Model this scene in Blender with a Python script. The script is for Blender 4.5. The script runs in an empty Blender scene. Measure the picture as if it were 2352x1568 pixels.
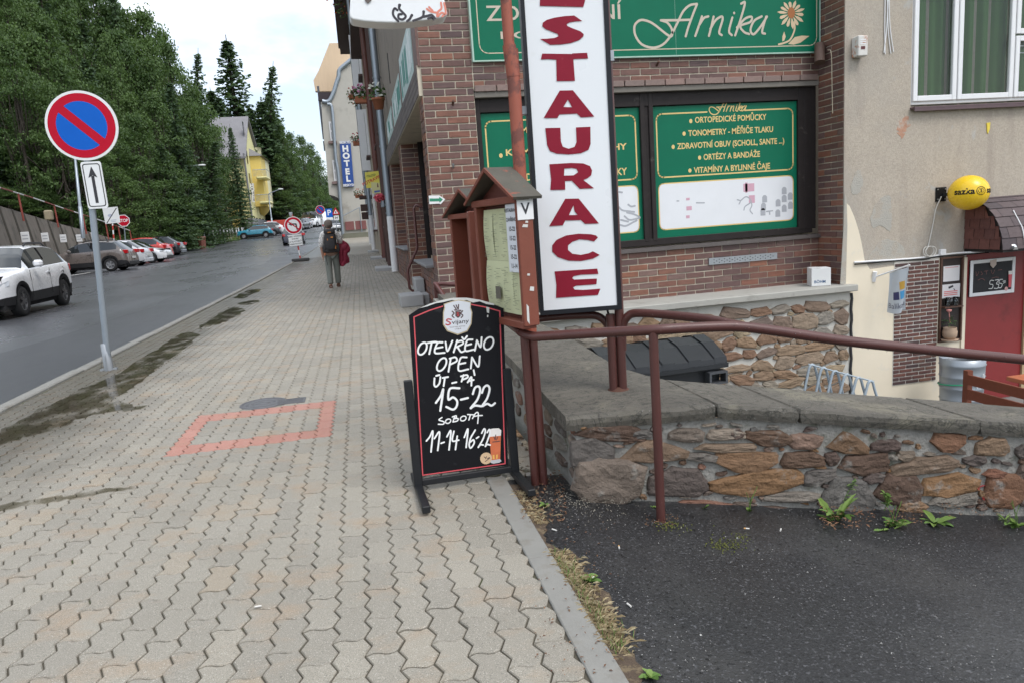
import bpy, bmesh, math, random
from math import sin, cos, pi, radians, sqrt
from mathutils import Vector, Matrix
random.seed(7)
SC = bpy.context.scene
COL = SC.collection

# ------------------------------------------------------------------ camera
F = 1633.0; CX, CY = 1176.0, 784.0; HCAM = 1.35      # focal length and centre for a 2352 px wide frame
_r = radians(4.1); _vx, _vy = 822.0, 533.0
_hy = _vy - math.tan(_r) * (CX - _vx)
_p = math.atan((CY - _hy) * cos(_r) / F)
_dn = Vector((sin(_r) * cos(_p), cos(_r) * cos(_p), sin(_p)))
_yd = Vector((_vx - CX, _vy - CY, F)); _yd -= _dn * _yd.dot(_dn); _yd.normalize()
_xd = _yd.cross(-_dn)
RT = Matrix((_xd, _yd, -_dn))                        # camera (right, down, forward) -> world
CAM = Vector((0, 0, HCAM))
cd = bpy.data.cameras.new('camera'); cam = bpy.data.objects.new('camera', cd); COL.objects.link(cam)
cd.sensor_fit = 'HORIZONTAL'; cd.sensor_width = 36.0; cd.lens = 36.0 * F / 2352.0
cd.clip_start = 0.05; cd.clip_end = 8000.0
_c = [RT.col[0], -RT.col[1], -RT.col[2]]
cam.matrix_world = Matrix(((_c[0][0], _c[1][0], _c[2][0], 0), (_c[0][1], _c[1][1], _c[2][1], 0),
                           (_c[0][2], _c[1][2], _c[2][2], HCAM), (0, 0, 0, 1)))
SC.camera = cam

# ------------------------------------------------------------------ sky, sun, exposure
SUN_EL, SUN_AZ = radians(56), radians(150)
wd = bpy.data.worlds.new('World'); SC.world = wd; wd.use_nodes = True
nt = wd.node_tree; nt.nodes.clear()
def wn(t, **k):
    n = nt.nodes.new(t)
    for a, b in k.items(): setattr(n, a, b)
    return n
wo = wn('ShaderNodeOutputWorld'); wb = wn('ShaderNodeBackground'); sk = wn('ShaderNodeTexSky')
sk.sky_type = 'NISHITA'; sk.sun_disc = False; sk.sun_elevation = SUN_EL; sk.sun_rotation = SUN_AZ
sk.air_density = 1.0; sk.dust_density = 2.0; sk.ozone_density = 1.0
tc = wn('ShaderNodeTexCoord'); mp = wn('ShaderNodeMapping'); mp.inputs['Scale'].default_value = (1.0, 1.0, 2.2); mp.inputs['Location'].default_value = (1.5, 1.5, 2.0)
nz = wn('ShaderNodeTexNoise'); nz.inputs['Scale'].default_value = 2.1; nz.inputs['Detail'].default_value = 7; nz.inputs['Roughness'].default_value = 0.55
cr = wn('ShaderNodeValToRGB'); cr.color_ramp.elements[0].position = 0.42; cr.color_ramp.elements[0].color = (0.30, 0.30, 0.30, 1)
cr.color_ramp.elements[1].position = 0.62; cr.color_ramp.elements[1].color = (1, 1, 1, 1)
mxw = wn('ShaderNodeMix', data_type='RGBA'); mxw.inputs['B'].default_value = (9.2, 9.7, 10.4, 1)
nt.links.new(tc.outputs['Generated'], mp.inputs['Vector']); nt.links.new(mp.outputs['Vector'], nz.inputs['Vector'])
nt.links.new(nz.outputs['Fac'], cr.inputs['Fac']); nt.links.new(cr.outputs['Color'], mxw.inputs['Factor'])
nt.links.new(sk.outputs['Color'], mxw.inputs['A']); nt.links.new(mxw.outputs['Result'], wb.inputs['Color'])
wb.inputs['Strength'].default_value = 0.12
nt.links.new(wb.outputs['Background'], wo.inputs['Surface'])
sl = bpy.data.lights.new('sun', 'SUN'); sl.energy = 1.3; sl.angle = radians(24); sl.color = (1.0, 0.965, 0.92)
so = bpy.data.objects.new('sun', sl); COL.objects.link(so)
_sd = Vector((sin(SUN_AZ) * cos(SUN_EL), cos(SUN_AZ) * cos(SUN_EL), sin(SUN_EL)))
so.rotation_euler = _sd.to_track_quat('Z', 'Y').to_euler(); so.location = (0, 0, 60)
vs = SC.view_settings; vs.view_transform = 'Standard'; vs.look = 'None'; vs.gamma = 1.0; vs.use_curve_mapping = False
vs.exposure = 0.62
SC.cycles.use_adaptive_sampling = True; SC.cycles.adaptive_threshold = 0.02
SC.cycles.max_bounces = 6; SC.cycles.diffuse_bounces = 3; SC.cycles.glossy_bounces = 3
SC.cycles.transmission_bounces = 4; SC.cycles.transparent_max_bounces = 12
SC.cycles.caustics_reflective = False; SC.cycles.caustics_refractive = False

# ------------------------------------------------------------------ placing helpers
def ray(u, v): return RT @ Vector((u - CX, v - CY, F))
def P(u, v, ax, val):                                 # where the line of sight meets the plane axis = val
    d = ray(u, v); t = (val - CAM[ax]) / d[ax]; return CAM + d * t
def G(u, v, z=0.0): return P(u, v, 2, z)
def AT(u, v, dist):                                   # at a depth measured along the street
    return P(u, v, 1, dist)
def project(p):
    c = RT.transposed() @ (Vector(p) - CAM); return (CX + F * c.x / c.z, CY + F * c.y / c.z, c.z)
def zr(y): return 0.00018 * max(0.0, y - 15.0) ** 2 if y < 115 else 1.8 + (y - 115) * 0.036
class Plane:                                          # a real plane in the place with its own axes
    def __init__(s, o, ex, ez=(0, 0, 1)):
        s.o = Vector(o); s.ex = Vector(ex).normalized(); ez = Vector(ez)
        s.ez = (ez - s.ex * ez.dot(s.ex)).normalized(); s.n = s.ex.cross(s.ez)   # n points to the viewer
        s.m = Matrix(((s.ex.x, s.ez.x, s.n.x, s.o.x), (s.ex.y, s.ez.y, s.n.y, s.o.y), (s.ex.z, s.ez.z, s.n.z, s.o.z), (0, 0, 0, 1)))
    def L(s, u, v):
        d = ray(u, v); t = (s.o - CAM).dot(s.n) / d.dot(s.n); q = CAM + d * t - s.o
        return (q.dot(s.ex), q.dot(s.ez))
    def Ls(s, pts): return [s.L(*q) for q in pts]
def crop(x0, y0, sc): return lambda x, y: ((x0 + x * sc) / 1.36735, (y0 + y * sc) / 1.36735)
K = 1 / 1.36735

# ------------------------------------------------------------------ mesh builder
class MB:
    def __init__(s): s.v = []; s.f = []; s.mi = []; s.sm = []
    def add(s, vs, fs, mi=0, smooth=False):
        b = len(s.v); s.v += [tuple(q) for q in vs]
        for q in fs: s.f.append([b + i for i in q]); s.mi.append(mi); s.sm.append(smooth)
        return s
    def box(s, lo, hi, mi=0, rot=None, loc=None):
        (a, b, c), (d, e, f) = lo, hi
        vs = [(a, b, c), (d, b, c), (d, e, c), (a, e, c), (a, b, f), (d, b, f), (d, e, f), (a, e, f)]
        if rot is not None or loc is not None:
            m = (rot or Matrix.Identity(3)); l = Vector(loc or (0, 0, 0)); vs = [m @ Vector(q) + l for q in vs]
        return s.add(vs, [(0, 3, 2, 1), (4, 5, 6, 7), (0, 1, 5, 4), (1, 2, 6, 5), (2, 3, 7, 6), (3, 0, 4, 7)], mi)
    def cbox(s, lo, hi, c=0.004, mi=0):               # box with chamfered edges
        m = MB(); bmx = bmesh.new(); bmesh.ops.create_cube(bmx, size=1)
        for q in bmx.verts: q.co = Vector([lo[i] + (q.co[i] + .5) * (hi[i] - lo[i]) for i in range(3)])
        bmesh.ops.bevel(bmx, geom=bmx.edges[:], offset=c, segments=1, affect='EDGES')
        bmx.verts.index_update(); s.add([q.co[:] for q in bmx.verts], [[q.index for q in f.verts] for f in bmx.faces], mi); bmx.free(); return s
    def bar(s, a, b, w, h, mi=0, up=(0, 0, 1)):       # rectangular bar from a to b
        a = Vector(a); b = Vector(b); d = (b - a).normalized(); up = Vector(up)
        if abs(d.dot(up)) > .98: up = Vector((0, 1, 0))
        x = d.cross(up).normalized(); z = x.cross(d)
        vs = [p + x * i * w / 2 + z * j * h / 2 for p in (a, b) for i, j in ((-1, -1), (1, -1), (1, 1), (-1, 1))]
        return s.add(vs, [(0, 1, 2, 3), (7, 6, 5, 4), (0, 4, 5, 1), (1, 5, 6, 2), (2, 6, 7, 3), (3, 7, 4, 0)], mi)
    def tube(s, pts, r, n=10, mi=0, cap=True, closed=False):
        pts = [Vector(q) for q in pts]; N = len(pts); rs = r if isinstance(r, (list, tuple)) else [r] * N
        prev = None; rings = []
        for i, q in enumerate(pts):
            a = pts[(i - 1) % N] if closed or i else q; b = pts[(i + 1) % N] if closed or i < N - 1 else q
            t = (b - a).normalized()
            if prev is None:
                x = t.cross(Vector((0, 0, 1)) if abs(t.z) < .9 else Vector((1, 0, 0))).normalized()
            else: x = (prev - t * prev.dot(t)).normalized()
            prev = x; y = t.cross(x); rings.append([q + (x * cos(2 * pi * k / n) + y * sin(2 * pi * k / n)) * rs[i] for k in range(n)])
        vs = [q for rg in rings for q in rg]; fs = []
        for i in range(N if closed else N - 1):
            j = (i + 1) % N
            for k in range(n): fs.append((i * n + k, i * n + (k + 1) % n, j * n + (k + 1) % n, j * n + k))
        s.add(vs, fs, mi, True)
        if cap and not closed: s.add(rings[0], [list(range(n))[::-1]], mi); s.add(rings[-1], [list(range(n))], mi)
        return s
    def cyl(s, a, b, r, n=16, mi=0, r2=None): return s.tube([a, b], [r, r if r2 is None else r2], n, mi)
    def lathe(s, prof, n=24, mi=0, o=(0, 0, 0), smooth=True):
        ox, oy, oz = o; vs = []; fs = []
        for (r, z) in prof:
            for k in range(n): vs.append((ox + r * cos(2 * pi * k / n), oy + r * sin(2 * pi * k / n), oz + z))
        for i in range(len(prof) - 1):
            for k in range(n): fs.append((i * n + k, i * n + (k + 1) % n, (i + 1) * n + (k + 1) % n, (i + 1) * n + k))
        return s.add(vs, fs, mi, smooth)
    def prism(s, poly, z0, z1, mi=0, bottom=True):    # polygon in x,y raised from z0 to z1
        n = len(poly); a = sum(poly[i][0] * poly[(i + 1) % n][1] - poly[(i + 1) % n][0] * poly[i][1] for i in range(n))
        if a < 0: poly = poly[::-1]
        vs = [(x, y, z0) for x, y in poly] + [(x, y, z1) for x, y in poly]
        fs = [[n + i for i in range(n)]] + [(i, (i + 1) % n, n + (i + 1) % n, n + i) for i in range(n)]
        if bottom: fs.append(list(range(n))[::-1])
        return s.add(vs, fs, mi)
    def stroke(s, pts, w, z=0.0012, mi=0, w2=None):   # flat painted stroke in x,y with round ends
        pts = [Vector(q) for q in pts]; N = len(pts)
        for i in range(N - 1):
            a, b = pts[i], pts[i + 1]; d = b - a
            if d.length < 1e-7: continue
            d.normalize(); t = Vector((-d.y, d.x)); wa = w if w2 is None else w + (w2 - w) * i / (N - 1); wb_ = w if w2 is None else w + (w2 - w) * (i + 1) / (N - 1)
            ca = [(a + (t * cos(q) - d * sin(q)) * wa / 2) for q in [pi * k / 6 for k in range(7)]]
            cb = [(b + (-t * cos(q) + d * sin(q)) * wb_ / 2) for q in [pi * k / 6 for k in range(7)]]
            s.add([(q.x, q.y, z + 0.00002 * (i % 5)) for q in ca + cb], [list(range(14))], mi)
        return s
    def disc(s, c, r, z=0.001, n=32, mi=0, rx=None):
        s.add([(c[0] + (rx or r) * cos(2 * pi * k / n), c[1] + r * sin(2 * pi * k / n), z) for k in range(n)], [list(range(n))], mi); return s
    def ring(s, c, r0, r1, z=0.001, n=40, mi=0):
        vs = [(c[0] + r * cos(2 * pi * k / n), c[1] + r * sin(2 * pi * k / n), z) for r in (r0, r1) for k in range(n)]
        return s.add(vs, [(k, (k + 1) % n, n + (k + 1) % n, n + k)[::-1] for k in range(n)], mi)
    def xf(s, m): s.v = [tuple(m @ Vector(q)) for q in s.v]; return s
    def mesh(s, mats, name='mesh'):
        me = bpy.data.meshes.new(name); me.from_pydata(s.v, [], s.f)
        for m in (mats if isinstance(mats, (list, tuple)) else [mats]): me.materials.append(m)
        me.polygons.foreach_set('material_index', s.mi); me.polygons.foreach_set('use_smooth', s.sm); me.update(); return me
def spl(pts, n=6, closed=False):                      # Catmull-Rom through the points
    pts = [Vector(q) for q in pts]; N = len(pts); out = []
    for i in range(N if closed else N - 1):
        p0 = pts[(i - 1) % N] if (closed or i) else pts[0] * 2 - pts[1]; p1 = pts[i]; p2 = pts[(i + 1) % N]
        p3 = pts[(i + 2) % N] if (closed or i < N - 2) else pts[-1] * 2 - pts[-2]
        for k in range(n):
            t = k / n; out.append(.5 * ((2 * p1) + (p2 - p0) * t + (2 * p0 - 5 * p1 + 4 * p2 - p3) * t * t + (3 * p1 - p0 - 3 * p2 + p3) * t ** 3))
    if not closed: out.append(pts[-1])
    return out
def obj(name, mb, mat, parent=None, m=None, loc=None, bevel=0, label=None, kind=None):
    me = mb.mesh(mat, name) if isinstance(mb, MB) else mb
    o = bpy.data.objects.new(name, me); COL.objects.link(o)
    if m is not None: o.matrix_world = m
    if loc is not None: o.location = loc
    if parent is not None:
        o.parent = parent
    if bevel: b = o.modifiers.new('b', 'BEVEL'); b.width = bevel; b.segments = 2; b.limit_method = 'ANGLE'
    if label: o['label'] = label
    if kind: o['kind'] = kind
    return o
def tag(o, label, cat, group=None, kind=None):
    o['label'] = label; o['category'] = cat
    if group: o['group'] = group
    if kind: o['kind'] = kind
    return o
def thing(name, label, cat, loc=(0, 0, 0), rz=0.0, group=None, m=None):
    o = bpy.data.objects.new(name, None); COL.objects.link(o); o.empty_display_size = .1
    if m is not None: o.matrix_world = m
    else: o.location = loc; o.rotation_euler = (0, 0, rz)
    return tag(o, label, cat, group)
def struct(name, mb, mat, **k): return obj(name, mb, mat, kind='structure', **k)
def dup(src, parent=None, **k):
    c = src.copy(); COL.objects.link(c); c.parent = parent
    for ch in list(src.children): dup(ch, c)
    return c
def text_mb(s, size, bold=0.0, mi=0, z=0.001, ax='CENTER', xs=1.0, shear=0.0):
    cu = bpy.data.curves.new('t', 'FONT'); cu.body = s; cu.size = size; cu.align_x = ax; cu.align_y = 'CENTER'; cu.offset = bold; cu.shear = shear
    cu.resolution_u = 3
    o = bpy.data.objects.new('t', cu); me = o.to_mesh(); mb = MB()
    mb.add([(q.co.x * xs, q.co.y, z) for q in me.vertices], [list(p.vertices) for p in me.polygons], mi)
    o.to_mesh_clear(); bpy.data.objects.remove(o); bpy.data.curves.remove(cu); return mb
def shift(mb, x, y, rot=0.0):
    c, s_ = cos(rot), sin(rot); mb.v = [(a * c - b * s_ + x, a * s_ + b * c + y, z) for a, b, z in mb.v]; return mb
def join(*mbs):
    r = MB()
    for q in mbs:
        b = len(r.v); r.v += q.v; r.f += [[b + i for i in f] for f in q.f]; r.mi += q.mi; r.sm += q.sm
    return r

# ------------------------------------------------------------------ materials
def newmat(name):
    m = bpy.data.materials.new(name); m.use_nodes = True; t = m.node_tree; b = t.nodes['Principled BSDF']; return m, t, b
def nd(t, ty, **k):
    n = t.nodes.new(ty)
    for a, b in k.items():
        if a in n.inputs.keys() if hasattr(n.inputs, 'keys') else False: n.inputs[a].default_value = b
        else: setattr(n, a, b)
    return n
def rgba(c): return (c[0], c[1], c[2], 1.0)
def ramp(t, fac, stops):
    r = t.nodes.new('ShaderNodeValToRGB'); e = r.color_ramp.elements
    while len(e) < len(stops): e.new(0.5)
    for q, (p, c) in zip(e, stops): q.position = p; q.color = rgba(c) if not isinstance(c, (int, float)) else (c, c, c, 1)
    t.links.new(fac, r.inputs['Fac']); return r.outputs['Color']
def mixc(t, fac, a, b, mode='MIX'):
    n = t.nodes.new('ShaderNodeMix'); n.data_type = 'RGBA'; n.blend_type = mode
    for s_, q in (('Factor', fac), ('A', a), ('B', b)):
        if isinstance(q, bpy.types.NodeSocket): t.links.new(q, n.inputs[s_])
        elif s_ == 'Factor': n.inputs[s_].default_value = q
        else: n.inputs[s_].default_value = rgba(q)
    return n.outputs['Result']
def noise(t, scale, detail=4, rough=.55, coord='Object', vec=None, stretch=None, dist=0.0):
    c = t.nodes.new('ShaderNodeTexCoord').outputs[coord] if coord != 'World' else t.nodes.new('ShaderNodeNewGeometry').outputs['Position']
    if vec is not None: c = vec
    if stretch:
        mpn = t.nodes.new('ShaderNodeMapping'); mpn.inputs['Scale'].default_value = stretch; t.links.new(c, mpn.inputs['Vector']); c = mpn.outputs['Vector']
    n = t.nodes.new('ShaderNodeTexNoise'); n.inputs['Scale'].default_value = scale; n.inputs['Detail'].default_value = detail
    n.inputs['Roughness'].default_value = rough; n.inputs['Distortion'].default_value = dist; t.links.new(c, n.inputs['Vector']); return n.outputs['Fac']
def bump(t, b, h, strength=.3, dist=.01, chain=None):
    n = t.nodes.new('ShaderNodeBump'); n.inputs['Strength'].default_value = strength; n.inputs['Distance'].default_value = dist
    t.links.new(h, n.inputs['Height'])
    if chain is not None: t.links.new(chain, n.inputs['Normal'])
    t.links.new(n.outputs['Normal'], b.inputs['Normal']); return n.outputs['Normal']
MATS = {}
def M(name, col, rough=.6, var=.12, ns=6.0, bs=40.0, bst=.15, bd=.004, metal=0.0, coat=0.0, coord='Object', spec=.5, dirt=None, stretch=None):
    """plain painted or bare surface: uneven tone, optional dirt patches, fine relief"""
    if name in MATS: return MATS[name]
    m, t, b = newmat(name); c = mixc(t, noise(t, ns, 5, .6, coord, stretch=stretch), [q * (1 - var) for q in col], [min(1, q * (1 + var)) for q in col])
    if dirt:
        dc, ds, lo, hi = dirt; c = mixc(t, ramp(t, noise(t, ds, 6, .65, coord), [(lo, 0), (hi, 1)]), c, dc)
    t.links.new(c, b.inputs['Base Color']); b.inputs['Metallic'].default_value = metal; b.inputs['Specular IOR Level'].default_value = spec
    rr = t.nodes.new('ShaderNodeMapRange'); rr.inputs['To Min'].default_value = max(.02, rough - .08); rr.inputs['To Max'].default_value = min(1, rough + .08)
    t.links.new(noise(t, ns * 3, 3, .6, coord), rr.inputs['Value']); t.links.new(rr.outputs['Result'], b.inputs['Roughness'])
    if coat: b.inputs['Coat Weight'].default_value = coat; b.inputs['Coat Roughness'].default_value = .06
    if bst: bump(t, b, noise(t, bs, 4, .6, coord), bst, bd)
    MATS[name] = m; return m
def M_pieces(name, stops, rough=.75, island=False, spec=.4, bs=60, bst=.35, bd=.004, streak=None, dirt=None):
    """colour differs from piece to piece: random per object, or per island in a joined mesh"""
    m, t, b = newmat(name)
    f = t.nodes.new('ShaderNodeNewGeometry').outputs['Random Per Island'] if island else t.nodes.new('ShaderNodeObjectInfo').outputs['Random']
    c = ramp(t, f, stops)
    c = mixc(t, mixc(t, .85, (1, 1, 1), ramp(t, noise(t, 9, 5, .65, 'World'), [(.3, .62), (.7, 1.25)])), c, c) if False else mixc(t, .7, c, ramp(t, noise(t, 14, 5, .65, 'World'), [(.3, .68), (.72, 1.0)]), 'MULTIPLY')
    if streak: c = mixc(t, streak, c, ramp(t, noise(t, 30, 3, .6, 'World', stretch=(.12, .12, 1.6)), [(.35, .45), (.65, 1.0)]), 'MULTIPLY')
    if dirt: c = mixc(t, ramp(t, noise(t, dirt[1], 6, .65, 'World'), [(dirt[2], 0), (dirt[3], 1)]), c, dirt[0])
    t.links.new(c, b.inputs['Base Color']); b.inputs['Roughness'].default_value = rough; b.inputs['Specular IOR Level'].default_value = spec
    bump(t, b, noise(t, bs, 5, .65, 'World'), bst, bd); return m
def M_flat(name, col, rough=.5, emit=0):
    if name in MATS: return MATS[name]
    m, t, b = newmat(name); b.inputs['Base Color'].default_value = rgba(col); b.inputs['Roughness'].default_value = rough
    c = mixc(t, noise(t, 25, 3, .6), [q * .93 for q in col], col); t.links.new(c, b.inputs['Base Color']); MATS[name] = m; return m
def M_glass(name, tint=(.03, .04, .04), rough=.03):
    m, t, b = newmat(name); b.inputs['Base Color'].default_value = rgba(tint); b.inputs['Roughness'].default_value = rough
    b.inputs['Specular IOR Level'].default_value = .8; return m
def M_clear(name, tint=(.8, .9, .85)):
    m, t, b = newmat(name); t.nodes.remove(b); tr = t.nodes.new('ShaderNodeBsdfTransparent'); tr.inputs['Color'].default_value = rgba(tint)
    gl = t.nodes.new('ShaderNodeBsdfGlossy'); gl.inputs['Roughness'].default_value = .02; fr = t.nodes.new('ShaderNodeFresnel'); fr.inputs['IOR'].default_value = 1.5
    mx = t.nodes.new('ShaderNodeMixShader'); t.links.new(fr.outputs['Fac'], mx.inputs['Fac']); t.links.new(tr.outputs[0], mx.inputs[1]); t.links.new(gl.outputs[0], mx.inputs[2])
    t.links.new(mx.outputs[0], t.nodes['Material Output'].inputs['Surface']); return m

# ================================================================== GROUND
def zp(x, y=3.0): return -0.012 - 0.14 * max(0.0, x - 0.82)      # the asphalt path falls away to the right
def M_paver(name, island, stops):
    m, t, b = newmat(name)
    f = t.nodes.new('ShaderNodeNewGeometry').outputs['Random Per Island'] if island else t.nodes.new('ShaderNodeObjectInfo').outputs['Random']
    c = ramp(t, f, stops)
    big = noise(t, 1.1, 4, .6, 'World'); c = mixc(t, .8, c, ramp(t, big, [(.3, (.84, .83, .8)), (.7, (1.0, 1.0, 1.0))]), 'MULTIPLY')
    st = ramp(t, noise(t, 3.0, 5, .6, 'World', stretch=(1, 1.6, 1)), [(.52, 0), (.70, 1)])            # rusty stains
    c = mixc(t, mixc(t, st, (0, 0, 0), (.42, .42, .42)), c, (.40, .255, .14))
    c = mixc(t, ramp(t, noise(t, 340, 2, .6, 'World'), [(.40, .0), (.44, .8)]), mixc(t, .6, c, (.06, .06, .05)), c)      # grit
    c = mixc(t, ramp(t, noise(t, 230, 2, .6, 'World', dist=.3), [(.60, 0), (.68, .6)]), c, (.60, .57, .50))
    c = mixc(t, ramp(t, noise(t, 38, 3, .6, 'World'), [(.70, 0), (.735, .8)]), c, (.07, .065, .055))
    # damp band beside the kerb, with an uneven edge
    sep = t.nodes.new('ShaderNodeSeparateXYZ'); t.links.new(t.nodes.new('ShaderNodeNewGeometry').outputs['Position'], sep.inputs[0])
    ad = t.nodes.new('ShaderNodeMath'); ad.operation = 'MULTIPLY_ADD'; ad.inputs[1].default_value = 1.9; t.links.new(noise(t, .9, 5, .6, 'World'), ad.inputs[0]); t.links.new(sep.outputs['X'], ad.inputs[2])
    wet = ramp(t, ad.outputs[0], [(0, 1), (1, 0)])
    mr = t.nodes.new('ShaderNodeMapRange'); mr.inputs['From Min'].default_value = -.85; mr.inputs['From Max'].default_value = -1.65; t.links.new(ad.outputs[0], mr.inputs['Value'])
    c = mixc(t, mr.outputs['Result'], c, mixc(t, .62, c, (.02, .012, .0)))
    t.links.new(c, b.inputs['Base Color'])
    r2 = t.nodes.new('ShaderNodeMapRange'); r2.inputs['To Min'].default_value = .68; r2.inputs['To Max'].default_value = .30; t.links.new(mr.outputs['Result'], r2.inputs['Value'])
    t.links.new(r2.outputs['Result'], b.inputs['Roughness'])
    bump(t, b, noise(t, 240, 4, .7, 'World'), .5, .003); return m
GREY = [(0, (.302, .277, .232)), (.35, (.325, .299, .25)), (.7, (.343, .315, .263)), (.93, (.36, .330, .273)), (1, (.372, .312, .236))]
RED = [(0, (.46, .20, .15)), (1, (.54, .255, .20))]
m_pav = M_paver('concrete_paver', False, GREY); m_pav_i = M_paver('concrete_paver_field', True, GREY)
m_pavr = M_paver('red_paver', False, RED); m_pavr_i = M_paver('red_paver_field', True, RED)
m_joint = M('joint_sand', (.085, .075, .055), .95, .35, 9, 120, .5, .004, coord='World', dirt=((.06, .085, .02), 2.2, .58, .7))
m_kerb = M('kerb_concrete', (.225, .22, .20), .8, .18, 5, 160, .45, .003, coord='World', dirt=((.16, .14, .11), 4.0, .55, .75))

BL, BW = 0.214, 0.107
def paver_poly(x0, y0, ln, g=0.0031, inset=0.0):
    q = g + inset; n = max(2, int(round(ln / (BL / 4)))); st = ln / n
    tri = lambda y: 0.0115 * (1 - 2 * abs((((y - 4.85) / (BL / 2) + 20) % 1.0) - .5) * 2)
    sw = lambda u: 0.009 * sin(2 * pi * u)
    L_ = []; R_ = []
    for k in range(n + 1):
        y = y0 + k * st; L_.append((x0 + tri(y) + q, y)); R_.append((x0 + BW + tri(y) - q, y))
    bot = [(L_[0][0] + (R_[0][0] - L_[0][0]) * u, y0 + sw(u) + q) for u in (.2, .4, .6, .8)]
    top = [(L_[-1][0] + (R_[-1][0] - L_[-1][0]) * u, y0 + ln + sw(u) - q) for u in (.8, .6, .4, .2)]
    L_[0] = (L_[0][0], y0 + q); R_[0] = (R_[0][0], y0 + q); L_[-1] = (L_[-1][0], y0 + ln - q); R_[-1] = (R_[-1][0], y0 + ln - q)
    return [L_[0]] + bot + R_ + top + L_[:0:-1]
def paver_mb(x0, y0, ln, ch=True, z=0.0, tilt=(0, 0)):
    mb = MB(); o = paver_poly(x0, y0, ln); n = len(o); zz = lambda x, y: z + tilt[0] * (x - x0 - BW / 2) + tilt[1] * (y - y0 - ln / 2)
    if ch:
        i_ = paver_poly(x0, y0, ln, inset=.0035)
        mb.add([(x, y, -.02 + zz(x, y)) for x, y in o] + [(x, y, -.004 + zz(x, y)) for x, y in o] + [(x, y, zz(x, y)) for x, y in i_],
               [(k, (k + 1) % n, n + (k + 1) % n, n + k) for k in range(n)] + [(n + k, n + (k + 1) % n, 2 * n + (k + 1) % n, 2 * n + k) for k in range(n)] + [[2 * n + k for k in range(n)]])
    else:
        mb.add([(x, y, zz(x, y)) for x, y in o], [list(range(n))])
    return mb
X0 = 0.535
cells = []
for i in range(-6, 35):
    x0 = X0 - (i + 1) * BW
    ry0 = 4.85; ry1 = ry0 + 5 * BL; y = ry0 - 16 * BL - (BL / 2 if i % 2 else 0)
    ring_col = 8 <= i <= 17
    while (i < 0 and y < 3.55) or (i < -3 and y < 10.85): y += BL
    while y < 41:
        ln = BL
        if ring_col and i % 2 == 1:
            if y < ry0 - .01 < y + BL - .02: ln = ry0 - y
            elif abs(y - ry1) < .01 and cells[-1][3] != 'half': ln = BL / 2
        red = ring_col and ry0 - .01 < y + ln / 2 < ry1 and ((i in (8, 17)) or y + ln / 2 < ry0 + BL or y + ln / 2 > ry1 - BL)
        cells.append((x0, y, ln, 'half' if ln < BL - .01 else 'full', red, i)); y += ln
sw = MB(); ys = [0.0, 5, 10, 15] + [15 + k * 4 for k in range(1, 26)]
for a, b in zip(ys, ys[1:]):
    xr = lambda y: .54 if y < 3.5 else (.99 if y < 10.9 else 1.16)
    sw.add([(-3.26, a, zr(a) - .009), (xr(a + .01), a, zr(a) - .009), (xr(a + .01), b, zr(b) - .009), (-3.26, b, zr(b) - .009)], [(0, 1, 2, 3)])
sidewalk = struct('sidewalk', sw, m_joint)
sidewalk['label'] = 'pavement of interlocking grey concrete blocks along the street'
vis = []
for c in cells:
    u, v, d = project((c[0] + BW / 2, c[1] + c[2] / 2, 0))
    hid = (935 < u < 1200 and 690 < v < 1080) or (u > 1200 and v < 1080)
    vis.append((c[1] if (-25 < u < 2380 and v < 1610 and not hid) else 999, c))
vis.sort(key=lambda q: q[0]); near = set(id(q[1]) for q in vis[:300])
fld = MB(); fldr = MB(); tpl = {}
rp = random.Random(3)
for c in cells:
    x0, y0, ln, kd, red, i = c
    jz = rp.uniform(-.0022, .0016); tl = (rp.uniform(-.012, .012), rp.uniform(-.01, .01))
    if id(c) in near:
        key = (round((((y0 - 4.85) / (BL / 2) + 20.0005) % 1.0), 2), kd)
        if key not in tpl:
            pm = paver_mb(0, y0, ln); oy = y0; pm.v = [(a, b - oy, z) for a, b, z in pm.v]; tpl[key] = pm.mesh(m_pav, 'paver')
        o = obj('paver', tpl[key], None, sidewalk, loc=(x0, y0, jz)); o.rotation_euler = (tl[1], -tl[0], rp.uniform(-.006, .006))
        if red: o.material_slots[0].link = 'OBJECT'; o.material_slots[0].material = m_pavr
    else:
        mb = paver_mb(x0, y0, ln, y0 < 16, zr(y0) + jz, tl); tgt = fldr if red else fld
        b = len(tgt.v); tgt.v += mb.v; tgt.f += [[b + k for k in f] for f in mb.f]; tgt.mi += mb.mi; tgt.sm += mb.sm
obj('paver_field', fld, m_pav_i, sidewalk, kind='stuff'); obj('red_paver_field', fldr, m_pavr_i, sidewalk, kind='stuff')
far = MB()
for a, b in zip(ys, ys[1:]):
    if a >= 39: far.add([(-3.26, max(a, 41), zr(max(a, 41)) - .002), (1.16, max(a, 41), zr(max(a, 41)) - .002), (1.16, b, zr(b) - .002), (-3.26, b, zr(b) - .002)], [(0, 1, 2, 3)])
obj('plain_paving', far, m_pav_i, sidewalk)

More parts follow.
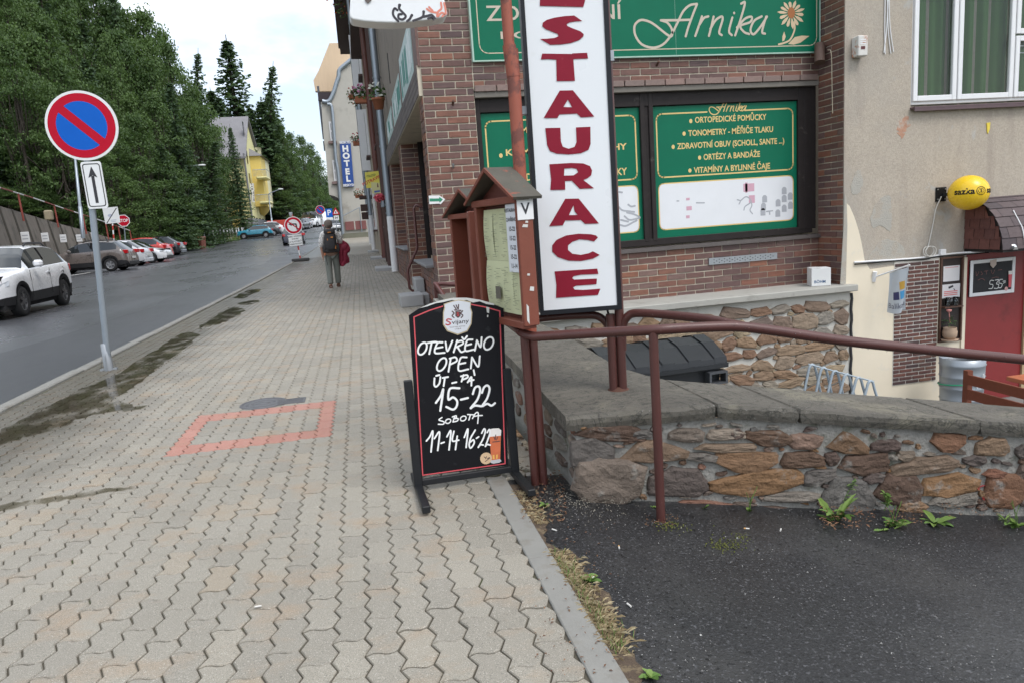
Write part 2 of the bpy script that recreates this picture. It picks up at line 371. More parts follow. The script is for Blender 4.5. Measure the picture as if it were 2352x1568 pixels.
# kerb of single stones along the road, and the flush edging beside the path
kerb = struct('kerb', MB().box((-3.385, 4, -.2), (-3.27, 41, -.06)), m_joint); kerb['label'] = 'concrete kerb stones between pavement and road'
kst = MB().cbox((-.07, .004, -.14), (.062, .996, .0), .012).mesh(m_kerb, 'kerb_stone')
for k in range(60):
    y = 4.0 + k * 1.0
    o = obj('kerb_stone', kst, None, kerb, loc=(-3.335 + random.uniform(-.006, .006), y, zr(y) + .012 + random.uniform(-.004, .004))); o.rotation_euler = (math.atan2(zr(y + 1) - zr(y), 1), random.uniform(-.01, .01), random.uniform(-.004, .004))
edging = struct('path_edging', MB().box((.545, 1.2, -.15), (.632, 3.60, -.02)), m_joint); edging['label'] = 'flush concrete edging slabs between pavement and asphalt path'
est = MB().cbox((.5365, .003, -.1), (.638, .997, .004), .004).mesh(m_kerb, 'edging_slab')
for k, y in enumerate((.66, 1.66, 2.66)):
    o = obj('edging_slab', est, None, edging, loc=(0, y - .02, random.uniform(-.002, .002)))
    if k == 2: o.scale = (1, .96, 1)

# road and car park
def M_asphalt(name, wetness, col=(.036, .037, .041), chip=260, chips=.66, big=None):
    m, t, b = newmat(name)
    c = mixc(t, noise(t, .35, 5, .65, 'World', stretch=(1, .35, 1)), [q * .8 for q in col], [q * 1.25 for q in col])
    if big: c = mixc(t, ramp(t, noise(t, big, 5, .6, 'World'), [(.48, 0), (.70, .7)]), c, (.046, .045, .043))
    c = mixc(t, ramp(t, noise(t, chip, 2, .65, 'World'), [(chips - .04, 0), (chips + .05, 1)]), c, [q * 4.2 for q in col])
    c = mixc(t, ramp(t, noise(t, chip * .7, 2, .5, 'World'), [(.33, 1), (.4, 0)]), c, [q * .35 for q in col])
    t.links.new(c, b.inputs['Base Color'])
    mr = t.nodes.new('ShaderNodeMapRange'); mr.inputs['From Min'].default_value = .35; mr.inputs['From Max'].default_value = .62
    mr.inputs['To Min'].default_value = .62 - .3 * wetness; mr.inputs['To Max'].default_value = .52 - .36 * wetness
    t.links.new(noise(t, .22, 5, .6, 'World', stretch=(1.4, .5, 1)), mr.inputs['Value']); t.links.new(mr.outputs['Result'], b.inputs['Roughness'])
    bump(t, b, noise(t, chip * .8, 3, .7, 'World'), .55, .006); return m
m_road = M_asphalt('road_asphalt', .8, (.066, .068, .074), 90, .64)
rd = MB(); ry = [-2, 4, 8, 12, 15] + [15 + 3 * k for k in range(1, 50)]
for a, b in zip(ry, ry[1:]):
    for xa, xb in ((-3.39, -9), (-9, -16), (-16, -30), (-30, -70)):
        e = lambda x, y: zr(y) - .075 + (0.012 * sin(y * .35 + x) if x < -4 else 0)
        rd.add([(xb, a, e(xb, a)), (xa, a, e(xa, a)), (xa, b, e(xa, b)), (xb, b, e(xb, b))], [(0, 1, 2, 3)], 0, True)
road = struct('road', rd, m_road); road['label'] = 'wet dark asphalt of the street and car park'
# asphalt repair strip with a darker, newer surface beside the kerb
m_road2 = M_asphalt('repaired_asphalt', .6, (.045, .046, .050), 110, .68)
rs = MB(); pts = [(-5.2 + .18 * sin(k * .9) + .1 * sin(k * 2.3), 4 + k * 1.6) for k in range(28)]
for (xa, ya), (xb, yb) in zip(pts, pts[1:]):
    rs.add([(xa, ya, zr(ya) - .066), (-3.42, ya, zr(ya) - .066), (-3.42, yb, zr(yb) - .066), (xb, yb, zr(yb) - .066)], [(0, 1, 2, 3)])
obj('repair_strip', rs, m_road2, road)
m_line = M('road_paint', (.62, .62, .6), .6, .15, 8, 60, .2, .002, coord='World', dirt=((.12, .12, .12), 7, .55, .62))
for i, (a, b, w) in enumerate([((155, 616), (268, 603), .16), ((155, 628), (243, 616), .14), ((300, 604), (362, 596), .16), ((395, 588), (440, 583), .16), ((155, 641), (210, 633), .14)]):
    A = G(*a, z=-.05); B = G(*b, z=-.05); d = (B - A).normalized(); n = Vector((-d.y, d.x, 0)) * w
    obj('parking_line', MB().add([(q.x, q.y, zr(q.y) - .055 + .012) for q in (A - n, A + n, B + n, B - n)], [(0, 3, 2, 1)]), m_line, road)

# asphalt path on the right
m_path = M_asphalt('path_asphalt', .55, (.019, .019, .020), 85, .62, 1.7)
pa = MB(); nx, ny = 40, 30
gx = [.62 + (6.6) * (k / nx) ** 1.5 for k in range(nx + 1)]; gy = [-1.0 + 4.6 * k / ny for k in range(ny + 1)]
pv = [(x, y, zp(x) + .006 * sin(x * 7 + y * 3) * min(1, max(0, (x - .75) * 4))) for y in gy for x in gx]
pa.add(pv, [(j * (nx + 1) + i, j * (nx + 1) + i + 1, (j + 1) * (nx + 1) + i + 1, (j + 1) * (nx + 1) + i) for j in range(ny) for i in range(nx)], 0, True)
path = struct('path', pa, m_path); path['label'] = 'dark coarse asphalt path sloping down beside the low stone wall'
# loose chippings on the asphalt, too many to count
gv = MB(); rg = random.Random(5)
for k in range(4500):
    x = .72 + 2.8 * rg.random() ** 1.2; y = 1.2 + 2.2 * rg.random()
    if y > 3.24 - .15 * (x - .95): continue
    r = rg.uniform(.0012, .0034); z = zp(x); a = rg.uniform(0, 6.28)
    if k % 40 == 0: r *= 1.9
    gv.add([(x + r * cos(a), y + r * sin(a), z + .001), (x + r * cos(a + 2.1), y + r * sin(a + 2.1), z + .001), (x + r * cos(a + 4.2), y + r * sin(a + 4.2), z + .001), (x, y, z + r * 1.1)], [(0, 1, 3), (1, 2, 3), (2, 0, 3)])
tag(obj('gravel', gv, M_pieces('chippings', [(0, (.10, .10, .10)), (.55, (.24, .23, .22)), (.9, (.36, .35, .33)), (1, (.62, .61, .58))], .7, True, bst=0), kind='stuff'), 'pale loose chippings scattered over the asphalt path', 'gravel')

# puddle along the kerb
m_pud, t_, b_ = newmat('puddle_water'); t_.nodes.remove(b_)
tr_ = t_.nodes.new('ShaderNodeBsdfTransparent'); tr_.inputs['Color'].default_value = (.72, .70, .65, 1)
gl_ = t_.nodes.new('ShaderNodeBsdfGlossy'); gl_.inputs['Roughness'].default_value = .05
fr_ = t_.nodes.new('ShaderNodeFresnel'); fr_.inputs['IOR'].default_value = 1.33; ms_ = t_.nodes.new('ShaderNodeMixShader')
t_.links.new(fr_.outputs[0], ms_.inputs[0]); t_.links.new(tr_.outputs[0], ms_.inputs[1]); t_.links.new(gl_.outputs[0], ms_.inputs[2])
mk_ = t_.nodes.new('ShaderNodeMixShader'); tp_ = t_.nodes.new('ShaderNodeBsdfTransparent'); t_.links.new(ramp(t_, noise(t_, 4.5, 6, .62, 'World', stretch=(1, .6, 1)), [(.34, 0), (.52, .92)]), mk_.inputs[0])
t_.links.new(tp_.outputs[0], mk_.inputs[1]); t_.links.new(ms_.outputs[0], mk_.inputs[2]); t_.links.new(mk_.outputs[0], t_.nodes['Material Output'].inputs['Surface'])
def puddle(pts, label, z=.0045, ragged=.05):
    q = [G(u, v, z) for u, v in pts]; c = spl([(p.x, p.y) for p in q], 7, True); rr = random.Random(len(pts))
    c = [(p.x + rr.uniform(-ragged, ragged), p.y + rr.uniform(-ragged, ragged) * 1.5) for p in c]
    if sum(c[i][0] * c[(i + 1) % len(c)][1] - c[(i + 1) % len(c)][0] * c[i][1] for i in range(len(c))) < 0: c = c[::-1]
    o = obj('puddle', MB().add([(x, y, zr(y) + z) for x, y in c], [list(range(len(c)))]), m_pud, kind='structure'); o['label'] = label
puddle([(-30, 1010), (60, 955), (175, 898), (250, 868), (330, 820), (420, 765), (455, 772), (400, 815), (345, 858), (300, 893), (262, 915), (330, 935), (255, 945), (200, 955), (120, 985), (30, 1010), (-40, 1035)], 'large brown puddle beside the sign post', ragged=.035)
puddle([(455, 755), (500, 722), (535, 705), (560, 715), (520, 738), (470, 752)], 'dark narrow puddle behind the sign post', ragged=.05)
puddle([(540, 682), (568, 668), (600, 664), (590, 672), (556, 686)], 'small far puddle by the kerb', ragged=.04)
puddle([(545, 698), (575, 690), (596, 692), (570, 700)], 'thin sliver of puddle by the kerb', ragged=.03)
puddle([(-40, 1166), (60, 1148), (160, 1135), (230, 1122), (300, 1116), (310, 1120), (240, 1130), (150, 1146), (60, 1160), (-40, 1180)], 'thin damp puddle across the near pavement', ragged=.012)

# manhole cover and its square neighbour
mh = G(605, 926); mhm = M('cast_iron', (.12, .12, .125), .55, .3, 12, 90, .4, .004, metal=.3)
o = MB().lathe([(.0, .006), (.05, .006), (.052, .004), (.09, .004), (.092, .007), (.13, .007), (.132, .004), (.17, .004), (.172, .0075), (.185, .0075), (.19, .0)], 40)
tag(obj('manhole_cover', o, mhm, loc=(mh.x, mh.y, 0)), 'round iron manhole cover with ring pattern behind the red frame', 'manhole cover')
mq = G(668, 921); o = MB().cbox((-.12, -.09, 0), (.12, .09, .006), .003)
for k in range(5): o.box((-.1, -.07 + k * .034, .006), (.1, -.056 + k * .034, .0085))
tag(obj('drain_cover', o, mhm, loc=(mq.x, mq.y, 0)), 'small rectangular iron cover beside the round manhole cover', 'drain cover')

# ================================================================== LOW STONE WALL WITH CONCRETE COPING
STONE = [(0, (.21, .125, .07)), (.14, (.12, .075, .055)), (.28, (.24, .215, .18)), (.42, (.28, .15, .065)), (.55, (.165, .155, .14)), (.68, (.10, .062, .05)), (.8, (.33, .275, .215)), (.9, (.22, .095, .06)), (1, (.27, .17, .09))]
m_stone = M_pieces('field_stone', STONE, .8, bs=30, bst=1.0, bd=.02, streak=.35, dirt=((.27, .26, .235), 9, .58, .74))
m_stone2 = M_pieces('field_stone_building', [(0, (.27, .18, .11)), (.25, (.20, .115, .075)), (.45, (.33, .26, .17)), (.6, (.24, .22, .19)), (.8, (.30, .20, .12)), (1, (.16, .12, .10))], .8, bs=25, bst=.8, bd=.015)
m_mortar = M('grey_mortar', (.27, .26, .235), .92, .3, 8, 45, 1.0, .016, coord='World', dirt=((.10, .105, .06), 4.5, .58, .72))
m_mortar_w = M('pale_mortar', (.50, .485, .44), .92, .15, 6, 60, .6, .008, coord='World', dirt=((.30, .28, .24), 3.0, .6, .75))
m_cope, t_, b_ = newmat('coping_concrete')
c_ = mixc(t_, noise(t_, 3.5, 6, .7, 'World', stretch=(.8, 2.2, 1)), (.062, .056, .046), (.185, .168, .138)); c_ = mixc(t_, ramp(t_, noise(t_, 2.2, 6, .65, 'World', dist=.5), [(.54, 0), (.70, .6)]), c_, (.27, .245, .175))
c_ = mixc(t_, ramp(t_, noise(t_, 26, 4, .7, 'World'), [(.36, .75), (.46, 0)]), c_, (.05, .048, .04)); c_ = mixc(t_, ramp(t_, noise(t_, 60, 3, .7, 'World'), [(.64, 0), (.72, .7)]), c_, (.36, .35, .31)); c_ = mixc(t_, ramp(t_, noise(t_, 1.6, 5, .6, 'World', dist=2.5), [(.488, 0), (.5, .85), (.512, 0)]), c_, (.04, .038, .03))
t_.links.new(c_, b_.inputs['Base Color']); b_.inputs['Roughness'].default_value = .8; bump(t_, b_, noise(t_, 70, 6, .75, 'World'), 1.0, .009)
def stone_mesh(seed, mat, sq=2.6, n=13):               # split field stone: angular outline, uneven broken face
    rr = random.Random(seed); nc = rr.choice((6, 6, 7, 8)); cs = []
    for k in range(nc):
        a = 2 * pi * (k + rr.uniform(-.3, .3)) / nc + rr.uniform(0, .4); c_, s_ = cos(a), sin(a); q = max(abs(c_), abs(s_)); r_ = .5 * (1 / q) ** .72 * rr.uniform(.91, 1.03); cs.append((max(-.52, min(.52, r_ * c_)), max(-.52, min(.52, r_ * s_))))
    o = []
    for k in range(nc):
        p, q = cs[k], cs[(k + 1) % nc]; m_ = 3
        for j in range(m_):
            f = j / m_; o.append((p[0] + (q[0] - p[0]) * f + rr.uniform(-.014, .014), p[1] + (q[1] - p[1]) * f + rr.uniform(-.024, .024)))
    xa, xb = min(p[0] for p in o), max(p[0] for p in o); ya, yb_ = min(p[1] for p in o), max(p[1] for p in o)
    o = [((x - (xa + xb) / 2) / (xb - xa), (y - (ya + yb_) / 2) / (yb_ - ya)) for x, y in o]; n = len(o); ti = rr.uniform(-.25, .25), rr.uniform(-.25, .25)
    from mathutils import noise as mn
    hz_ = lambda x, y, z: z + ti[0] * x * z + ti[1] * y * z + (.42 * mn.noise(Vector((x * 2.6 + seed * 7.1, y * 2.6, 0))) + .22 * mn.noise(Vector((x * 6 + seed * 3.3, y * 9, 4)))) * (1 if z > .3 else 0)
    rg_ = [(1.03, -.3), (1.0, .40), (.95, .78), (.84, .95), (.64, 1.02), (.40, 1.04), (.18, 1.05)]; vs_ = [(x * q, y * q, hz_(x * q, y * q, z)) for q, z in rg_ for x, y in o]; fs = []
    for r in range(len(rg_) - 1):
        for k in range(n): fs.append((r * n + k, r * n + (k + 1) % n, (r + 1) * n + (k + 1) % n, (r + 1) * n + k))
    fs.append([(len(rg_) - 1) * n + k for k in range(n)]); return MB().add(vs_, fs, 0, False).mesh(mat, 'stone')
SM = [stone_mesh(k, m_stone, random.choice((2.2, 2.6, 3.2, 4))) for k in range(14)]
SM2 = [stone_mesh(k + 50, m_stone2, random.choice((2.2, 2.6, 3.4))) for k in range(14)]
def put_stone(parent, pl, cx, cy, w, h, rot, dep, meshes, k):
    o = obj('stone', meshes[k % len(meshes)], None, parent)
    o.matrix_world = pl.m @ Matrix.Translation((cx, cy, 0)) @ Matrix.Rotation(rot, 4, 'Z') @ Matrix.Diagonal((w, h, dep, 1)); return o
wallpl = Plane((.95, 3.235, 0), (1, -.15, 0))
lw = thing('low_stone_wall', 'low rubble stone wall with weathered concrete coping beside the asphalt path', 'wall')
wq = lambda s: wallpl.o + wallpl.ex * s
zc = lambda x: .40 if x < 1.62 else .40 - .152 * (x - 1.62)
core = MB(); n = 36
fs_ = [(-.01 + 5.2 * k / n) for k in range(n + 1)]
for k in range(n):
    a, b = wq(fs_[k]), wq(fs_[k + 1])
    core.add([(a.x, a.y, zp(a.x) - .15), (b.x, b.y, zp(b.x) - .15), (b.x, b.y, zc(b.x) - .07), (a.x, a.y, zc(a.x) - .07)], [(0, 1, 2, 3)])
core.box((.955, 3.238, -.1), (1.4, 10.2, .33))
obj('mortar_core', core, m_mortar, lw)
c5 = crop(1600, 950, .4782); c6 = crop(2300, 1250, .57)
ST = [(c5, 660, 850, 420, 95, -3), (c5, 545, 985, 260, 180, 10), (c5, 655, 1165, 430, 265, 0), (c5, 950, 970, 410, 125, 2), (c5, 1160, 868, 215, 78, 0), (c5, 1420, 860, 230, 62, 3),
      (c5, 1710, 885, 310, 92, -4), (c5, 1415, 950, 360, 52, 0), (c5, 1255, 1010, 195, 55, 1), (c5, 1540, 1040, 390, 120, -4), (c5, 1110, 1172, 360, 165, 0), (c5, 1625, 1180, 560, 140, 5),
      (c5, 540, 800, 150, 62, 8), (c5, 1250, 1322, 420, 52, -1), (c5, 860, 860, 130, 50, 5), (c6, 20, 190, 74, 52, 0), (c6, 400, 235, 170, 75, 0), (c6, 640, 245, 210, 96, -8), (c6, 840, 260, 150, 58, 3),
      (c6, 385, 335, 220, 76, 3), (c6, 545, 328, 78, 66, 0), (c6, 720, 362, 250, 102, 4), (c6, 872, 320, 52, 32, 0), (c6, 945, 315, 92, 46, 0), (c6, 1060, 365, 350, 82, 7), (c6, 1330, 340, 120, 50, 0),
      (c6, 480, 430, 170, 76, 14), (c6, 775, 430, 115, 56, 5), (c6, 910, 500, 240, 142, -5), (c6, 1200, 475, 290, 104, 8), (c6, 1500, 505, 215, 165, 0), (c6, 1590, 405, 66, 72, 0), (c6, 320, 542, 290, 50, 1),
      (c6, 640, 545, 270, 180, -10), (c6, 990, 597, 150, 70, 3), (c6, 1210, 560, 240, 66, 5), (c6, 200, 612, 260, 36, 0), (c6, 1180, 240, 170, 88, -6), (c6, 1430, 262, 170, 88, 0), (c6, 1590, 290, 66, 62, 0), (c6, 60, 592, 130, 40, 0), (c6, 1440, 410, 120, 40, 0)]
for k, (cf, x, y, w, h, r) in enumerate(ST):
    s, z = wallpl.L(*cf(x, y)); s2, z2 = wallpl.L(*cf(x + w / 2, y)); s3, z3 = wallpl.L(*cf(x, y + h / 2))
    put_stone(lw, wallpl, s, z, 2 * abs(s2 - s) * 1.14, 2 * abs(z3 - z) * 1.24, radians(r) - .09, .024 if k != 2 else .045, SM, k * 5 + 1)
rf_ = random.Random(31); ell_ = []
for k, (cf, x, y, w, h, r) in enumerate(ST):
    s, z = wallpl.L(*cf(x, y)); ell_.append((s, z, abs(wallpl.L(*cf(x + w / 2, y))[0] - s) * 1.05, abs(wallpl.L(*cf(x, y + h / 2))[1] - z) * 1.1))
for _ in range(900):                                   # small stones wedged into the wider joints
    s = rf_.uniform(.06, 2.5); p = wq(s); z = rf_.uniform(zp(p.x) + .02, zc(p.x) - .095); w, h = rf_.uniform(.025, .08), rf_.uniform(.014, .035)
    if all(((s - a) / (c + w * .5)) ** 2 + ((z - b) / (d + h * .5)) ** 2 > 1 for a, b, c, d in ell_): ell_.append((s, z, w * .55, h * .55)); put_stone(lw, wallpl, s, z, w, h, rf_.uniform(-.4, .2), .014, SM, rf_.randrange(14))
for k in range(16):                                    # beyond the frame on the right
    s = 2.75 + (k // 4) * .5 + (k % 2) * .2; p = wq(s); put_stone(lw, wallpl, s, zp(p.x) + .06 + (k % 4) * .09, random.uniform(.14, .3), random.uniform(.05, .08), random.uniform(-.2, .1), .016, SM, k)
sidepl = Plane((.953, 10.2, 0), (0, -1, 0)); rs_ = random.Random(4)
y = 3.3
while y < 7.2:
    z = .03
    while z < .3:
        w, h = rs_.uniform(.12, .26), rs_.uniform(.05, .1)
        put_stone(lw, sidepl, 10.2 - y - rs_.uniform(0, .1), z + h / 2, w, h * .9, rs_.uniform(-.15, .15), .014, SM, rs_.randrange(14)); z += h + .012
    y += .25
def slab(poly, zf, th=.07, seed=1):                    # coping slab with a crumbled edge
    rr = random.Random(seed); out = []
    for i, (x, y_) in enumerate(poly):
        x2, y2 = poly[(i + 1) % len(poly)]; ln = math.hypot(x2 - x, y2 - y_); k = max(1, int(ln / .035))
        for j in range(k): out.append((x + (x2 - x) * j / k + rr.uniform(-.002, .002), y_ + (y2 - y_) * j / k + rr.uniform(-.003, .003)))
    n = len(out); cxm = sum(p[0] for p in out) / n; cym = sum(p[1] for p in out) / n
    sh = lambda p, q: (p[0] + (cxm - p[0]) / max(.05, math.hypot(cxm - p[0], cym - p[1])) * q, p[1] + (cym - p[1]) / max(.05, math.hypot(cxm - p[0], cym - p[1])) * q)
    e = [rr.uniform(.0, .010) for _ in out]; mb = MB()
    top = [sh(p, .012 + q * .6) for p, q in zip(out, e)]
    rings = [[(p[0], p[1], zf(p[0]) - th + rr.uniform(-.004, .006)) for p in [sh(p, .012) for p in out]], [(p[0], p[1], zf(p[0]) - th * .55) for p in out],
             [(p[0], p[1], zf(p[0]) - .010 - q) for p, q in zip(out, e)], [(p[0], p[1], zf(p[0])) for p in top]]
    mb.add([v for r in rings for v in r], [(r * n + k, r * n + (k + 1) % n, (r + 1) * n + (k + 1) % n, (r + 1) * n + k) for r in range(3) for k in range(n)] + [[3 * n + k for k in range(n)], [k for k in range(n)][::-1]]); return mb
yf = lambda x: 3.2 - .15 * (x - .95)
obj('coping_slab', slab([(.888, 3.212), (1.0, yf(1.0)), (1.30, yf(1.3) + .008), (1.34, yf(1.34)), (1.615, yf(1.615)), (1.622, 3.7), (1.57, 3.86), (1.51, 4.19), (1.56, 5.2), (1.60, 10.15), (1.02, 10.15), (.955, 4.8), (.905, 3.6)], zc, .075, 2), m_cope, lw)
yb = lambda x: 3.72 - .22 * (x - 1.62)
for k, (a, b) in enumerate(((1.626, 2.03), (2.036, 2.95), (2.956, 4.2), (4.206, 5.9))):
    obj('coping_slab', slab([(a, yf(a)), (b, yf(b)), (b, yb(b)), (a, yb(a))], zc, .072, 9 + k), m_cope, lw)

# sunken yard behind the low wall
m_yard = M('yard_concrete', (.20, .195, .185), .8, .25, 3, 60, .4, .004, coord='World', dirt=((.1, .095, .085), 1.6, .5, .7))
yd = MB().add([(1.4, 3.0, -2.35), (30, 0, -2.35), (30, 12, -2.35), (1.4, 12, -2.35)], [(0, 1, 2, 3)])
struct('yard_floor', yd, m_yard)['label'] = 'sunken concrete yard floor in front of the shop'
gr = MB()
gr.add([(-900, -300, -6), (900, -300, -6), (900, 2500, -6), (-900, 2500, -6)], [(0, 1, 2, 3)])
struct('ground', gr, M('earth', (.06, .075, .035), .95, .3, .5, 5, .3, .05, coord='World'))

# ================================================================== BRICK SHOP (front towards the sunken yard)
YF, YP = 10.9, 10.25
BRICK = [(0, (.205, .10, .078)), (.2, (.135, .083, .078)), (.38, (.262, .108, .07)), (.55, (.158, .097, .088)), (.72, (.285, .12, .073)), (.88, (.115, .068, .066)), (1, (.235, .145, .122))]
m_brick = M_pieces('clinker_brick', BRICK, .5, streak=.45, bs=70, bst=.3, bd=.003)
m_brick_i = M_pieces('clinker_brick_far', BRICK, .5, True, streak=.45, bs=70, bst=.3, bd=.003)
m_bmort = M('brick_mortar', (.55, .49, .39), .9, .2, 6, 90, .5, .004, coord='World', dirt=((.22, .2, .17), 2.0, .55, .75))
m_frame = M('dark_brown_frame', (.026, .021, .020), .5, .3, 8, 40, .15, .003, spec=.2, dirt=((.1, .085, .075), 5, .62, .75))
m_black = M('matt_black', (.010, .010, .011), .5, .2, 8, 40, .1, spec=.2)
m_white = M('white_plastic', (.74, .74, .74), .35, .05, 5, 40, .03)
m_green = M('green_board', (.002, .135, .072), .4, .12, 2.5, 18, .06, .004, spec=.2)
m_cream = M('cream_letters', (.58, .50, .36), .5, .08, 10, 40, .05)
m_gold = M('gold_letters', (.72, .52, .20), .5, .08, 10, 40, .05)
m_conc = M('ledge_concrete', (.36, .35, .315), .85, .15, 4, 70, .5, .004, coord='World', dirt=((.2, .19, .165), 3, .56, .74))
m_metal = M('galvanised', (.36, .38, .40), .42, .15, 7, 30, .1, .002, metal=.75)
m_dgrey = M('dark_grey_metal', (.10, .105, .115), .45, .2, 10, 40, .1, metal=.5)
BPX, BPZ = .33, .101
shop = thing('brick_shop', 'brown clinker brick corner shop with green boards in its windows', 'building')
wl = MB()
wl.box((1.14, YF, -2.5), (7.67, YF + .3, .70)); wl.box((1.14, YF, .70), (1.90, YF + .3, 3.29)); wl.box((1.14, YF, 3.29), (7.67, YF + .3, 9.0)); wl.box((1.14, YF + .3, -2.5), (7.67, YF + .45, 3.3))
wl.box((7.662, YP + .02, -.15), (7.9, YF, 9.0))
obj('wall', wl, m_bmort, shop)
bricks = []
def course(x0, x1, z0, z1, face, odd=0):               # a field of running-bond bricks on one face
    k = int(math.floor(z0 / BPZ + .5)); z = k * BPZ
    while z + BPZ * .5 < z1:
        x = x0 - (BPX / 2 if (k + odd) % 2 else 0)
        while x < x1 - .03:
            a, b = max(x, x0), min(x + BPX, x1)
            if b - a > .04: bricks.append((a, b, z, face))
            x += BPX
        z += BPZ; k += 1
course(1.135, 1.902, -.35, 5.4, 'F'); course(1.902, 7.655, 3.30, 3.70, 'F'); course(1.902, 7.655, -.06, .70, 'F'); course(0.0, .64, -.06, 5.2, 'R')
def bkey(q):
    a, b, z, f = q; p = ((a + b) / 2, YF, z) if f == 'F' else (7.66, YF - a, z); u, v, d = project(p)
    vis_ = -10 < u < 2360 and v > -10 and not (1190 < u < 1420 and v > 0) and not (q[0] > 1.95 and u < 1190)
    return d - (b - a) * 3 + (0 if vis_ else 100)
bricks.sort(key=bkey); bt = {}; rest = MB(); rb = random.Random(2)
for k, (a, b, z, f) in enumerate(bricks):
    ln = round(b - a - .017, 3); pr = rb.uniform(.004, .010)
    m4 = Matrix.Translation(((a + b) / 2, YF - pr, z + BPZ / 2)) if f == 'F' else Matrix.Translation((7.662 - pr, YF - (a + b) / 2, z + BPZ / 2)) @ Matrix.Rotation(-pi / 2, 4, 'Z')
    if k < 300:
        if ln not in bt: bt[ln] = MB().cbox((-ln / 2, -.006, -.0415), (ln / 2, .03, .0415), .0035).mesh(m_brick, 'brick')
        obj('brick', bt[ln], None, shop, m=m4)
    else: rest = join(rest, MB().box((-ln / 2, -.006, -.0435), (ln / 2, .03, .0435)).xf(m4))
obj('brick_field', rest, m_brick_i, shop, kind='stuff')
m_lint = M_pieces('lintel_brick', [(0, (.22, .16, .14)), (1, (.29, .19, .16))], .5)
lb = MB().cbox((-.16, -.035, -.045), (.16, .02, .045), .006).mesh(m_lint, 'lintel_brick')
for k in range(17): obj('lintel_brick', lb, None, shop, loc=(2.07 + k * .337, YF - .01, 3.315))
obj('lintel_soffit', MB().box((1.905, YF - .02, 3.19), (7.66, YF + .28, 3.265)), M('soffit_render', (.17, .155, .135), .9, .2, 5), shop)
# window: frame, mullions, sill
wf = thing('shop_window', 'wide dark brown shop window frame covered from inside by green boards', 'window')
YW = YF + .13
fr = MB()
for a, b in ((1.90, 1.985), (4.545, 4.62), (4.69, 4.765), (7.335, 7.45), (7.45, 7.66)): fr.cbox((a, YW - .06, .86), (b, YW + .08, 3.2), .006)
fr.cbox((1.90, YW - .05, 2.985), (7.66, YW + .08, 3.2), .006); fr.cbox((4.615, YW - .03, .86), (4.695, YW + .08, 3.0), .004)
obj('frame', fr, m_frame, wf)
obj('frame_bottom', MB().cbox((1.90, YW - .055, .79), (7.60, YW + .08, .90), .006), m_frame, wf)
obj('sill', MB().box((1.90, YF - .07, .735), (7.68, YW + .02, .765)).bar((1.9, YF - .065, .725), (7.68, YF - .065, .725), .012, .04), M('sill_metal', (.10, .085, .08), .45, .3, 6, 40, .1, dirt=((.25, .23, .2), 6, .6, .75)), wf)
gl = M_clear('window_glass', (.93, .97, .95))
obj('pane', MB().add([(1.985, YW + .02, .9), (4.545, YW + .02, .9), (4.545, YW + .02, 2.985), (1.985, YW + .02, 2.985)], [(0, 1, 2, 3)]), gl, wf)
obj('pane', MB().add([(4.765, YW + .02, .9), (7.335, YW + .02, .9), (7.335, YW + .02, 2.985), (4.765, YW + .02, 2.985)], [(0, 1, 2, 3)]), gl, wf)
pp = Plane((0, YW - .004, 0), (1, 0, 0)); c7 = crop(1900, 0, .3507); c8 = crop(1900, 500, .3826); c5a = crop(1250, 0, .3189)
def rrect(x0, y0, x1, y1, r, w, z, mi=0, gap=None):    # rounded rectangular line
    pts = []
    for (cx_, cy_, a0) in ((x1 - r, y1 - r, 0), (x0 + r, y1 - r, 90), (x0 + r, y0 + r, 180), (x1 - r, y0 + r, 270)):
        pts += [(cx_ + r * cos(radians(a0 + q)), cy_ + r * sin(radians(a0 + q))) for q in (0, 30, 60, 90)]
    mb = MB(); pts.append(pts[0])
    for a, b in zip(pts, pts[1:]):
        if gap and a[1] > y1 - .01 and b[1] > y1 - .01 and a[0] > gap[1] and b[0] < gap[0]: mb.stroke([a, (gap[1], a[1])], w, z, mi); mb.stroke([(gap[0], a[1]), b], w, z, mi)
        else: mb.stroke([a, b], w, z, mi)
    return mb
def rfill(x0, y0, x1, y1, r, z, mi=0):
    pts = []
    for (cx_, cy_, a0) in ((x1 - r, y1 - r, 0), (x0 + r, y1 - r, 90), (x0 + r, y0 + r, 180), (x1 - r, y0 + r, 270)):
        pts += [(cx_ + r * cos(radians(a0 + q)), cy_ + r * sin(radians(a0 + q))) for q in (0, 30, 60, 90)]
    return MB().add([(a, b, z) for a, b in pts], [list(range(len(pts)))], mi)
def fit(pl, s, cf, xl, xr, y, hc, bold=.0, z=.002, mi=0, shear=0):   # lettering set between two marks on a plane
    a = pl.L(*cf(xl, y)); b = pl.L(*cf(xr, y)); h = abs(pl.L(*cf((xl + xr) / 2, y - hc / 2))[1] - pl.L(*cf((xl + xr) / 2, y + hc / 2))[1])
    size = h / .73; mb = text_mb(s, size, bold * size, mi, z, 'LEFT', 1, shear); w = max(q[0] for q in mb.v) - min(q[0] for q in mb.v); x0 = min(q[0] for q in mb.v)
    k = (b[0] - a[0]) / w; yy = (a[1] + b[1]) / 2; ym = size * 0.0
    mb.v = [((q[0] - x0) * k + a[0], q[1] + yy, q[2]) for q in mb.v]; return mb
def scr(pl, cf, strokes, w, z, mi=0, n=6):
    mb = MB(); s0 = pl.L(*cf(strokes[0][0][0], strokes[0][0][1])); s1 = pl.L(*cf(strokes[0][0][0] + w, strokes[0][0][1])); wd_ = abs(s1[0] - s0[0])
    for j, st in enumerate(strokes):
        pts = [pl.L(*cf(*q)) for q in st]; pts = spl([(a, b) for a, b in pts], n) if len(pts) > 2 else [Vector(q) for q in pts]; mb.stroke(pts, wd_, z + j * .0002, mi)
    return mb
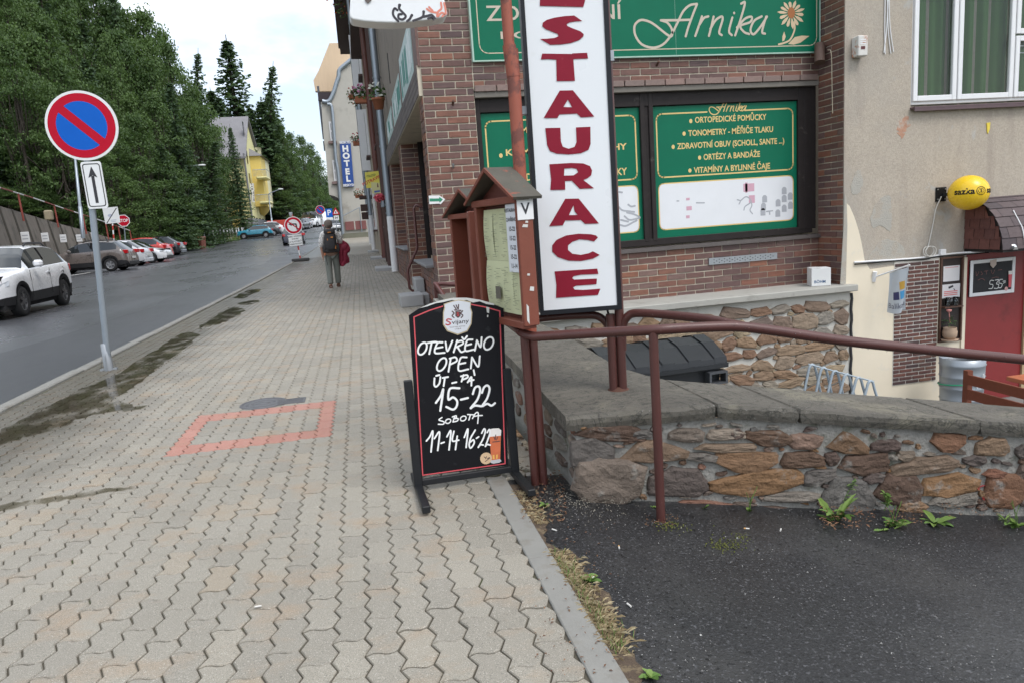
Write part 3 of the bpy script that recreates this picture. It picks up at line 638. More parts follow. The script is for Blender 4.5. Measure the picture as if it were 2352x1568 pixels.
ARN = [[(500, 185), (640, 184), (765, 180)], [(822, 38), (760, 50), (700, 105), (645, 215), (590, 320), (520, 400), (430, 430), (330, 400), (272, 320), (265, 235), (310, 186), (370, 188), (440, 222), (582, 328), (600, 272), (560, 208), (505, 186)],
       [(824, 40), (792, 120), (748, 240), (722, 328)], [(868, 150), (838, 240), (808, 325)], [(845, 225), (885, 165), (925, 150)], [(972, 152), (952, 240), (930, 325)],
       [(943, 262), (990, 185), (1042, 152), (1052, 180), (1022, 290), (1045, 318)], [(1140, 160), (1110, 280), (1135, 318)], [(1155, 118), (1156, 122)], [(1218, 36), (1252, 30), (1215, 170), (1165, 320)],
       [(1180, 250), (1255, 170), (1312, 155), (1300, 200), (1212, 236), (1245, 290), (1290, 308)], [(1402, 150), (1335, 190), (1302, 270), (1330, 310), (1390, 245), (1450, 152)], [(1442, 152), (1406, 285), (1432, 305)]]
m_post = M('white_print', (.72, .73, .75), .4, .05, 3, 30, .03)
m_pink = M_flat('faded_pink', (.62, .36, .44)); m_gry = M_flat('faded_grey', (.40, .41, .44)); m_ink = M_flat('black_ink', (.03, .03, .035))
def poster(name, label, x0, x1, cut):
    t = thing(name, label, 'poster', m=pp.m)
    obj('board', MB().box((x0, .885, -.006), (x1, 2.975, 0)), m_green, t)
    zb = cut
    obj('border_line', join(rrect(x0 + .07, zb + .03, x1 - .07, 2.86, .09, .022, .0015, gap=(x0 + .95, x1 - .95)), rrect(x0 + .07, 1.03, x1 - .07, zb - .07, .08, .018, .0015)), m_gold, t)
    obj('picture_strip', rfill(x0 + .075, 1.035, x1 - .075, zb - .075, .08, .001), m_post, t); return t
pz = pp.L(*c8(1000, 135))[1]
p2 = poster('window_poster', 'green window poster listing aids in gold above a faded picture strip', 4.765, 7.335, pz)
sub = lambda dx, dy, k: [[(dx + (x - 860) * k, dy + (y - 235) * k) for x, y in st] for st in ARN]
tx = join(fit(pp, 'ORTOPEDICKÉ POMŮCKY', c7, 805, 1445, 1066, 53, .02), fit(pp, 'TONOMETRY - MĚŘIČE TLAKU', c7, 745, 1505, 1180, 53, .02), fit(pp, 'ZDRAVOTNÍ OBUV (SCHOLL, SANTE ...)', c7, 645, 1605, 1290, 53, .02),
          fit(pp, 'ORTÉZY A BANDÁŽE', c7, 882, 1388, 1398, 53, .02), fit(pp, 'VITAMÍNY A BYLINNÉ ČAJE', c7, 795, 1478, 1510, 53, .02))
for q in ((768, 1087), (708, 1200), (610, 1318), (847, 1415), (760, 1530)): tx.disc(pp.L(*c7(*q)), .034, .002, 14, rx=.028)
obj('lettering', tx, m_gold, p2, kind='stuff')
obj('script_lettering', scr(pp, c7, sub(1100, 975, .28), 8, .002), m_gold, p2)
pic = MB()
for x, y, w, h in ((680, 330, 30, 18), (690, 405, 45, 30), (680, 475, 30, 22), (1160, 235, 20, 80), (1205, 330, 50, 60), (1180, 235, 90, 60)):
    a, b = pp.L(*c8(x - w / 2, y - h / 2)), pp.L(*c8(x + w / 2, y + h / 2)); pic.add([(a[0], a[1], .0025), (b[0], a[1], .0025), (b[0], b[1], .0025), (a[0], b[1], .0025)], [(3, 2, 1, 0)])
obj('pink_print', pic, m_pink, p2, kind='stuff')
pic = scr(pp, c8, [[(1110, 345), (1160, 310), (1200, 350), (1150, 390), (1140, 420)], [(1190, 330), (1205, 380), (1190, 420), (1210, 450)], [(1085, 335), (1110, 345), (1100, 370)], [(750, 360), (815, 360)], [(590, 345), (605, 345)], [(1325, 430), (1375, 425)], [(1350, 430), (1352, 455)]], 9, .0027)
for x, y in ((1470, 255), (1470, 320), (1520, 300), (1522, 375), (1296, 430), (1418, 440), (1310, 322), (1300, 385), (1420, 355), (1470, 400)):
    s, z = pp.L(*c8(x, y)); pic.add([(s - .045, z - .07, .003), (s + .045, z - .07, .003), (s + .045, z + .02, .003), (s + .02, z + .05, .003), (s - .02, z + .05, .003), (s - .045, z + .02, .003)], [range(6)])
obj('bottle_print', pic, m_gry, p2, kind='stuff')
p1 = poster('window_poster', 'green window poster partly hidden behind the tall white sign', 1.985, 4.545, pz)
tx = join(fit(pp, 'KOMPRESNÍ PUNČOCHY', c5a, 1060, 2255, 1478, 64, .022), fit(pp, 'ZDRAVOTNICKÉ POMŮCKY', crop(1900, 500, .3826), -700, 182, 130, 60, .022), fit(pp, 'MASÁŽNÍ PŘÍSTROJE', c5a, 1210, 2050, 1270, 60, .022)); tx.disc(pp.L(*c5a(1013, 1535)), .034, .002, 14, rx=.028); tx.disc(pp.L(*c5a(1190, 1272)), .034, .002, 14, rx=.028)
obj('lettering', tx, m_gold, p1, kind='stuff')
obj('shoe_print', scr(pp, c8, [[(105, 385), (140, 420), (200, 430), (240, 435)], [(160, 470), (200, 500), (260, 490), (285, 480), (240, 455), (180, 440)], [(120, 540), (170, 550), (230, 520), (260, 505)], [(130, 500), (190, 515)], [(190, 375), (215, 390), (245, 385)], [(100, 270), (140, 275)]], 14, .0025), m_gry, p1, kind='stuff')
# green fascia board
fp = Plane((0, YF - .075, 0), (1, 0, 0))
fb = thing('fascia_sign', 'large green fascia sign with cream script lettering and a flower', 'sign', m=fp.m)
obj('board', MB().box((1.93, 3.705, -.06), (7.615, 5.25, 0)), m_green, fb)
obj('edge_trim', MB().box((1.905, 3.685, -.062), (7.64, 3.705, .006)).box((1.905, 3.705, -.062), (1.93, 5.25, .006)).box((7.615, 3.705, -.062), (7.64, 5.25, .006)).box((5.118, 3.705, 0), (5.121, 5.25, .0015)), M('trim_pale_green', (.35, .5, .42), .4), fb)
obj('border_line', rrect(2.02, 3.80, 7.57, 5.6, .12, .014, .002), m_cream, fb)
m_cl = M('beige_letters', (.52, .45, .36), .5, .06, 10, 40, .05)
big = join(fit(fp, 'ZDRAVOTNÍ', c5a, 865, 2205, 135, 155, .008), fit(fp, 'POTŘEBY', c5a, 1010, 2075, 345, 75, .008))
obj('lettering', big, m_cl, fb)
obj('script_lettering', scr(fp, c7, ARN, 19, .002, n=8), m_cl, fb)
fl = MB()
for k in range(14):
    a = 2 * pi * k / 14 + .1; r1 = 128 if k % 2 else 112
    ln = [(1668 + cos(a + d) * r, 122 + sin(a + d) * r * (1.15 if sin(a) > 0 else .95)) for r, d in ((28, 0), (70, -.17), (100, -.13), (r1, 0), (100, .13), (70, .17))]
    q = [fp.L(*c7(*p)) for p in ln]; fl.add([(x, y, .002 + .0003 * (k % 3)) for x, y in q], [list(range(6))[::-1]])
for pts in ([(1640, 397), (1700, 335), (1760, 322), (1830, 325), (1750, 385), (1690, 403)], [(1604, 285), (1618, 330), (1606, 365), (1588, 375), (1588, 330)]):
    q = [fp.L(*c7(*p)) for p in pts]; fl.add([(x, y, .002) for x, y in q], [list(range(len(q)))[::-1]])
fl = join(fl, scr(fp, c7, [[(1695, 200), (1697, 270), (1660, 355), (1610, 385), (1556, 400)]], 14, .0022))
obj('flower', fl, M('flower_beige', (.62, .47, .30), .5, .06, 10, 40, .05), fb)
obj('flower_centre', MB().disc(fp.L(*c7(1668, 118)), .085, .0035, 20, rx=.065), M('flower_orange', (.36, .13, .04), .6, .2, 14), fb)
# vent grille, hooks, carton, lamp in the brick return
vg = MB().box((5.61, YF - .03, .40), (6.86, YF, .51))
hl = MB()
for k in range(24):
    for j in range(3):
        if (k + j) % 2 == 0: x = 5.70 + k * .047; z = .43 + j * .025; hl.cyl((x, YF - .0325, z), (x, YF - .028, z), .009, 8)
v = thing('vent_grille', 'long perforated grey metal vent below the shop window', 'vent'); obj('plate', vg, m_metal, v); obj('perforation', hl, m_black, v)
for (u, v_), lb_ in (((1508, 154), 'rusty bolt stub in the brick band under the fascia sign'), ((1408, 244), 'rusty bolt stub left of the fascia, above the arrow marker')):
    q = P(1508, 154, 1, YF) if u == 1508 else P(1405 * .0 + 1040, 244, 1, YF)
    tag(obj('bolt_stub', MB().cyl((0, .02, 0), (0, -.09, .06), .018, 8), M('rust', (.09, .045, .03), .85, .4, 20), loc=q), lb_, 'bolt')
cb = P(1878, 650, 1, 10.45)
ct = thing('carton', 'small white cardboard box standing on the concrete ledge', 'box', (cb.x, 10.42, -.052), radians(-20))
obj('body', MB().cbox((-.15, -.14, 0), (.15, .14, .29), .004), M('white_card', (.66, .66, .65), .7, .06, 6, 40, .05), ct)
obj('flap', MB().box((-.15, -.14, .291), (-.01, .14, .295)), M_flat('white_card_top', (.70, .70, .69)), ct)
tb = text_mb('BÖHM', .062, .001); obj('print', tb.xf(Matrix.Translation((-.02, -.1415, .07)) @ Matrix.Rotation(pi / 2, 4, 'X')), M_flat('blue_print', (.05, .12, .25)), ct)
obj('label_panel', MB().box((.1502, -.1, .04), (.1512, .02, .22)), M_flat('pale_blue_print', (.4, .55, .62)), ct)
lp = P(1893, 112, 0, 7.66)
lt = thing('wall_spotlight', 'rusty brown spotlight on the dark brick return beside the green sign', 'lamp', (7.655, lp.y, lp.z))
obj('bracket', MB().cyl((0, 0, 0), (-.1, -.02, .02), .05, 12), M('rust2', (.075, .045, .035), .8, .35, 15), lt)
obj('lamp_head', MB().cyl((-.1, -.03, .06), (-.16, -.12, -.24), .075, 14, r2=.085), M('rust3', (.10, .06, .045), .7, .35, 15), lt)
cu = [(7.64, lp.y - .12, lp.z - .05), (7.645, lp.y - .2, lp.z - .12), (7.648, lp.y - .22, lp.z - .6), (7.648, lp.y - .24, lp.z - 1.05)]
tag(obj('lamp_cable', MB().tube(spl(cu, 5), .008, 6), m_cream), 'thin beige cable hanging below the rusty spotlight', 'cable')

# ---------------------------------------------------------------- rubble base under the shop with its concrete ledge
base = thing('rubble_base', 'rubble stone base wall of the shop under a pale concrete ledge', 'wall')
obj('mortar_core', MB().box((1.6, 10.18, -2.5), (7.74, YF, -.16)), m_mortar_w, base)
obj('ledge', MB().cbox((1.55, 10.06, -.16), (7.80, YF + .02, -.056), .012), m_conc, base)
bpl = Plane((0, 10.18, 0), (1, 0, 0)); rr_ = random.Random(8); z = -.27; row = 0; cnt = 0
while z > -2.3:
    h = rr_.uniform(.15, .25); x = 1.72 + rr_.uniform(0, .2)
    while x < 7.65:
        w = rr_.uniform(.22, .52); hh = h * rr_.uniform(.7, .98)
        if w > .43 and rr_.random() < .3: hh *= .62
        if 7.45 < x + w: w = min(w, 7.70 - x)
        if x + w < 7.71 and w > .09: put_stone(base, bpl, x + w / 2, z - h / 2 + rr_.uniform(-.02, .02), w * 1.12, hh * 1.26, rr_.uniform(-.25, .25), .04, SM2, rr_.randrange(14)); cnt += 1
        if hh < h * .66 and x + w < 7.6 and rr_.random() < .8: put_stone(base, bpl, x + w / 2 + rr_.uniform(-.05, .05), z - h * .97, w * .6, h * .2, rr_.uniform(-.1, .1), .02, SM2, rr_.randrange(14))
        if rr_.random() < .75 and x + w < 7.6: put_stone(base, bpl, x + w + rr_.uniform(-.02, .03), z - h + rr_.uniform(-.03, .02), rr_.uniform(.08, .17), rr_.uniform(.05, .09), rr_.uniform(-.5, .5), .022, SM2, rr_.randrange(14))
        x += w + .015
    z -= h + .012; row += 1
tp = [(7.75, 10.17, -.2)] + [(7.752 + .008 * sin(k * 1.7), 10.165, -.2 - k * .09) for k in range(1, 24)]
obj('tar_joint', MB().tube(tp, .022, 6), M('tar', (.03, .03, .032), .7, .4, 20, 60, .5), base)

# ================================================================== RENDERED BUILDING ON THE RIGHT
m_plast, t_, b_ = newmat('roughcast')
c_ = mixc(t_, noise(t_, 1.2, 6, .65, 'World'), (.37, .32, .26), (.53, .465, .38)); c_ = mixc(t_, ramp(t_, noise(t_, 34, 3, .7, 'World'), [(.36, .34), (.62, 0)]), c_, (.22, .19, .16))
c_ = mixc(t_, ramp(t_, noise(t_, 2.1, 4, .55, 'World', dist=.6), [(.63, 0), (.68, .8)]), c_, (.42, .41, .385))
c_ = mixc(t_, ramp(t_, noise(t_, .8, 5, .6, 'World', stretch=(2.5, 1, .35)), [(.54, 0), (.80, .7)]), c_, (.26, .215, .18)); c_ = mixc(t_, ramp(t_, noise(t_, .55, 6, .6, 'World'), [(.52, 0), (.72, .6)]), c_, (.33, .31, .28))
t_.links.new(c_, b_.inputs['Base Color']); b_.inputs['Roughness'].default_value = .95; bump(t_, b_, noise(t_, 48, 4, .7, 'World'), .6, .014)
m_creamw = M('cream_paint', (.72, .64, .50), .8, .06, 3, 30, .25, .004, coord='World', dirt=((.60, .57, .5), 2.4, .6, .8))
m_patch = M('grey_patch', (.40, .38, .335), .95, .16, 5, 45, .9, .014, coord='World', dirt=((.40, .355, .295), 5, .48, .6))
hs = thing('rendered_house', 'beige roughcast house with white windows and cream painted lower wall', 'building')
pw = MB()
for a, b, c, d in ((7.66, 8.86, -2.5, 9), (8.86, 12.4, -2.5, 2.70), (8.86, 12.4, 4.75, 9), (12.4, 15, -2.5, 9)):
    pw.box((a, YP, c), (b, YP + .3, d))
obj('wall', pw, m_plast, hs)
obj('wall_back', MB().box((7.91, YP + .3, -2.5), (15, YP + 6, 9)), m_plast, hs)
edge = [(7.664, -2.45), (10.0, -2.45), (10.0, .20), (9.45, .23), (9.2, .205), (8.8, .18), (8.4, .16), (8.15, .15), (8.05, .3), (7.98, .62), (7.93, .8), (7.85, 1.02), (7.76, 1.2), (7.70, 1.25), (7.664, 1.3)]
cwm = MB().prism([(x, z) for x, z in edge], 0, .008); cwm.xf(Matrix(((1, 0, 0, 0), (0, 0, -1, YP), (0, 1, 0, 0), (0, 0, 0, 1))))
obj('cream_lower_wall', cwm, m_creamw, hs)
gpt = [(8.2, .45), (8.42, .62), (8.75, .5), (8.82, .28), (8.6, .2), (8.3, .22), (8.12, .3)]
for pts in ([(8.15, 1.0), (8.3, 1.25), (8.5, 1.32), (8.55, 1.0), (8.52, .75), (8.35, .85), (8.2, .82)], [(7.80, 1.55), (7.92, 1.78), (8.0, 1.6), (7.95, 1.4), (7.83, 1.38)], gpt):
    rr2 = random.Random(len(pts)); q = spl(pts, 5, True); o = MB().prism([(p.x + rr2.uniform(-.014, .014), p.y + rr2.uniform(-.014, .014)) for p in q], 0, .004)
    o.xf(Matrix(((1, 0, 0, 0), (0, 0, -1, YP), (0, 1, 0, 0), (0, 0, 0, 1)))); obj('mortar_patch', o, m_patch, hs)
q = spl([(8.62, 2.44), (8.72, 2.56), (8.82, 2.52), (8.85, 2.42), (8.78, 2.34), (8.72, 2.22), (8.64, 2.3)], 5, True); o = MB().prism([(p.x + random.uniform(-.03, .03), p.y + random.uniform(-.03, .03)) for p in q], 0, .003); o.xf(Matrix(((1, 0, 0, 0), (0, 0, -1, YP), (0, 1, 0, 0), (0, 0, 0, 1))))
obj('rust_stain', o, M('bare_brick_stain', (.43, .24, .16), .95, .3, 9, 40, .6, .01, coord='World', dirt=((.43, .38, .32), 7, .48, .6)), hs)
obj('corner_render', MB().prism([(7.6, -.05), (7.70, -.05), (7.72, .9), (7.70, 1.35), (7.665, 1.4), (7.655, .9)], 0, .012).xf(Matrix(((1, 0, 0, 0), (0, 0, -1, YP), (0, 1, 0, 0), (0, 0, 0, 1)))), m_patch, hs)
# upper window
win = MB(); gy_ = YP + .10
def bars(mb, x0, x1, z0, z1, w, y0, y1):
    mb.cbox((x0, y0, z0), (x0 + w, y1, z1), .008).cbox((x1 - w, y0, z0), (x1, y1, z1), .008).cbox((x0 + w - .002, y0 + .002, z0), (x1 - w + .002, y1, z0 + w), .008).cbox((x0 + w - .002, y0 + .002, z1 - w), (x1 - w + .002, y1, z1), .008)
wh = thing('house_window', 'white framed triple window with green curtains on the rendered house', 'window')
fo = MB(); bars(fo, 8.865, 12.39, 2.73, 4.74, .06, gy_ - .05, gy_ + .05); obj('frame', fo, m_white, wh)
X1, X2 = P(2192, 120, 1, gy_).x, P(2322, 120, 1, gy_).x
pan = [(8.92, X1 - .01, 2.78, 4.69), (X1 + .01, X2 - .01, 2.78, 4.69), (X2 + .01, 12.34, 2.78, 3.75), (X2 + .01, 12.34, 3.78, 4.69)]
for a, b, c, d in pan:
    s_ = MB(); bars(s_, a, b, c, d, .085, gy_ - .085, gy_ - .01); o = obj('sash', s_, m_white, wh)
    obj('pane', MB().add([(a + .07, gy_ - .04, c + .07), (b - .07, gy_ - .04, c + .07), (b - .07, gy_ - .04, d - .07), (a + .07, gy_ - .04, d - .07)], [(0, 1, 2, 3)]), gl, o)
    bl = MB(); n_ = 3
    bl.box((a + .09, gy_ + .0, d - .15), (b - .09, gy_ + .012, d - .135)).box((a + .09, gy_ + .0, d - .26), (b - .09, gy_ + .012, d - .245))
    for j in range(4): x = a + .14 + j * (b - a - .28) / 3; bl.bar((x, gy_ + .005, d - .245), (x + .03, gy_ + .005, d - .14), .012, .012)
    obj('blind_rail', bl, m_white, o)
cu_ = MB(); NX = 160; vs_ = []
for k in range(NX + 1):
    x = 8.87 + 3.5 * k / NX; y = gy_ + .16 + .05 * sin(x * 19 + 1.5 * sin(x * 3.1)) + .025 * sin(x * 47)
    vs_ += [(x, y, 2.72), (x, y, 4.75)]
cu_.add(vs_, [(2 * k, 2 * k + 2, 2 * k + 3, 2 * k + 1) for k in range(NX)], 0, True)
obj('curtain', cu_, M('green_curtain', (.14, .27, .09), .85, .15, 4, 60, .2), wh)
obj('room_back', MB().box((8.87, gy_ + .35, 2.6), (12.38, gy_ + .4, 4.9)), m_black, wh)
obj('sill', MB().box((8.85, YP - .10, 2.655), (12.42, gy_, 2.685)).box((8.85, YP - .10, 2.615), (12.42, YP - .09, 2.657)), M('brown_sill', (.10, .06, .065), .5, .3, 8), wh)
# intercom box, cables, marker tag, junction box, lamp plate and ball
ic = P(1966, 108, 1, YP)
t = thing('alarm_box', 'small white alarm box stained with rust at the house corner', 'box', (ic.x, YP, ic.z))
obj('housing', MB().cbox((-.08, -.16, -.17), (.09, 0, .13), .012), M('rusty_white', (.62, .60, .56), .5, .08, 8, 40, .1, dirt=((.40, .14, .05), 5, .52, .62)), t)
obj('slot', MB().box((-.05, -.163, .06), (.05, -.158, .075)).box((-.05, -.163, .03), (.05, -.158, .045)).box((-.05, -.163, .0), (.05, -.158, .015)), m_white, t)
obj('lens', MB().box((-.035, -.164, -.075), (.035, -.158, -.03)), M_flat('dark_red_lens', (.10, .02, .02)), t)
cpts = [[(2033, -5), (2032, 60), (2033, 125)], [(2040, -5), (2036, 70), (2030, 122)], [(2042, -5), (2044, 60), (2052, 120)], [(2038, -5), (2040, 70), (2046, 124)]]
for k, pts in enumerate(cpts):
    q = [P(u, v, 1, YP - .015) for u, v in pts]
    tag(obj('hanging_cable', MB().tube(spl(q, 5), .008, 6), m_white), ('leftmost', 'second from left', 'rightmost', 'second from right')[k] + ' of the loose white cables hanging left of the window', 'cable', 'cables hanging on the rendered wall')
yt = P(2269, 294, 1, YP); o = MB().prism([(-.035, .075), (.035, .085), (.03, -.02), (-.005, -.10), (-.02, -.06)], 0, .012).xf(Matrix(((1, 0, 0, 0), (0, 0, -1, 0), (0, 1, 0, 0), (0, 0, 0, 1))))
tag(obj('broken_tag', o, M('yellow_plastic', (.72, .55, .05), .4, .1, 12), loc=(yt.x, YP, yt.z)), 'broken scrap of yellow plastic on the wall below the window', 'tag')
bp = P(2160, 447, 1, YP)
t = thing('ball_lamp_bracket', 'black square wall plate carrying the yellow ball lamp', 'bracket', (bp.x, YP, bp.z))
obj('plate', MB().cbox((-.1, -.02, -.115), (.1, 0, .115), .004), m_black, t)
obj('screws', MB().cyl((-.07, -.02, .08), (-.07, -.03, .08), .012, 8).cyl((.07, -.02, .08), (.07, -.03, .08), .012, 8).cyl((-.07, -.02, -.08), (-.07, -.03, -.08), .012, 8).cyl((.07, -.02, -.08), (.07, -.03, -.08), .012, 8), m_metal, t)
obj('arm', MB().bar((.02, -.03, -.01), (.35, -.36, -.01), .05, .05), m_black, t)
BR = .285; bcq = P(2225, 443, 1, 9.86)
ball = thing('ball_sign', 'yellow ball shaped advertising lamp on the wall beside the shingled canopy', 'sign', bcq)
bl = MB(); pf = [(BR * 1.03 * sin(pi * k / 20), -BR * .96 * cos(pi * k / 20)) for k in range(21)]; bl.lathe(pf, 36)
obj('globe', bl, M('yellow_globe', (.80, .52, .02), .28, .06, 2, 20, .02, dirt=((.45, .30, .03), 5, .68, .85)), ball)
def on_ball(mb, a0, z0, r):                             # bend flat print round the globe
    o = []
    for x, y, z in mb.v: a = a0 + x / r; el = (y + z0) / r; o.append((r * 1.03 * cos(el) * sin(a), -r * 1.03 * cos(el) * cos(a), r * .96 * sin(el)))
    mb.v = o; return mb
va = math.atan2(-bcq.x, bcq.y) ; va = -va                # the side that faces the street
prn = join(on_ball(text_mb('sazka', .135, .004), -.62 - .72 + .35, .02, BR + .002), on_ball(text_mb('sazka', .135, .004), .92 - .25, .02, BR + .002), on_ball(join(MB().ring((0, 0), .062, .072), MB().ring((0, 0), .042, .049, n=6), text_mb('S', .07, .002)), -.17, .02, BR + .002))
obj('print', prn, m_black, ball)
lc = [P(u, v, 1, YP - .012) for u, v in ((2158, 452), (2150, 480), (2142, 520), (2132, 565), (2127, 577))]; lc[0] += Vector((0, -.04, 0))
cc = P(2130, 578, 1, YP - .02); loop = [(cc.x + .09 * cos(a) - .0, cc.y - .004 * k, cc.z + .085 * sin(a)) for k, a in enumerate([pi * .5 + .5 * j for j in range(26)])]
tag(obj('lamp_cable', MB().tube(spl(lc, 5) + [Vector(q) for q in loop], .009, 6), M('white_cable', (.62, .60, .55), .5, .08, 10)), 'white lamp cable ending in a coil on the wall', 'cable')
jb = P(2161, 580, 1, YP); tag(obj('junction_box', MB().cbox((-.055, -.06, -.05), (.055, 0, .05), .008), m_white, loc=(jb.x, YP, jb.z)), 'small white junction box above the dark niche', 'box')
rc = [P(u, v, 1, YP - .02) for u, v in ((1962, 603), (2060, 597), (2120, 592), (2150, 588), (2200, 582), (2235, 577))]; rc[-1] += Vector((0, -.3, 0))
tag(obj('wall_conduit', MB().tube(spl(rc, 5), .016, 8), m_white), 'white cable duct running along the top of the cream wall', 'cable')
rc2 = [q + Vector((.0, -.012, -.035 + .02 * (k % 2))) for k, q in enumerate(rc)]; tag(obj('wall_cable', MB().tube(spl(rc2, 5), .010, 6), m_black), 'black cable sagging just below the white duct', 'cable')
# panel of bare brick in the cream wall
bk = thing('bare_brick_wall', 'panel of bare dark brick left open in the cream wall', 'wall'); BX0, BX1, BZ0, BZ1 = 8.61, 9.465, -1.86, .235
obj('mortar', MB().box((BX0, YP - .014, BZ0), (BX1, YP + .01, BZ1)), M('white_joint', (.62, .59, .53), .9, .1, 6), bk)
m_brick2 = M_pieces('old_brick', [(0, (.11, .05, .045)), (.4, (.16, .065, .05)), (.7, (.075, .045, .045)), (1, (.19, .09, .06))], .7, bs=50, bst=.4)
bm_ = {}; z = BZ0 + .01; k = 0
while z < BZ1 - .05:
    x = BX0 - (.13 if k % 2 else 0)
    while x < BX1 - .02:
        a, b = max(x, BX0), min(x + .255, BX1); ln = round(b - a - .021, 3)
        if ln > .03:
            if ln not in bm_: bm_[ln] = MB().cbox((-ln / 2, -.018, -.0235), (ln / 2, .01, .0235), .004).mesh(m_brick2, 'brick')
            obj('brick', bm_[ln], None, bk, loc=((a + b) / 2, YP - .012 + random.uniform(-.002, .002), z + .027))
        x += .255
    z += .0665; k += 1
# small flag on an angled rod
f0, f1 = P(2008, 637, 1, YP - .02), P(2090, 609, 1, 9.75)
t = thing('flag', 'small white flag with coloured squares on an angled white rod', 'flag')
obj('rod', MB().cyl(f0, f1, .014, 10), m_white, t); obj('socket', MB().cyl(f0 + Vector((0, .02, -.07)), f0 + Vector((0, -.02, .09)), .035, 10), m_white, t)
d_ = (f1 - f0); fa, fb_ = f0 + d_ * .44, f0 + d_ * .97; hgt = .64
def flagpt(u, w): p = fa + (fb_ - fa) * u; return p + Vector((.012 * sin(u * 9 + w * 3), .035 * sin(u * 6.5 + w * 2) * (.4 + w), -.02 - w * hgt * (1 + .04 * sin(u * 5)) + (fa.z - p.z) * w * .75))
fg = MB(); n = 14; fg.add([flagpt(i / n, j / n) for j in range(n + 1) for i in range(n + 1)], [(j * (n + 1) + i, j * (n + 1) + i + 1, (j + 1) * (n + 1) + i + 1, (j + 1) * (n + 1) + i)[::-1] for j in range(n) for i in range(n)], 0, True)
obj('cloth', fg, M('flag_cloth', (.50, .53, .56), .8, .06, 6, 60, .1), t)
def sq(u0, u1, w0, w1, mat, nm):
    a = [flagpt(u0 + (u1 - u0) * i / 3, w0 + (w1 - w0) * j / 3) + Vector((0, -.005, 0)) for j in range(4) for i in range(4)]
    obj(nm, MB().add(a, [(j * 4 + i, j * 4 + i + 1, j * 4 + i + 5, j * 4 + i + 4)[::-1] for j in range(3) for i in range(3)]), mat, t)
sq(.5, .72, .28, .46, M_flat('flag_ochre', (.60, .35, .06)), 'ochre_square'); sq(.26, .46, .50, .68, M_flat('flag_navy', (.04, .04, .12)), 'navy_square'); sq(.5, .72, .50, .68, M_flat('flag_blue', (.08, .33, .60)), 'blue_square')
tb = text_mb('Balíkovna', .115, 0); w_ = [q[0] for q in tb.v]; tb.v = [tuple(flagpt(.06 + .88 * (x - min(w_)) / (max(w_) - min(w_)), .83 - y / hgt) + Vector((0, -.006, 0))) for x, y, z in tb.v]; obj('lettering', tb, M_flat('flag_ink', (.10, .10, .14)), t)
# niche with papers and pot plant
nx0, nx1, nz0, nz1 = 9.485, 9.94, -1.21, .235
t = thing('wall_niche', 'dark wooden display niche with notices between brick panel and red door', 'cabinet')
m_wood = M('dark_wood', (.085, .04, .025), .6, .3, 4, 30, .2, stretch=(1, 1, 6))
obj('case', MB().box((nx0, YP - .01, nz0), (nx0 + .03, YP - .045, nz1)).box((nx1 - .03, YP - .01, nz0), (nx1, YP - .045, nz1)).box((nx0 + .03, YP - .011, nz1 - .03), (nx1 - .03, YP - .045, nz1)).box((nx0 + .03, YP - .011, nz0), (nx1 - .03, YP - .045, nz0 + .04)), m_wood, t)
obj('back_panel', MB().box((nx0 + .02, YP - .012, nz0 + .02), (nx1 - .02, YP - .009, nz1 - .02)), M('niche_back', (.022, .014, .012), .6, .3, 5), t)
obj('shelf', MB().box((nx0 + .03, YP - .12, -.62), (nx1 - .06, YP - .012, -.595)), m_wood, t)
for (a, b, c, d), nm, mt in (((.04, .36, -.18, .08), 'notice', 'notice_white'), ((.03, .38, -.46, -.23), 'camera_notice', 'notice_white2'), ((.10, .30, -.53, -.485), 'sticker', 'notice_grey')):
    o = obj(nm, MB().box((nx0 + .03 + a, YP - .02, c), (nx0 + .03 + b, YP - .014, d)), M_flat(mt, (.66, .64, .64) if 'grey' not in mt else (.45, .45, .47)), t)
obj('notice_print', join(*[MB().box((nx0 + .09, YP - .022, -.36 - k * .03), (nx0 + .36, YP - .0205, -.345 - k * .03)) for k in range(3)], MB().box((nx0 + .1, YP - .022, .05), (nx0 + .36, YP - .0205, .058))), M_flat('red_print', (.6, .12, .12)), t, kind='stuff')
obj('camera_symbol', MB().bar((nx0 + .18, YP - .022, -.29), (nx0 + .27, YP - .022, -.265), .002, .035).bar((nx0 + .28, YP - .022, -.31), (nx0 + .31, YP - .022, -.34), .002, .012), m_ink, t)
for k, x in enumerate((.12, .27)):
    tag(obj('drinking_glass', MB().lathe([(.03, 0), (.04, .01), (.042, .15), (.038, .15), (.034, .015)], 14), M_clear('glass%d' % k, (.75, .78, .78)), loc=(nx0 + x, YP - .08, -.595)), ('left of two drinking glasses on the niche shelf', 'right of two drinking glasses on the niche shelf')[k], 'glass')
pt = thing('pot_plant', 'small leafy plant in a round clay pot at the bottom of the niche', 'plant', (nx0 + .13, YP - .13, nz0 + .04))
m_clay = M('clay_pot', (.42, .30, .21), .8, .15, 8); obj('pot', MB().lathe([(.0, .02), (.07, .02), (.11, .08), (.115, .15), (.10, .2), (.105, .22), (.09, .22), (.08, .15)], 20), m_clay, pt); obj('saucer', MB().lathe([(0, 0), (.12, 0), (.135, .025), (.12, .025), (0, .015)], 20), m_clay, pt)
lf = MB(); rl = random.Random(3)
for k in range(46):
    a, el = rl.uniform(0, 6.28), rl.uniform(.1, 1.4); r = rl.uniform(.05, .14); c_ = Vector((r * cos(a) * cos(el), r * sin(a) * cos(el), .24 + r * sin(el) * 1.4)); d1 = Vector((cos(a), sin(a), rl.uniform(-.4, .6))).normalized() * .035; d2 = Vector((-sin(a), cos(a), 0)) * .018
    lf.add([c_ - d1, c_ + d2, c_ + d1, c_ - d2], [(0, 1, 2, 3)])
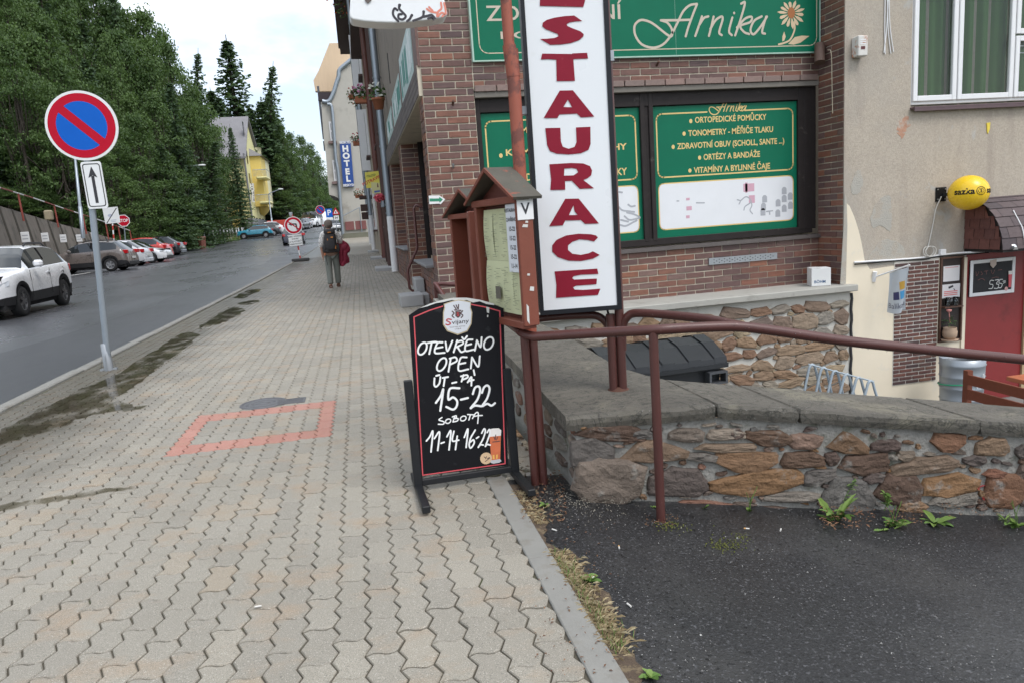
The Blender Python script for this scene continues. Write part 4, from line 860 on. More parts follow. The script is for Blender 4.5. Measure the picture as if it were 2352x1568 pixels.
obj('leaves', lf, M('pot_leaf', (.055, .13, .03), .6, .3, 20), pt)
obj('flower', MB().tube([(0, 0, .3), (-.05, -.02, .5)], .008, 6).lathe([(0, .0), (.035, .02), (.045, .05), (0, .06)], 8, o=(-.05, -.02, .48)), M('pink_flower', (.55, .22, .20), .7, .2, 20), pt)
# red door with blackboard, reveal, canopy
m_door = M('dark_red_door', (.215, .022, .022), .45, .12, 3, 30, .08, .003, dirt=((.14, .015, .015), 2.2, .58, .75))
t = thing('red_door', 'dark red door under the shingled canopy', 'door')
obj('door_leaf', MB().box((10.02, YP - .012, -2.34), (11.22, YP - .004, .24)), m_door, t)
obj('reveal', MB().box((9.945, YP - .03, -2.34), (10.015, YP - .009, .20)), m_creamw, t)
obj('jamb', MB().box((11.22, YP - .05, -2.34), (11.3, YP - .004, .24)), M('ochre_jamb', (.40, .30, .17), .7), t)
dp = Plane((0, YP - .045, 0), (1, 0, 0)); cd2 = crop(2700, 580, .2424)
bb = thing('door_blackboard', 'white framed chalkboard with price on the red door', 'chalkboard', m=dp.m)
a, b = dp.L(*cd2(1440, 990)), dp.L(*cd2(2000, 1420)); x0, x1, z0, z1 = a[0], b[0], b[1] + .03, a[1] - .0
obj('board', MB().box((x0, z0, -.03), (x1, z1, -.008)), M('chalkboard_black', (.012, .012, .014), .7, .3, 6), bb)
fr = MB(); w_ = .06
fr.cbox((x0, z0, -.031), (x0 + w_, z1, .004), .005).cbox((x1 - w_, z0, -.031), (x1, z1, .004), .005).cbox((x0 + w_, z0, -.03), (x1 - w_, z0 + w_, .003), .005).cbox((x0 + w_, z1 - w_, -.03), (x1 - w_, z1, .003), .005); obj('frame', fr, m_white, bb)
m_chalk = M('chalk', (.62, .62, .60), .9, .2, 30, 60, .2)
obj('price', scr(dp, cd2, [[(1735, 1245), (1695, 1245), (1685, 1290), (1725, 1300), (1715, 1345), (1672, 1350)], [(1755, 1240), (1800, 1235), (1770, 1285), (1800, 1300), (1785, 1345), (1740, 1345)], [(1850, 1230), (1815, 1235), (1805, 1275), (1845, 1290), (1830, 1335), (1795, 1338)], [(1855, 1255), (1885, 1250)], [(1860, 1280), (1885, 1265)]], 9, .001), m_chalk, bb)
obj('faded_writing', scr(dp, cd2, [[(1505, 1130), (1515, 1185), (1545, 1130)], [(1570, 1130), (1590, 1160), (1570, 1175)], [(1610, 1125), (1660, 1120)], [(1640, 1120), (1640, 1165)], [(1700, 1110), (1720, 1160), (1750, 1105)], [(1790, 1110), (1840, 1105)], [(1530, 1240), (1580, 1220), (1620, 1240)], [(1710, 1215), (1760, 1200), (1800, 1205)]], 5, .001), M_flat('faded_red_chalk', (.20, .07, .06)), bb)
s, z = dp.L(*cd2(1727, 1020)); obj('badge', MB().prism([(s - .06, z + .05), (s + .06, z + .06), (s + .06, z - .03), (s, z - .085), (s - .06, z - .03)], .004, .010), M_flat('badge_cream', (.55, .45, .38)), bb)
s, z = dp.L(*cd2(1945, 1240)); obj('glass_picture', MB().prism([(s - .035, z + .10), (s + .035, z + .10), (s + .025, z - .12), (s - .025, z - .12)], .004, .007), M_flat('beer_red', (.62, .10, .12)), bb); obj('foam_picture', MB().prism([(s - .04, z + .16), (s + .04, z + .16), (s + .035, z + .10), (s - .035, z + .10)], .004, .0075), M_flat('foam', (.75, .72, .68)), bb)
s, z = dp.L(*cd2(1893, 1350)); obj('cap_picture', MB().disc((s, z), .035, .009, 16), M_flat('cap_pink', (.62, .35, .33)), bb)
cn = thing('shingled_canopy', 'curved canopy of reddish brown shingles over the red door', 'canopy')
cx0, cx1 = 9.97, 13.2; m_shs = M_pieces('side_shingle', [(0, (.135, .055, .045)), (.5, (.18, .075, .06)), (1, (.11, .05, .045))], .85, bs=60); m_sht = M_pieces('roof_shingle', [(0, (.105, .085, .085)), (.5, (.14, .105, .105)), (1, (.085, .07, .075))], .85, bs=60)
cz = lambda a: (10.25 - .74 * sin(a), .36 + .80 * cos(a)) # quarter round from the wall (a = 0) to the eaves
pr_ = [(cz(pi / 2 * k / 12)) for k in range(13)]; cb = MB()
sec = [(y, z) for y, z in pr_] + [(10.25, .36)]
cb.add([(x, y, z) for x in (cx0, cx1) for y, z in sec], [[k for k in range(14)], [14 + k for k in range(14)][::-1]] + [(k, 14 + k, 14 + (k + 1) % 14, (k + 1) % 14) for k in range(14)])
obj('body', cb, m_frame, cn)
zz = .36; kk = 0
while zz < 1.14:                                       # shingles on the left cheek
    ymax = lambda z: 10.25 - .74 * sqrt(max(0, 1 - ((z - .36) / .80) ** 2)); y = 10.25 + (.0 if kk % 2 else .09); 
    while y > ymax(zz + .03) + .02:
        y2 = max(y - .2, ymax(zz + .1)); ya = min(y, 10.245)
        if ya - y2 > .03: obj('side_shingle', MB().add([(cx0 - .022, ya - .004, zz - .012), (cx0 - .022, y2 + .004, zz - .012), (cx0 - .008, max(y2 + .004, ymax(zz + .19)), zz + .19), (cx0 - .008, ya - .004, zz + .19), (cx0 + .01, ya - .004, zz - .012), (cx0 + .01, y2 + .004, zz - .012)], [(0, 1, 2, 3)[::-1], (0, 4, 5, 1)[::-1]]), m_shs, cn)
        y -= .2
    zz += .165; kk += 1
for r in range(7):
    a0, a1 = pi / 2 * (1 - r / 7) + .02, pi / 2 * (1 - (r + 1.25) / 7); x = cx0 - .03 - (.14 if r % 2 else 0)
    while x < cx1:
        xa, xb = max(x, cx0 - .03), x + .28; pts = []
        for j in range(4):
            a = a0 + (a1 - a0) * j / 3; y, z = cz(max(a, 0)); o_ = .03 - .02 * j / 3; pts += [(xa + .004, y - o_ * sin(a), z + o_ * cos(a)), (xb - .004, y - o_ * sin(a), z + o_ * cos(a))]
        pts += [(xa + .004, cz(a0)[0], cz(a0)[1]), (xb - .004, cz(a0)[0], cz(a0)[1])]
        obj('roof_shingle', MB().add(pts, [(2 * j, 2 * j + 1, 2 * j + 3, 2 * j + 2) for j in range(3)] + [(8, 9, 1, 0)]), m_sht, cn); x += .28
obj('eaves_board', MB().box((cx0, 9.50, .30), (cx1, 9.53, .37)).box((cx0, 9.53, .30), (cx0 + .03, 10.25, .36)), m_frame, cn)
for k, x in enumerate((10.16, 10.43)):
    tag(obj('glass_lamp', MB().lathe([(.02, .13), (.05, .12), (.1, .08), (.135, .0), (.125, .0), (.09, .07), (.04, .11)], 20), M_clear('lamp_glass%d' % k, (.82, .84, .84)), loc=(x, 9.58, .335)), ('left of two clear glass lampshades under the canopy', 'right of two clear glass lampshades under the canopy')[k], 'lamp')
tag(obj('white_strip', MB().tube([cz(.75)[::1] and (10.33, cz(.8)[0] - .03, cz(.8)[1] + .03), (10.34, cz(1.2)[0] - .04, cz(1.2)[1] + .02), (10.35, cz(1.5)[0] - .05, cz(1.5)[1])], .009, 6), m_white), 'short white strip lying on the canopy shingles', 'strip')

# ================================================================== STREET SIDE OF THE BRICK SHOP
XS = 1.13
sb = MB(); rs3 = random.Random(12)
def sidebricks(y0, y1, z0, z1, x=XS):
    k = int(round(z0 / BPZ)); z = k * BPZ
    while z + .05 < z1:
        y = y0 - (BPX / 2 if k % 2 else 0)
        while y < y1 - .02:
            a, b = max(y, y0), min(y + BPX, y1)
            if b - a > .03: sb.box((x - rs3.uniform(.004, .012), a + .006, z + .006), (x + .03, b - .006, z + BPZ - .006))
            y += BPX
        z += BPZ; k += 1
def revealbricks(y, x0, x1, z0, z1):
    k = int(round(z0 / BPZ)); z = k * BPZ
    while z + .05 < z1:
        c_ = x0 + (x1 - x0) * (.62 if k % 2 else .0)
        for a, b in ((x0, c_), (c_, x1)):
            if b - a > .03: sb.box((a + .006, y - rs3.uniform(.004, .012), z + .006), (b - .006, y + .03, z + BPZ - .006))
        z += BPZ; k += 1
side = MB()
side.box((XS + .005, YF + .005, -.5), (1.5, 11.45, 3.25)); side.box((XS + .005, 11.45, -.5), (1.5, 13.95, .70)); side.box((XS + .005, 16.8, -.5), (1.9, 17.35, 3.25)); side.box((XS + .005, 17.35, -.5), (1.5, 21.8, .82)); side.box((XS + .005, 21.8, -.5), (1.9, 23.4, 3.25))
side.box((XS - .045, YF + .02, 3.25), (1.9, 23.4, 3.68)); obj('side_wall', side, m_bmort, shop)
sidebricks(YF, 11.45, -.3, 3.2); sidebricks(11.45, 13.95, -.1, .68); sidebricks(16.8, 17.35, 0, 3.2); sidebricks(17.35, 21.8, 0, .8); sidebricks(21.8, 23.4, 0, 3.2)
revealbricks(16.8, XS + .01, 1.62, 0.1, 3.2); revealbricks(21.8, XS + .01, 1.62, .85, 3.2); revealbricks(13.95, XS + .01, 1.3, 0, .68)
obj('side_brick_field', sb, m_brick_i, shop, kind='stuff')
bd = MB()
for r in range(4):
    y = YF + .03 - (.2 if r % 2 else 0)
    while y < 23.2: bd.box((XS - .058, max(y, YF + .03), 3.268 + r * .103), (XS - .03, min(y + .4, 23.38), 3.268 + r * .103 + .094)); y += .408
obj('band_brick_field', bd, M_pieces('grey_band_brick', [(0, (.13, .115, .11)), (.5, (.17, .145, .135)), (1, (.105, .09, .09))], .8, True), shop, kind='stuff')
m_gw = M_glass('shop_glass', (.012, .013, .014)); 
obj('shop_glazing', MB().box((1.60, 11.45, .7), (1.63, 21.8, 3.25)), m_gw, shop)
fm = MB()
for y in (11.5, 12.7, 13.9, 14.1, 15.4, 16.7, 17.5, 19.0, 20.4, 21.7): fm.box((1.52, y - .05, .0), (1.60, y + .05, 3.25))
obj('glazing_frame', fm, m_frame, shop)
m_slate = M('slate_sill', (.20, .20, .205), .6, .2, 6, 50, .3)
obj('stone_sill', MB().cbox((XS - .13, 11.42, .70), (1.6, 13.98, .745), .008), m_slate, shop); obj('stone_sill', MB().cbox((XS - .10, 17.3, .82), (1.6, 21.85, .86), .008), m_slate, shop)
# rendered wall above the signs
m_rend = M('brown_render', (.23, .195, .16), .93, .14, 2.2, 60, .5, .006, coord='World', dirt=((.15, .125, .105), .9, .55, .75))
up = MB().box((XS + .03, YF + .03, 3.68), (1.5, 23.4, 9.5)); obj('upper_wall', up, m_rend, shop)
obj('wall_slot', MB().box((XS + .018, 18.5, 4.9), (XS + .034, 18.62, 5.6)), m_black, shop)
m_pale = M('pale_sign', (.44, .56, .54), .4, .08, 3, 20, .05); 
def streetsign(y0, y1, z0, z1, label, k):
    t = thing('street_sign_board', label, 'sign')
    obj('board', MB().box((XS - .035, y0, z0), (XS + .02, y1, z1)), m_pale, t); st = MB(); st2 = MB(); rk = random.Random(k)
    y = y0 + .1
    while y < y1 - .12:
        w = rk.uniform(.05, .22); zb = z0 + .08 + rk.uniform(0, .12); (st if rk.random() < .5 else st2).box((XS - .040, y, zb), (XS - .036, min(y + w, y1 - .05), z1 - .1 - rk.uniform(0, .1))); y += w + rk.uniform(.05, .16)
    obj('letter_stroke', st, M('sign_green', (.02, .23, .19), .45), t); obj('letter_gap', st2, M('sign_white', (.74, .80, .80), .45), t)
streetsign(11.55, 14.35, 3.70, 4.52, 'nearer pale green sign board along the street side of the shop', 1)
streetsign(14.75, 17.6, 3.70, 4.36, 'middle pale green sign board along the street side of the shop', 2)
streetsign(18.1, 21.0, 3.70, 4.30, 'farthest pale green sign board along the street side of the shop', 3)
for a, b, c in ((YF, 11.5, 9), (14.37, 14.73, 4.4), (17.62, 18.08, 4.35)): obj('upper_brick_strip', MB().box((XS - .03, a, 3.66), (XS + .01, b, c)), m_brick_i, shop)
# granite blocks by the entrance, handrails, arrow marker, pipe
m_gran = M('pale_granite', (.34, .34, .335), .75, .15, 5, 120, .3, .002, coord='World')
tag(obj('granite_step', MB().cbox((.60, 12.42, 0), (1.0, 13.1, .20), .012), m_gran), 'left of the two pale granite blocks at the shop entrance', 'step')
tag(obj('granite_step', MB().cbox((1.005, 12.55, 0), (1.118, 13.05, .185), .012), m_gran), 'right of the two pale granite blocks against the brick wall', 'step')
tag(obj('granite_upright', MB().cbox((.93, 13.15, 0), (1.1, 13.9, .42), .012), m_gran), 'upright pale granite slab behind the two granite blocks', 'slab')
m_brown = M('brown_pipe_paint', (.095, .032, .028), .38, .2, 10, 60, .12, .002, dirt=((.16, .07, .05), 9, .64, .72))
hr = [(1.22, 13.55, 1.72), (1.10, 13.55, 1.76), (1.06, 13.55, 1.70), (1.06, 13.57, .98), (1.04, 13.58, .93), (.86, 13.62, .60), (.84, 13.62, .54), (.85, 13.62, .22), (.9, 13.62, .17), (1.1, 13.62, .17)]
tag(obj('entrance_handrail', MB().tube(hr, .026, 10), m_brown), 'bent brown pipe handrail at the shop entrance', 'handrail')
t = thing('area_railing', 'brown railing going down beside the brick corner behind the menu cases', 'railing')
obj('handrail', MB().tube([(1.0, 10.3, .53), (1.13, 10.2, .53), (1.9, 9.6, .45)], .03, 10), m_brown, t); obj('sloping_rail', MB().tube([(1.02, 10.28, .53), (1.24, 9.3, .05), (1.4, 8.6, -.25)], .032, 10), m_brown, t); obj('lower_rail', MB().tube([(1.2, 10.3, .26), (1.9, 9.9, .26)], .028, 10), m_brown, t)
obj('post', MB().bar((1.02, 10.28, -.35), (1.02, 10.28, .52), .07, .07), m_brown, t)
obj('baluster', MB().cyl((1.35, 10.1, -.2), (1.35, 10.1, .5), .022, 8), m_brown, t)
ap = Plane((0, YF - .03, 0), (1, 0, 0)); c4a = crop(1250, 450, .3827)
t = thing('trail_arrow', 'green and white arrow trail marker on the brick corner', 'sign', m=ap.m)
q = ap.Ls([c4a(*p) for p in ((252, 432), (335, 430), (335, 427), (388, 462), (350, 503), (340, 497), (258, 502))]); obj('plate', MB().prism(q, -.02, 0), m_white, t)
q = ap.Ls([c4a(*p) for p in ((258, 456), (338, 455), (338, 442), (368, 463), (342, 490), (338, 478), (260, 480))]); obj('arrow', MB().prism(q, .001, .003), M_flat('arrow_green', (.02, .22, .12)), t)
hk = P(1040, 385, 1, YF); tag(obj('wall_hook', MB().tube([(hk.x, YF, hk.z), (hk.x, YF - .07, hk.z), (hk.x, YF - .075, hk.z + .05)], .016, 8), m_metal), 'small metal hook in the brickwork above the arrow marker', 'hook')
def pipe(name, label, x, y, z0, z1, r, mat, white=None, lean=0, bend=None):
    t = thing(name, label, 'drainpipe')
    zb = z0 if not white else white
    obj('pipe', MB().tube([(x, y, zb), (x, y, z1)], r, 12), mat, t)
    cl = MB()
    for z in [zb + .1 + k * 2.0 for k in range(int((z1 - zb) / 2) + 1)]: cl.tube([(x, y, z - .03), (x, y, z + .03)], r * 1.18, 12)
    obj('clamp', cl, mat, t)
    if white: obj('lower_pipe', MB().tube([(x, y, z0), (x, y, white)], r * 1.05, 12), m_white, t)
    return t
m_zinc = M('zinc_pipe', (.30, .34, .38), .4, .12, 3, 30, .05, metal=.55)
pipe('drainpipe', 'tall grey drainpipe with white lower end on the brick shop', 1.02, 22.6, 0.05, 9.6, .105, m_zinc, 1.75)

# ================================================================== NEXT HOUSES ALONG THE STREET
m_beige = M('beige_render', (.36, .31, .245), .93, .12, 1.5, 40, .5, .01, coord='World', dirt=((.25, .21, .165), .7, .55, .75))
m_grey_r = M('grey_render', (.44, .42, .375), .93, .1, 1.2, 30, .4, .01, coord='World', dirt=((.29, .27, .235), .45, .56, .72))
m_bwood = M('brown_wood', (.07, .038, .032), .7, .25, 5, 30, .3); m_shut = M('white_shutter', (.70, .70, .70), .5, .05, 4)
m_brpipe = M('red_brown_pipe', (.125, .045, .035), .5, .2, 6, 30, .1)
h2 = thing('beige_house', 'narrow beige house beyond the brick shop with brown shopfront', 'building')
obj('wall', MB().box((1.16, 23.42, -.3), (8, 37.0, 10.5)), m_beige, h2)
obj('plinth', MB().box((1.10, 23.42, -.3), (1.17, 37.0, 1.0)), M_pieces('plinth_tile', [(0, (.16, .09, .075)), (1, (.2, .12, .1))], .7, True), h2)
for k, (y0, y1, z0, z1) in enumerate(((24.3, 25.4, 1.4, 3.2), (27.8, 29.0, 1.5, 3.2), (32, 33.2, 1.5, 3.2), (24.4, 25.7, 4.6, 6.6), (28.4, 29.8, 4.6, 6.6), (33, 34.2, 4.8, 6.6))):
    w = obj('window', MB().box((1.06, y0, z0), (1.18, y1, z1)), m_shut, h2); obj('pane', MB().box((1.05, y0 + .12, z0 + .12), (1.07, y1 - .12, z1 - .12)), m_gw, w)
    obj('sill', MB().box((.98, y0 - .1, z0 - .08), (1.16, y1 + .1, z0)), m_bwood, w)
obj('shopfront_frame', MB().box((1.02, 26.0, 0), (1.16, 26.25, 10.2)).box((1.0, 26.0, 3.4), (1.16, 34, 3.7)).box((1.02, 30.0, 0), (1.16, 30.2, 3.4)), m_bwood, h2)
obj('eaves', MB().box((.55, 23.42, 9.6), (1.2, 37.0, 9.8)), m_bwood, h2)
pipe('drainpipe', 'red brown drainpipe on the narrow beige house', 1.0, 30.4, .2, 10.0, .12, m_brpipe)
pipe('drainpipe', 'dark brown drainpipe between the shop and the beige house', 1.02, 25.2, .1, 10.0, .12, m_bwood)
h3 = thing('tall_beige_house', 'tall grey beige house with flower boxes and white shutters', 'building')
obj('wall', MB().box((1.05, 37.02, -.3), (8, 56.0, 16.0)), m_beige, h3)
obj('eaves', MB().box((.1, 37.0, 14.2), (1.3, 56.0, 14.6)).box((.0, 37.0, 14.6), (1.3, 56.0, 16.2)), m_bwood, h3)
for k, (y0, z0) in enumerate(((38.5, 5.2), (43, 5.2), (48, 5.2), (38.5, 9.2), (43, 9.2), (48, 9.2), (39.5, 1.4), (46, 1.4), (52, 5.2), (52, 9.2))):
    w = obj('window', MB().box((.94, y0, z0), (1.08, y0 + 1.5, z0 + 2.3)), m_shut, h3); obj('pane', MB().box((.93, y0 + .15, z0 + .15), (.95, y0 + 1.35, z0 + 2.15)), m_gw, w)
    obj('sill', MB().box((.84, y0 - .1, z0 - .1), (1.06, y0 + 1.6, z0)), m_bwood, w)
for k, (y0, z0) in enumerate(((40.5, 4.6), (40.5, 8.4))): obj('shutter_panel', MB().box((.6, y0, z0), (.66, y0 + .1, z0 + 3.2)).box((.58, y0 - .02, z0), (1.05, y0 + .02, z0 + 3.2)), m_shut, h3)
for y, z in ((50.0, 2.7), (47.0, 2.1)): obj('meter_box', MB().cbox((.35, y, z), (1.05, y + .6, z + .45), .03), m_bwood, h3)
obj('door_canopy', MB().box((.3, 44, 3.3), (1.05, 46, 3.45)), m_bwood, h3)
pipe('drainpipe', 'thin grey drainpipe with white lower end on the tall beige house', .78, 41.0, .3, 14.4, .11, m_zinc, 2.2)
pipe('drainpipe', 'farthest grey drainpipe on the tall beige house', .85, 54.0, .4, 14.4, .11, m_zinc, 2.4)
# stone slabs at the doors
for k, (y0, lb) in enumerate(((24.0, 'nearer flat door slab on the pavement edge'), (33.0, 'middle flat door slab on the pavement edge'), (41.5, 'farthest flat door slab on the pavement edge'))):
    tag(obj('door_slab', MB().cbox((.45, y0, zr(y0) - .05), (1.1, y0 + 1.6, zr(y0) + .10), .015), m_gran), lb, 'step')
# flower pots and boxes
m_terra = M('terracotta', (.36, .13, .065), .8, .15, 8); m_gl = M_pieces('box_leaf', [(0, (.05, .11, .025)), (1, (.09, .17, .04))], .7, True, bst=0)
m_fred = M_pieces('red_petal', [(0, (.5, .02, .04)), (1, (.65, .05, .08))], .6, True, bst=0); m_fpink = M_pieces('pink_petal', [(0, (.62, .16, .36)), (1, (.70, .30, .48))], .6, True, bst=0); m_fwh = M_pieces('white_petal', [(0, (.55, .56, .45)), (1, (.7, .7, .62))], .6, True, bst=0); m_fcor = M_pieces('coral_petal', [(0, (.62, .06, .10)), (1, (.75, .16, .20))], .6, True, bst=0); m_for = M_pieces('orange_petal', [(0, (.6, .18, .05)), (1, (.65, .10, .06))], .6, True, bst=0)
def leafcloud(c, r, n, s, seed, flat=.8):
    rr2 = random.Random(seed); mb = MB()
    for _ in range(n):
        while True:
            p = Vector((rr2.uniform(-1, 1), rr2.uniform(-1, 1), rr2.uniform(-1, 1)))
            if .2 < p.length < 1: break
        p = Vector((p.x * r[0] + c[0], p.y * r[1] + c[1], p.z * r[2] + c[2])); a = Vector((rr2.uniform(-1, 1), rr2.uniform(-1, 1), rr2.uniform(-.6, .6))).normalized() * s * rr2.uniform(.6, 1.2); b = a.cross(Vector((rr2.uniform(-1, 1), rr2.uniform(-1, 1), rr2.uniform(-1, 1)))).normalized() * s * .6
        mb.add([p - a, p + b, p + a, p - b], [(0, 1, 2, 3)])
    return mb
def flowerbox(label, x, y, z, w, petal, n=60, pot=None, hang=0):
    t = thing('flower_box', label, 'flower box', (x, y, z))
    obj('box', MB().cbox((-w * .4, -.14, -.16), (w * .4, .14, .1), .02) if pot is None else MB().lathe([(0, -.18), (.12, -.18), (.17, .06), (.19, .06), (.19, .12), (.16, .12)], 16), pot or m_terra, t)
    obj('leaves', leafcloud((0, 0, .22 - hang), (w * .62, .28, .26 + hang), n * 2, .075, n), m_gl, t); obj('flowers', leafcloud((0, -.02, .34 - hang), (w * .68, .3, .28 + hang), n // 2, .085, n + 1), petal, t); return t
flowerbox('terracotta pot with pale flowers on the sill by the grey drainpipe', .93, 20.9, 4.85, .4, m_fwh, 26, m_terra)
flowerbox('flower box with red and pink geraniums on the beige house', .80, 30.5, 6.6, .9, m_fpink, 80)
flowerbox('upper hanging basket on the tall beige house', .62, 45.0, 9.3, .8, m_for, 60, hang=.3)
flowerbox('lower box with red geraniums above the hotel sign', .62, 45.0, 6.6, .9, m_fred, 60)
flowerbox('orange flowers under the dark eaves', .5, 42, 14.0, 1.3, m_for, 50, hang=.6)
flowerbox('small dry flower box below the blue hotel sign', .4, 60, 4.2, .8, m_for, 40)
# hanging shop signs and pink flowers
t = thing('grocery_sign', 'yellow hanging grocery sign with red slanted lettering', 'sign', (0, 28, 0)); gp = Plane((0, 28, 0), (1, 0, 0)); cg = crop(960, 480, .255)
q = gp.Ls([cg(*p) for p in ((728, 245), (912, 225), (930, 425), (748, 440))]); mb = MB().prism(q, -.05, 0).xf(gp.m); mb.v = [(a, b - 28, c) for a, b, c in mb.v]; obj('panel', mb, M('sign_yellow', (.75, .66, .10), .4, .06, 3, 20, .03), t)
mb = text_mb('POTRAVINY', .165, .004); mb = shift(mb, 0, 0, radians(22)); s, z = gp.L(*cg(832, 335)); mb.v = [(a + s, -.004, b + z) for a, b, c in mb.v]; obj('lettering', mb, M_flat('sign_red', (.62, .05, .03)), t)
mb = scr(gp, cg, [[(750, 292), (775, 280), (790, 295), (765, 300)], [(800, 280), (850, 265), (850, 280), (790, 298)]], 8, .003).xf(gp.m); mb.v = [(a, b - 28.003, c) for a, b, c in mb.v]; obj('emblem', mb, M_flat('sign_olive', (.25, .28, .05)), t)
t = thing('small_shop_sign', 'small yellow and white plate below the grocery sign', 'sign', (0, 26.6, 0)); gp2 = Plane((0, 26.6, 0), (1, 0, 0))
q = gp2.Ls([cg(*p) for p in ((802, 365), (942, 375), (928, 500), (822, 505))]); mb = MB().prism(q, -.03, 0).xf(gp2.m); mb.v = [(a, b - 26.6, c) for a, b, c in mb.v]; obj('panel', mb, M('plate_cream', (.66, .62, .30), .45, .08, 5), t)
s, z = gp2.L(*cg(880, 480)); mb = MB().prism([(s - .10, z - .04), (s + .10, z - .02), (s + .10, z + .045), (s - .1, z + .03)], .002, .004).xf(gp2.m); mb.v = [(a, b - 26.6, c) for a, b, c in mb.v]; obj('logo_band', mb, M_flat('logo_blue', (.08, .14, .40)), t)
s, z = gp2.L(*cg(888, 410)); mb = MB().prism([(s - .03, z - .05), (s + .03, z - .05), (s + .02, z + .03), (s + .008, z + .1), (s - .008, z + .1), (s - .02, z + .03)], .002, .004).xf(gp2.m); mb.v = [(a, b - 26.6, c) for a, b, c in mb.v]; obj('bottle_picture', mb, M_flat('bottle_brown', (.16, .06, .05)), t)
fq = P(872, 455, 1, 24.8); t = thing('flower_ball', 'bright coral flower ball on a grey wall bracket', 'flowers', fq)
obj('blossom', leafcloud((0, 0, 0), (.20, .2, .15), 240, .05, 4), m_fcor, t); obj('bracket', MB().cbox((.02, -.08, -.32), (.14, .08, -.08), .02).bar((.05, 0, -.2), (.3, 0, -.3), .05, .06), m_zinc, t)

# ---------------------------------------------------------------- grey hotel across the pavement
YH = 80.0; hz0 = zr(YH)
hp = Plane((0, YH, 0), (1, 0, 0)); ch3 = crop(960, 100, .255); ch4 = crop(960, 480, .255)
hb = thing('grey_hotel', 'tall grey rendered hotel with curved gable and pale mansard roof', 'building')
outl = [(ch4, 440, 1065), (ch4, 420, 620), (ch4, 400, 560), (ch4, 350, 535), (ch4, 290, 520), (ch4, 245, 0), (ch3, 225, 1340), (ch3, 190, 870), (ch3, 205, 858), (ch3, 255, 868), (ch3, 300, 845), (ch3, 345, 750), (ch3, 375, 650), (ch3, 405, 560), (ch3, 418, 475), (ch3, 500, 400), (ch3, 566, 345)]
q = [hp.L(*cf(x, y)) for cf, x, y in outl]; q = q + [(9, q[-1][1] + 3), (9, -.5), (q[0][0], -.5)]
mb = MB().prism(q, -12, 0).xf(hp.m); obj('wall', mb, m_grey_r, hb)
gq = [hp.L(*cf(x, y)) for cf, x, y in outl[8:]]; obj('gable_coping', MB().tube([(a, YH - .1, b) for a, b in spl(gq, 4)], .22, 8), m_zinc, hb)
m_rooft = M('pale_roof_tiles', (.66, .50, .34), .75, .1, 1.2, 12, .6, .04, coord='World', stretch=(6, 1, .4))
rq = [hp.L(*ch3(x, y)) for x, y in ((118, 735), (95, 600), (160, 480), (292, 142), (470, 140), (560, 190), (620, 350), (420, 470), (345, 735))]
yo = YH + 3; mb = MB().prism(rq, -.8, 0).xf(Plane((0, yo, 0), (1, 0, 0)).m); mb.v = [(a * yo / YH, b, 1.35 + (c - 1.35) * yo / YH) for a, b, c in mb.v]; obj('roof', mb, m_rooft, hb)
rq = [hp.L(*ch3(x, y)) for x, y in ((148, 740), (340, 740), (300, 840), (255, 868), (205, 845), (152, 842))]; obj('roof_soffit', MB().prism(rq, -2.8, -.3).xf(hp.m), M('soffit_dark', (.04, .03, .035), .8), hb)
def hwin(pts, cf):
    q = [hp.L(*cf(x, y)) for x, y in pts]; xs_ = [p[0] for p in q]; zs_ = [p[1] for p in q]; a, b, c, d = min(xs_), max(xs_), min(zs_), max(zs_)
    w = obj('window', MB().box((a, YH - .12, c), (b, YH + .05, d)), m_shut, hb); obj('pane', MB().box((a + .15, YH - .14, c + .2), (b - .15, YH - .11, (c + d) / 2 - .1)).box((a + .15, YH - .14, (c + d) / 2 + .1), (b - .15, YH - .11, d - .2)), M_glass('hotel_glass' + str(pts[0]), (.12, .14, .16)), w)
    obj('sill', MB().box((a - .25, YH - .3, c - .3), (b + .3, YH, c - .05)), M('hotel_sill', (.20, .14, .13), .8), w)
hwin([(282, 1110), (350, 1345)], ch3); hwin([(325, 95), (395, 350)], ch4)
sx = [hp.L(*ch3(418, 1355)), hp.L(*ch3(552, 1355)), hp.L(*ch4(597, 420)), hp.L(*ch4(465, 425))]
hsg = thing('hotel_sign', 'tall blue vertical hotel sign with white letters on grey wall', 'sign', m=Plane((0, YH - .3, 0), (1, 0, 0)).m)
obj('panel', MB().prism(sx, -.2, 0), M('sign_blue', (.018, .065, .27), .4, .06, .4), hsg)
for i, (chh, cf, x, y) in enumerate((('H', ch3, 490, 1450), ('O', ch3, 500, 1538), ('T', ch4, 508, 140), ('E', ch4, 514, 240), ('L', ch4, 524, 328))):
    s, z = hp.L(*cf(x, y)); obj('letter', shift(text_mb(chh, .84, .045, z=.03, xs=1.05), s, z), m_white, hsg)
for cf, x, y in ((ch3, 485, 1370), (ch4, 530, 405)): s, z = hp.L(*cf(x, y)); obj('name_lettering', shift(text_mb('BESKYD', .34, .012, z=.03, xs=.95), s, z), m_white, hsg)
q = hp.L(*ch4(618, 900)); 
t = thing('red_notice_board', 'long dull red notice board low on the grey hotel wall', 'board')
a, b = hp.L(*ch4(485, 870)), hp.L(*ch4(752, 940)); obj('panel', MB().box((a[0], YH - .2, b[1]), (b[0], YH - .02, a[1] + .15)), M('dull_red', (.20, .075, .07), .7, .15, 1), t); m_ = hp.L(*ch4(605, 900)); obj('divider', MB().box((m_[0] - .06, YH - .23, b[1]), (m_[0] + .06, YH - .2, a[1] + .15)), m_grey_r, t)
a, b = hp.L(*ch4(450, 785)), hp.L(*ch4(700, 1045)); obj('scaffold_frame', MB().tube([(a[0], YH - .4, a[1]), (b[0], YH - .4, a[1] + .8)], .05, 6).tube([(b[0], YH - .4, a[1] + .8), (b[0], YH - .4, b[1])], .05, 6), m_zinc, hb)
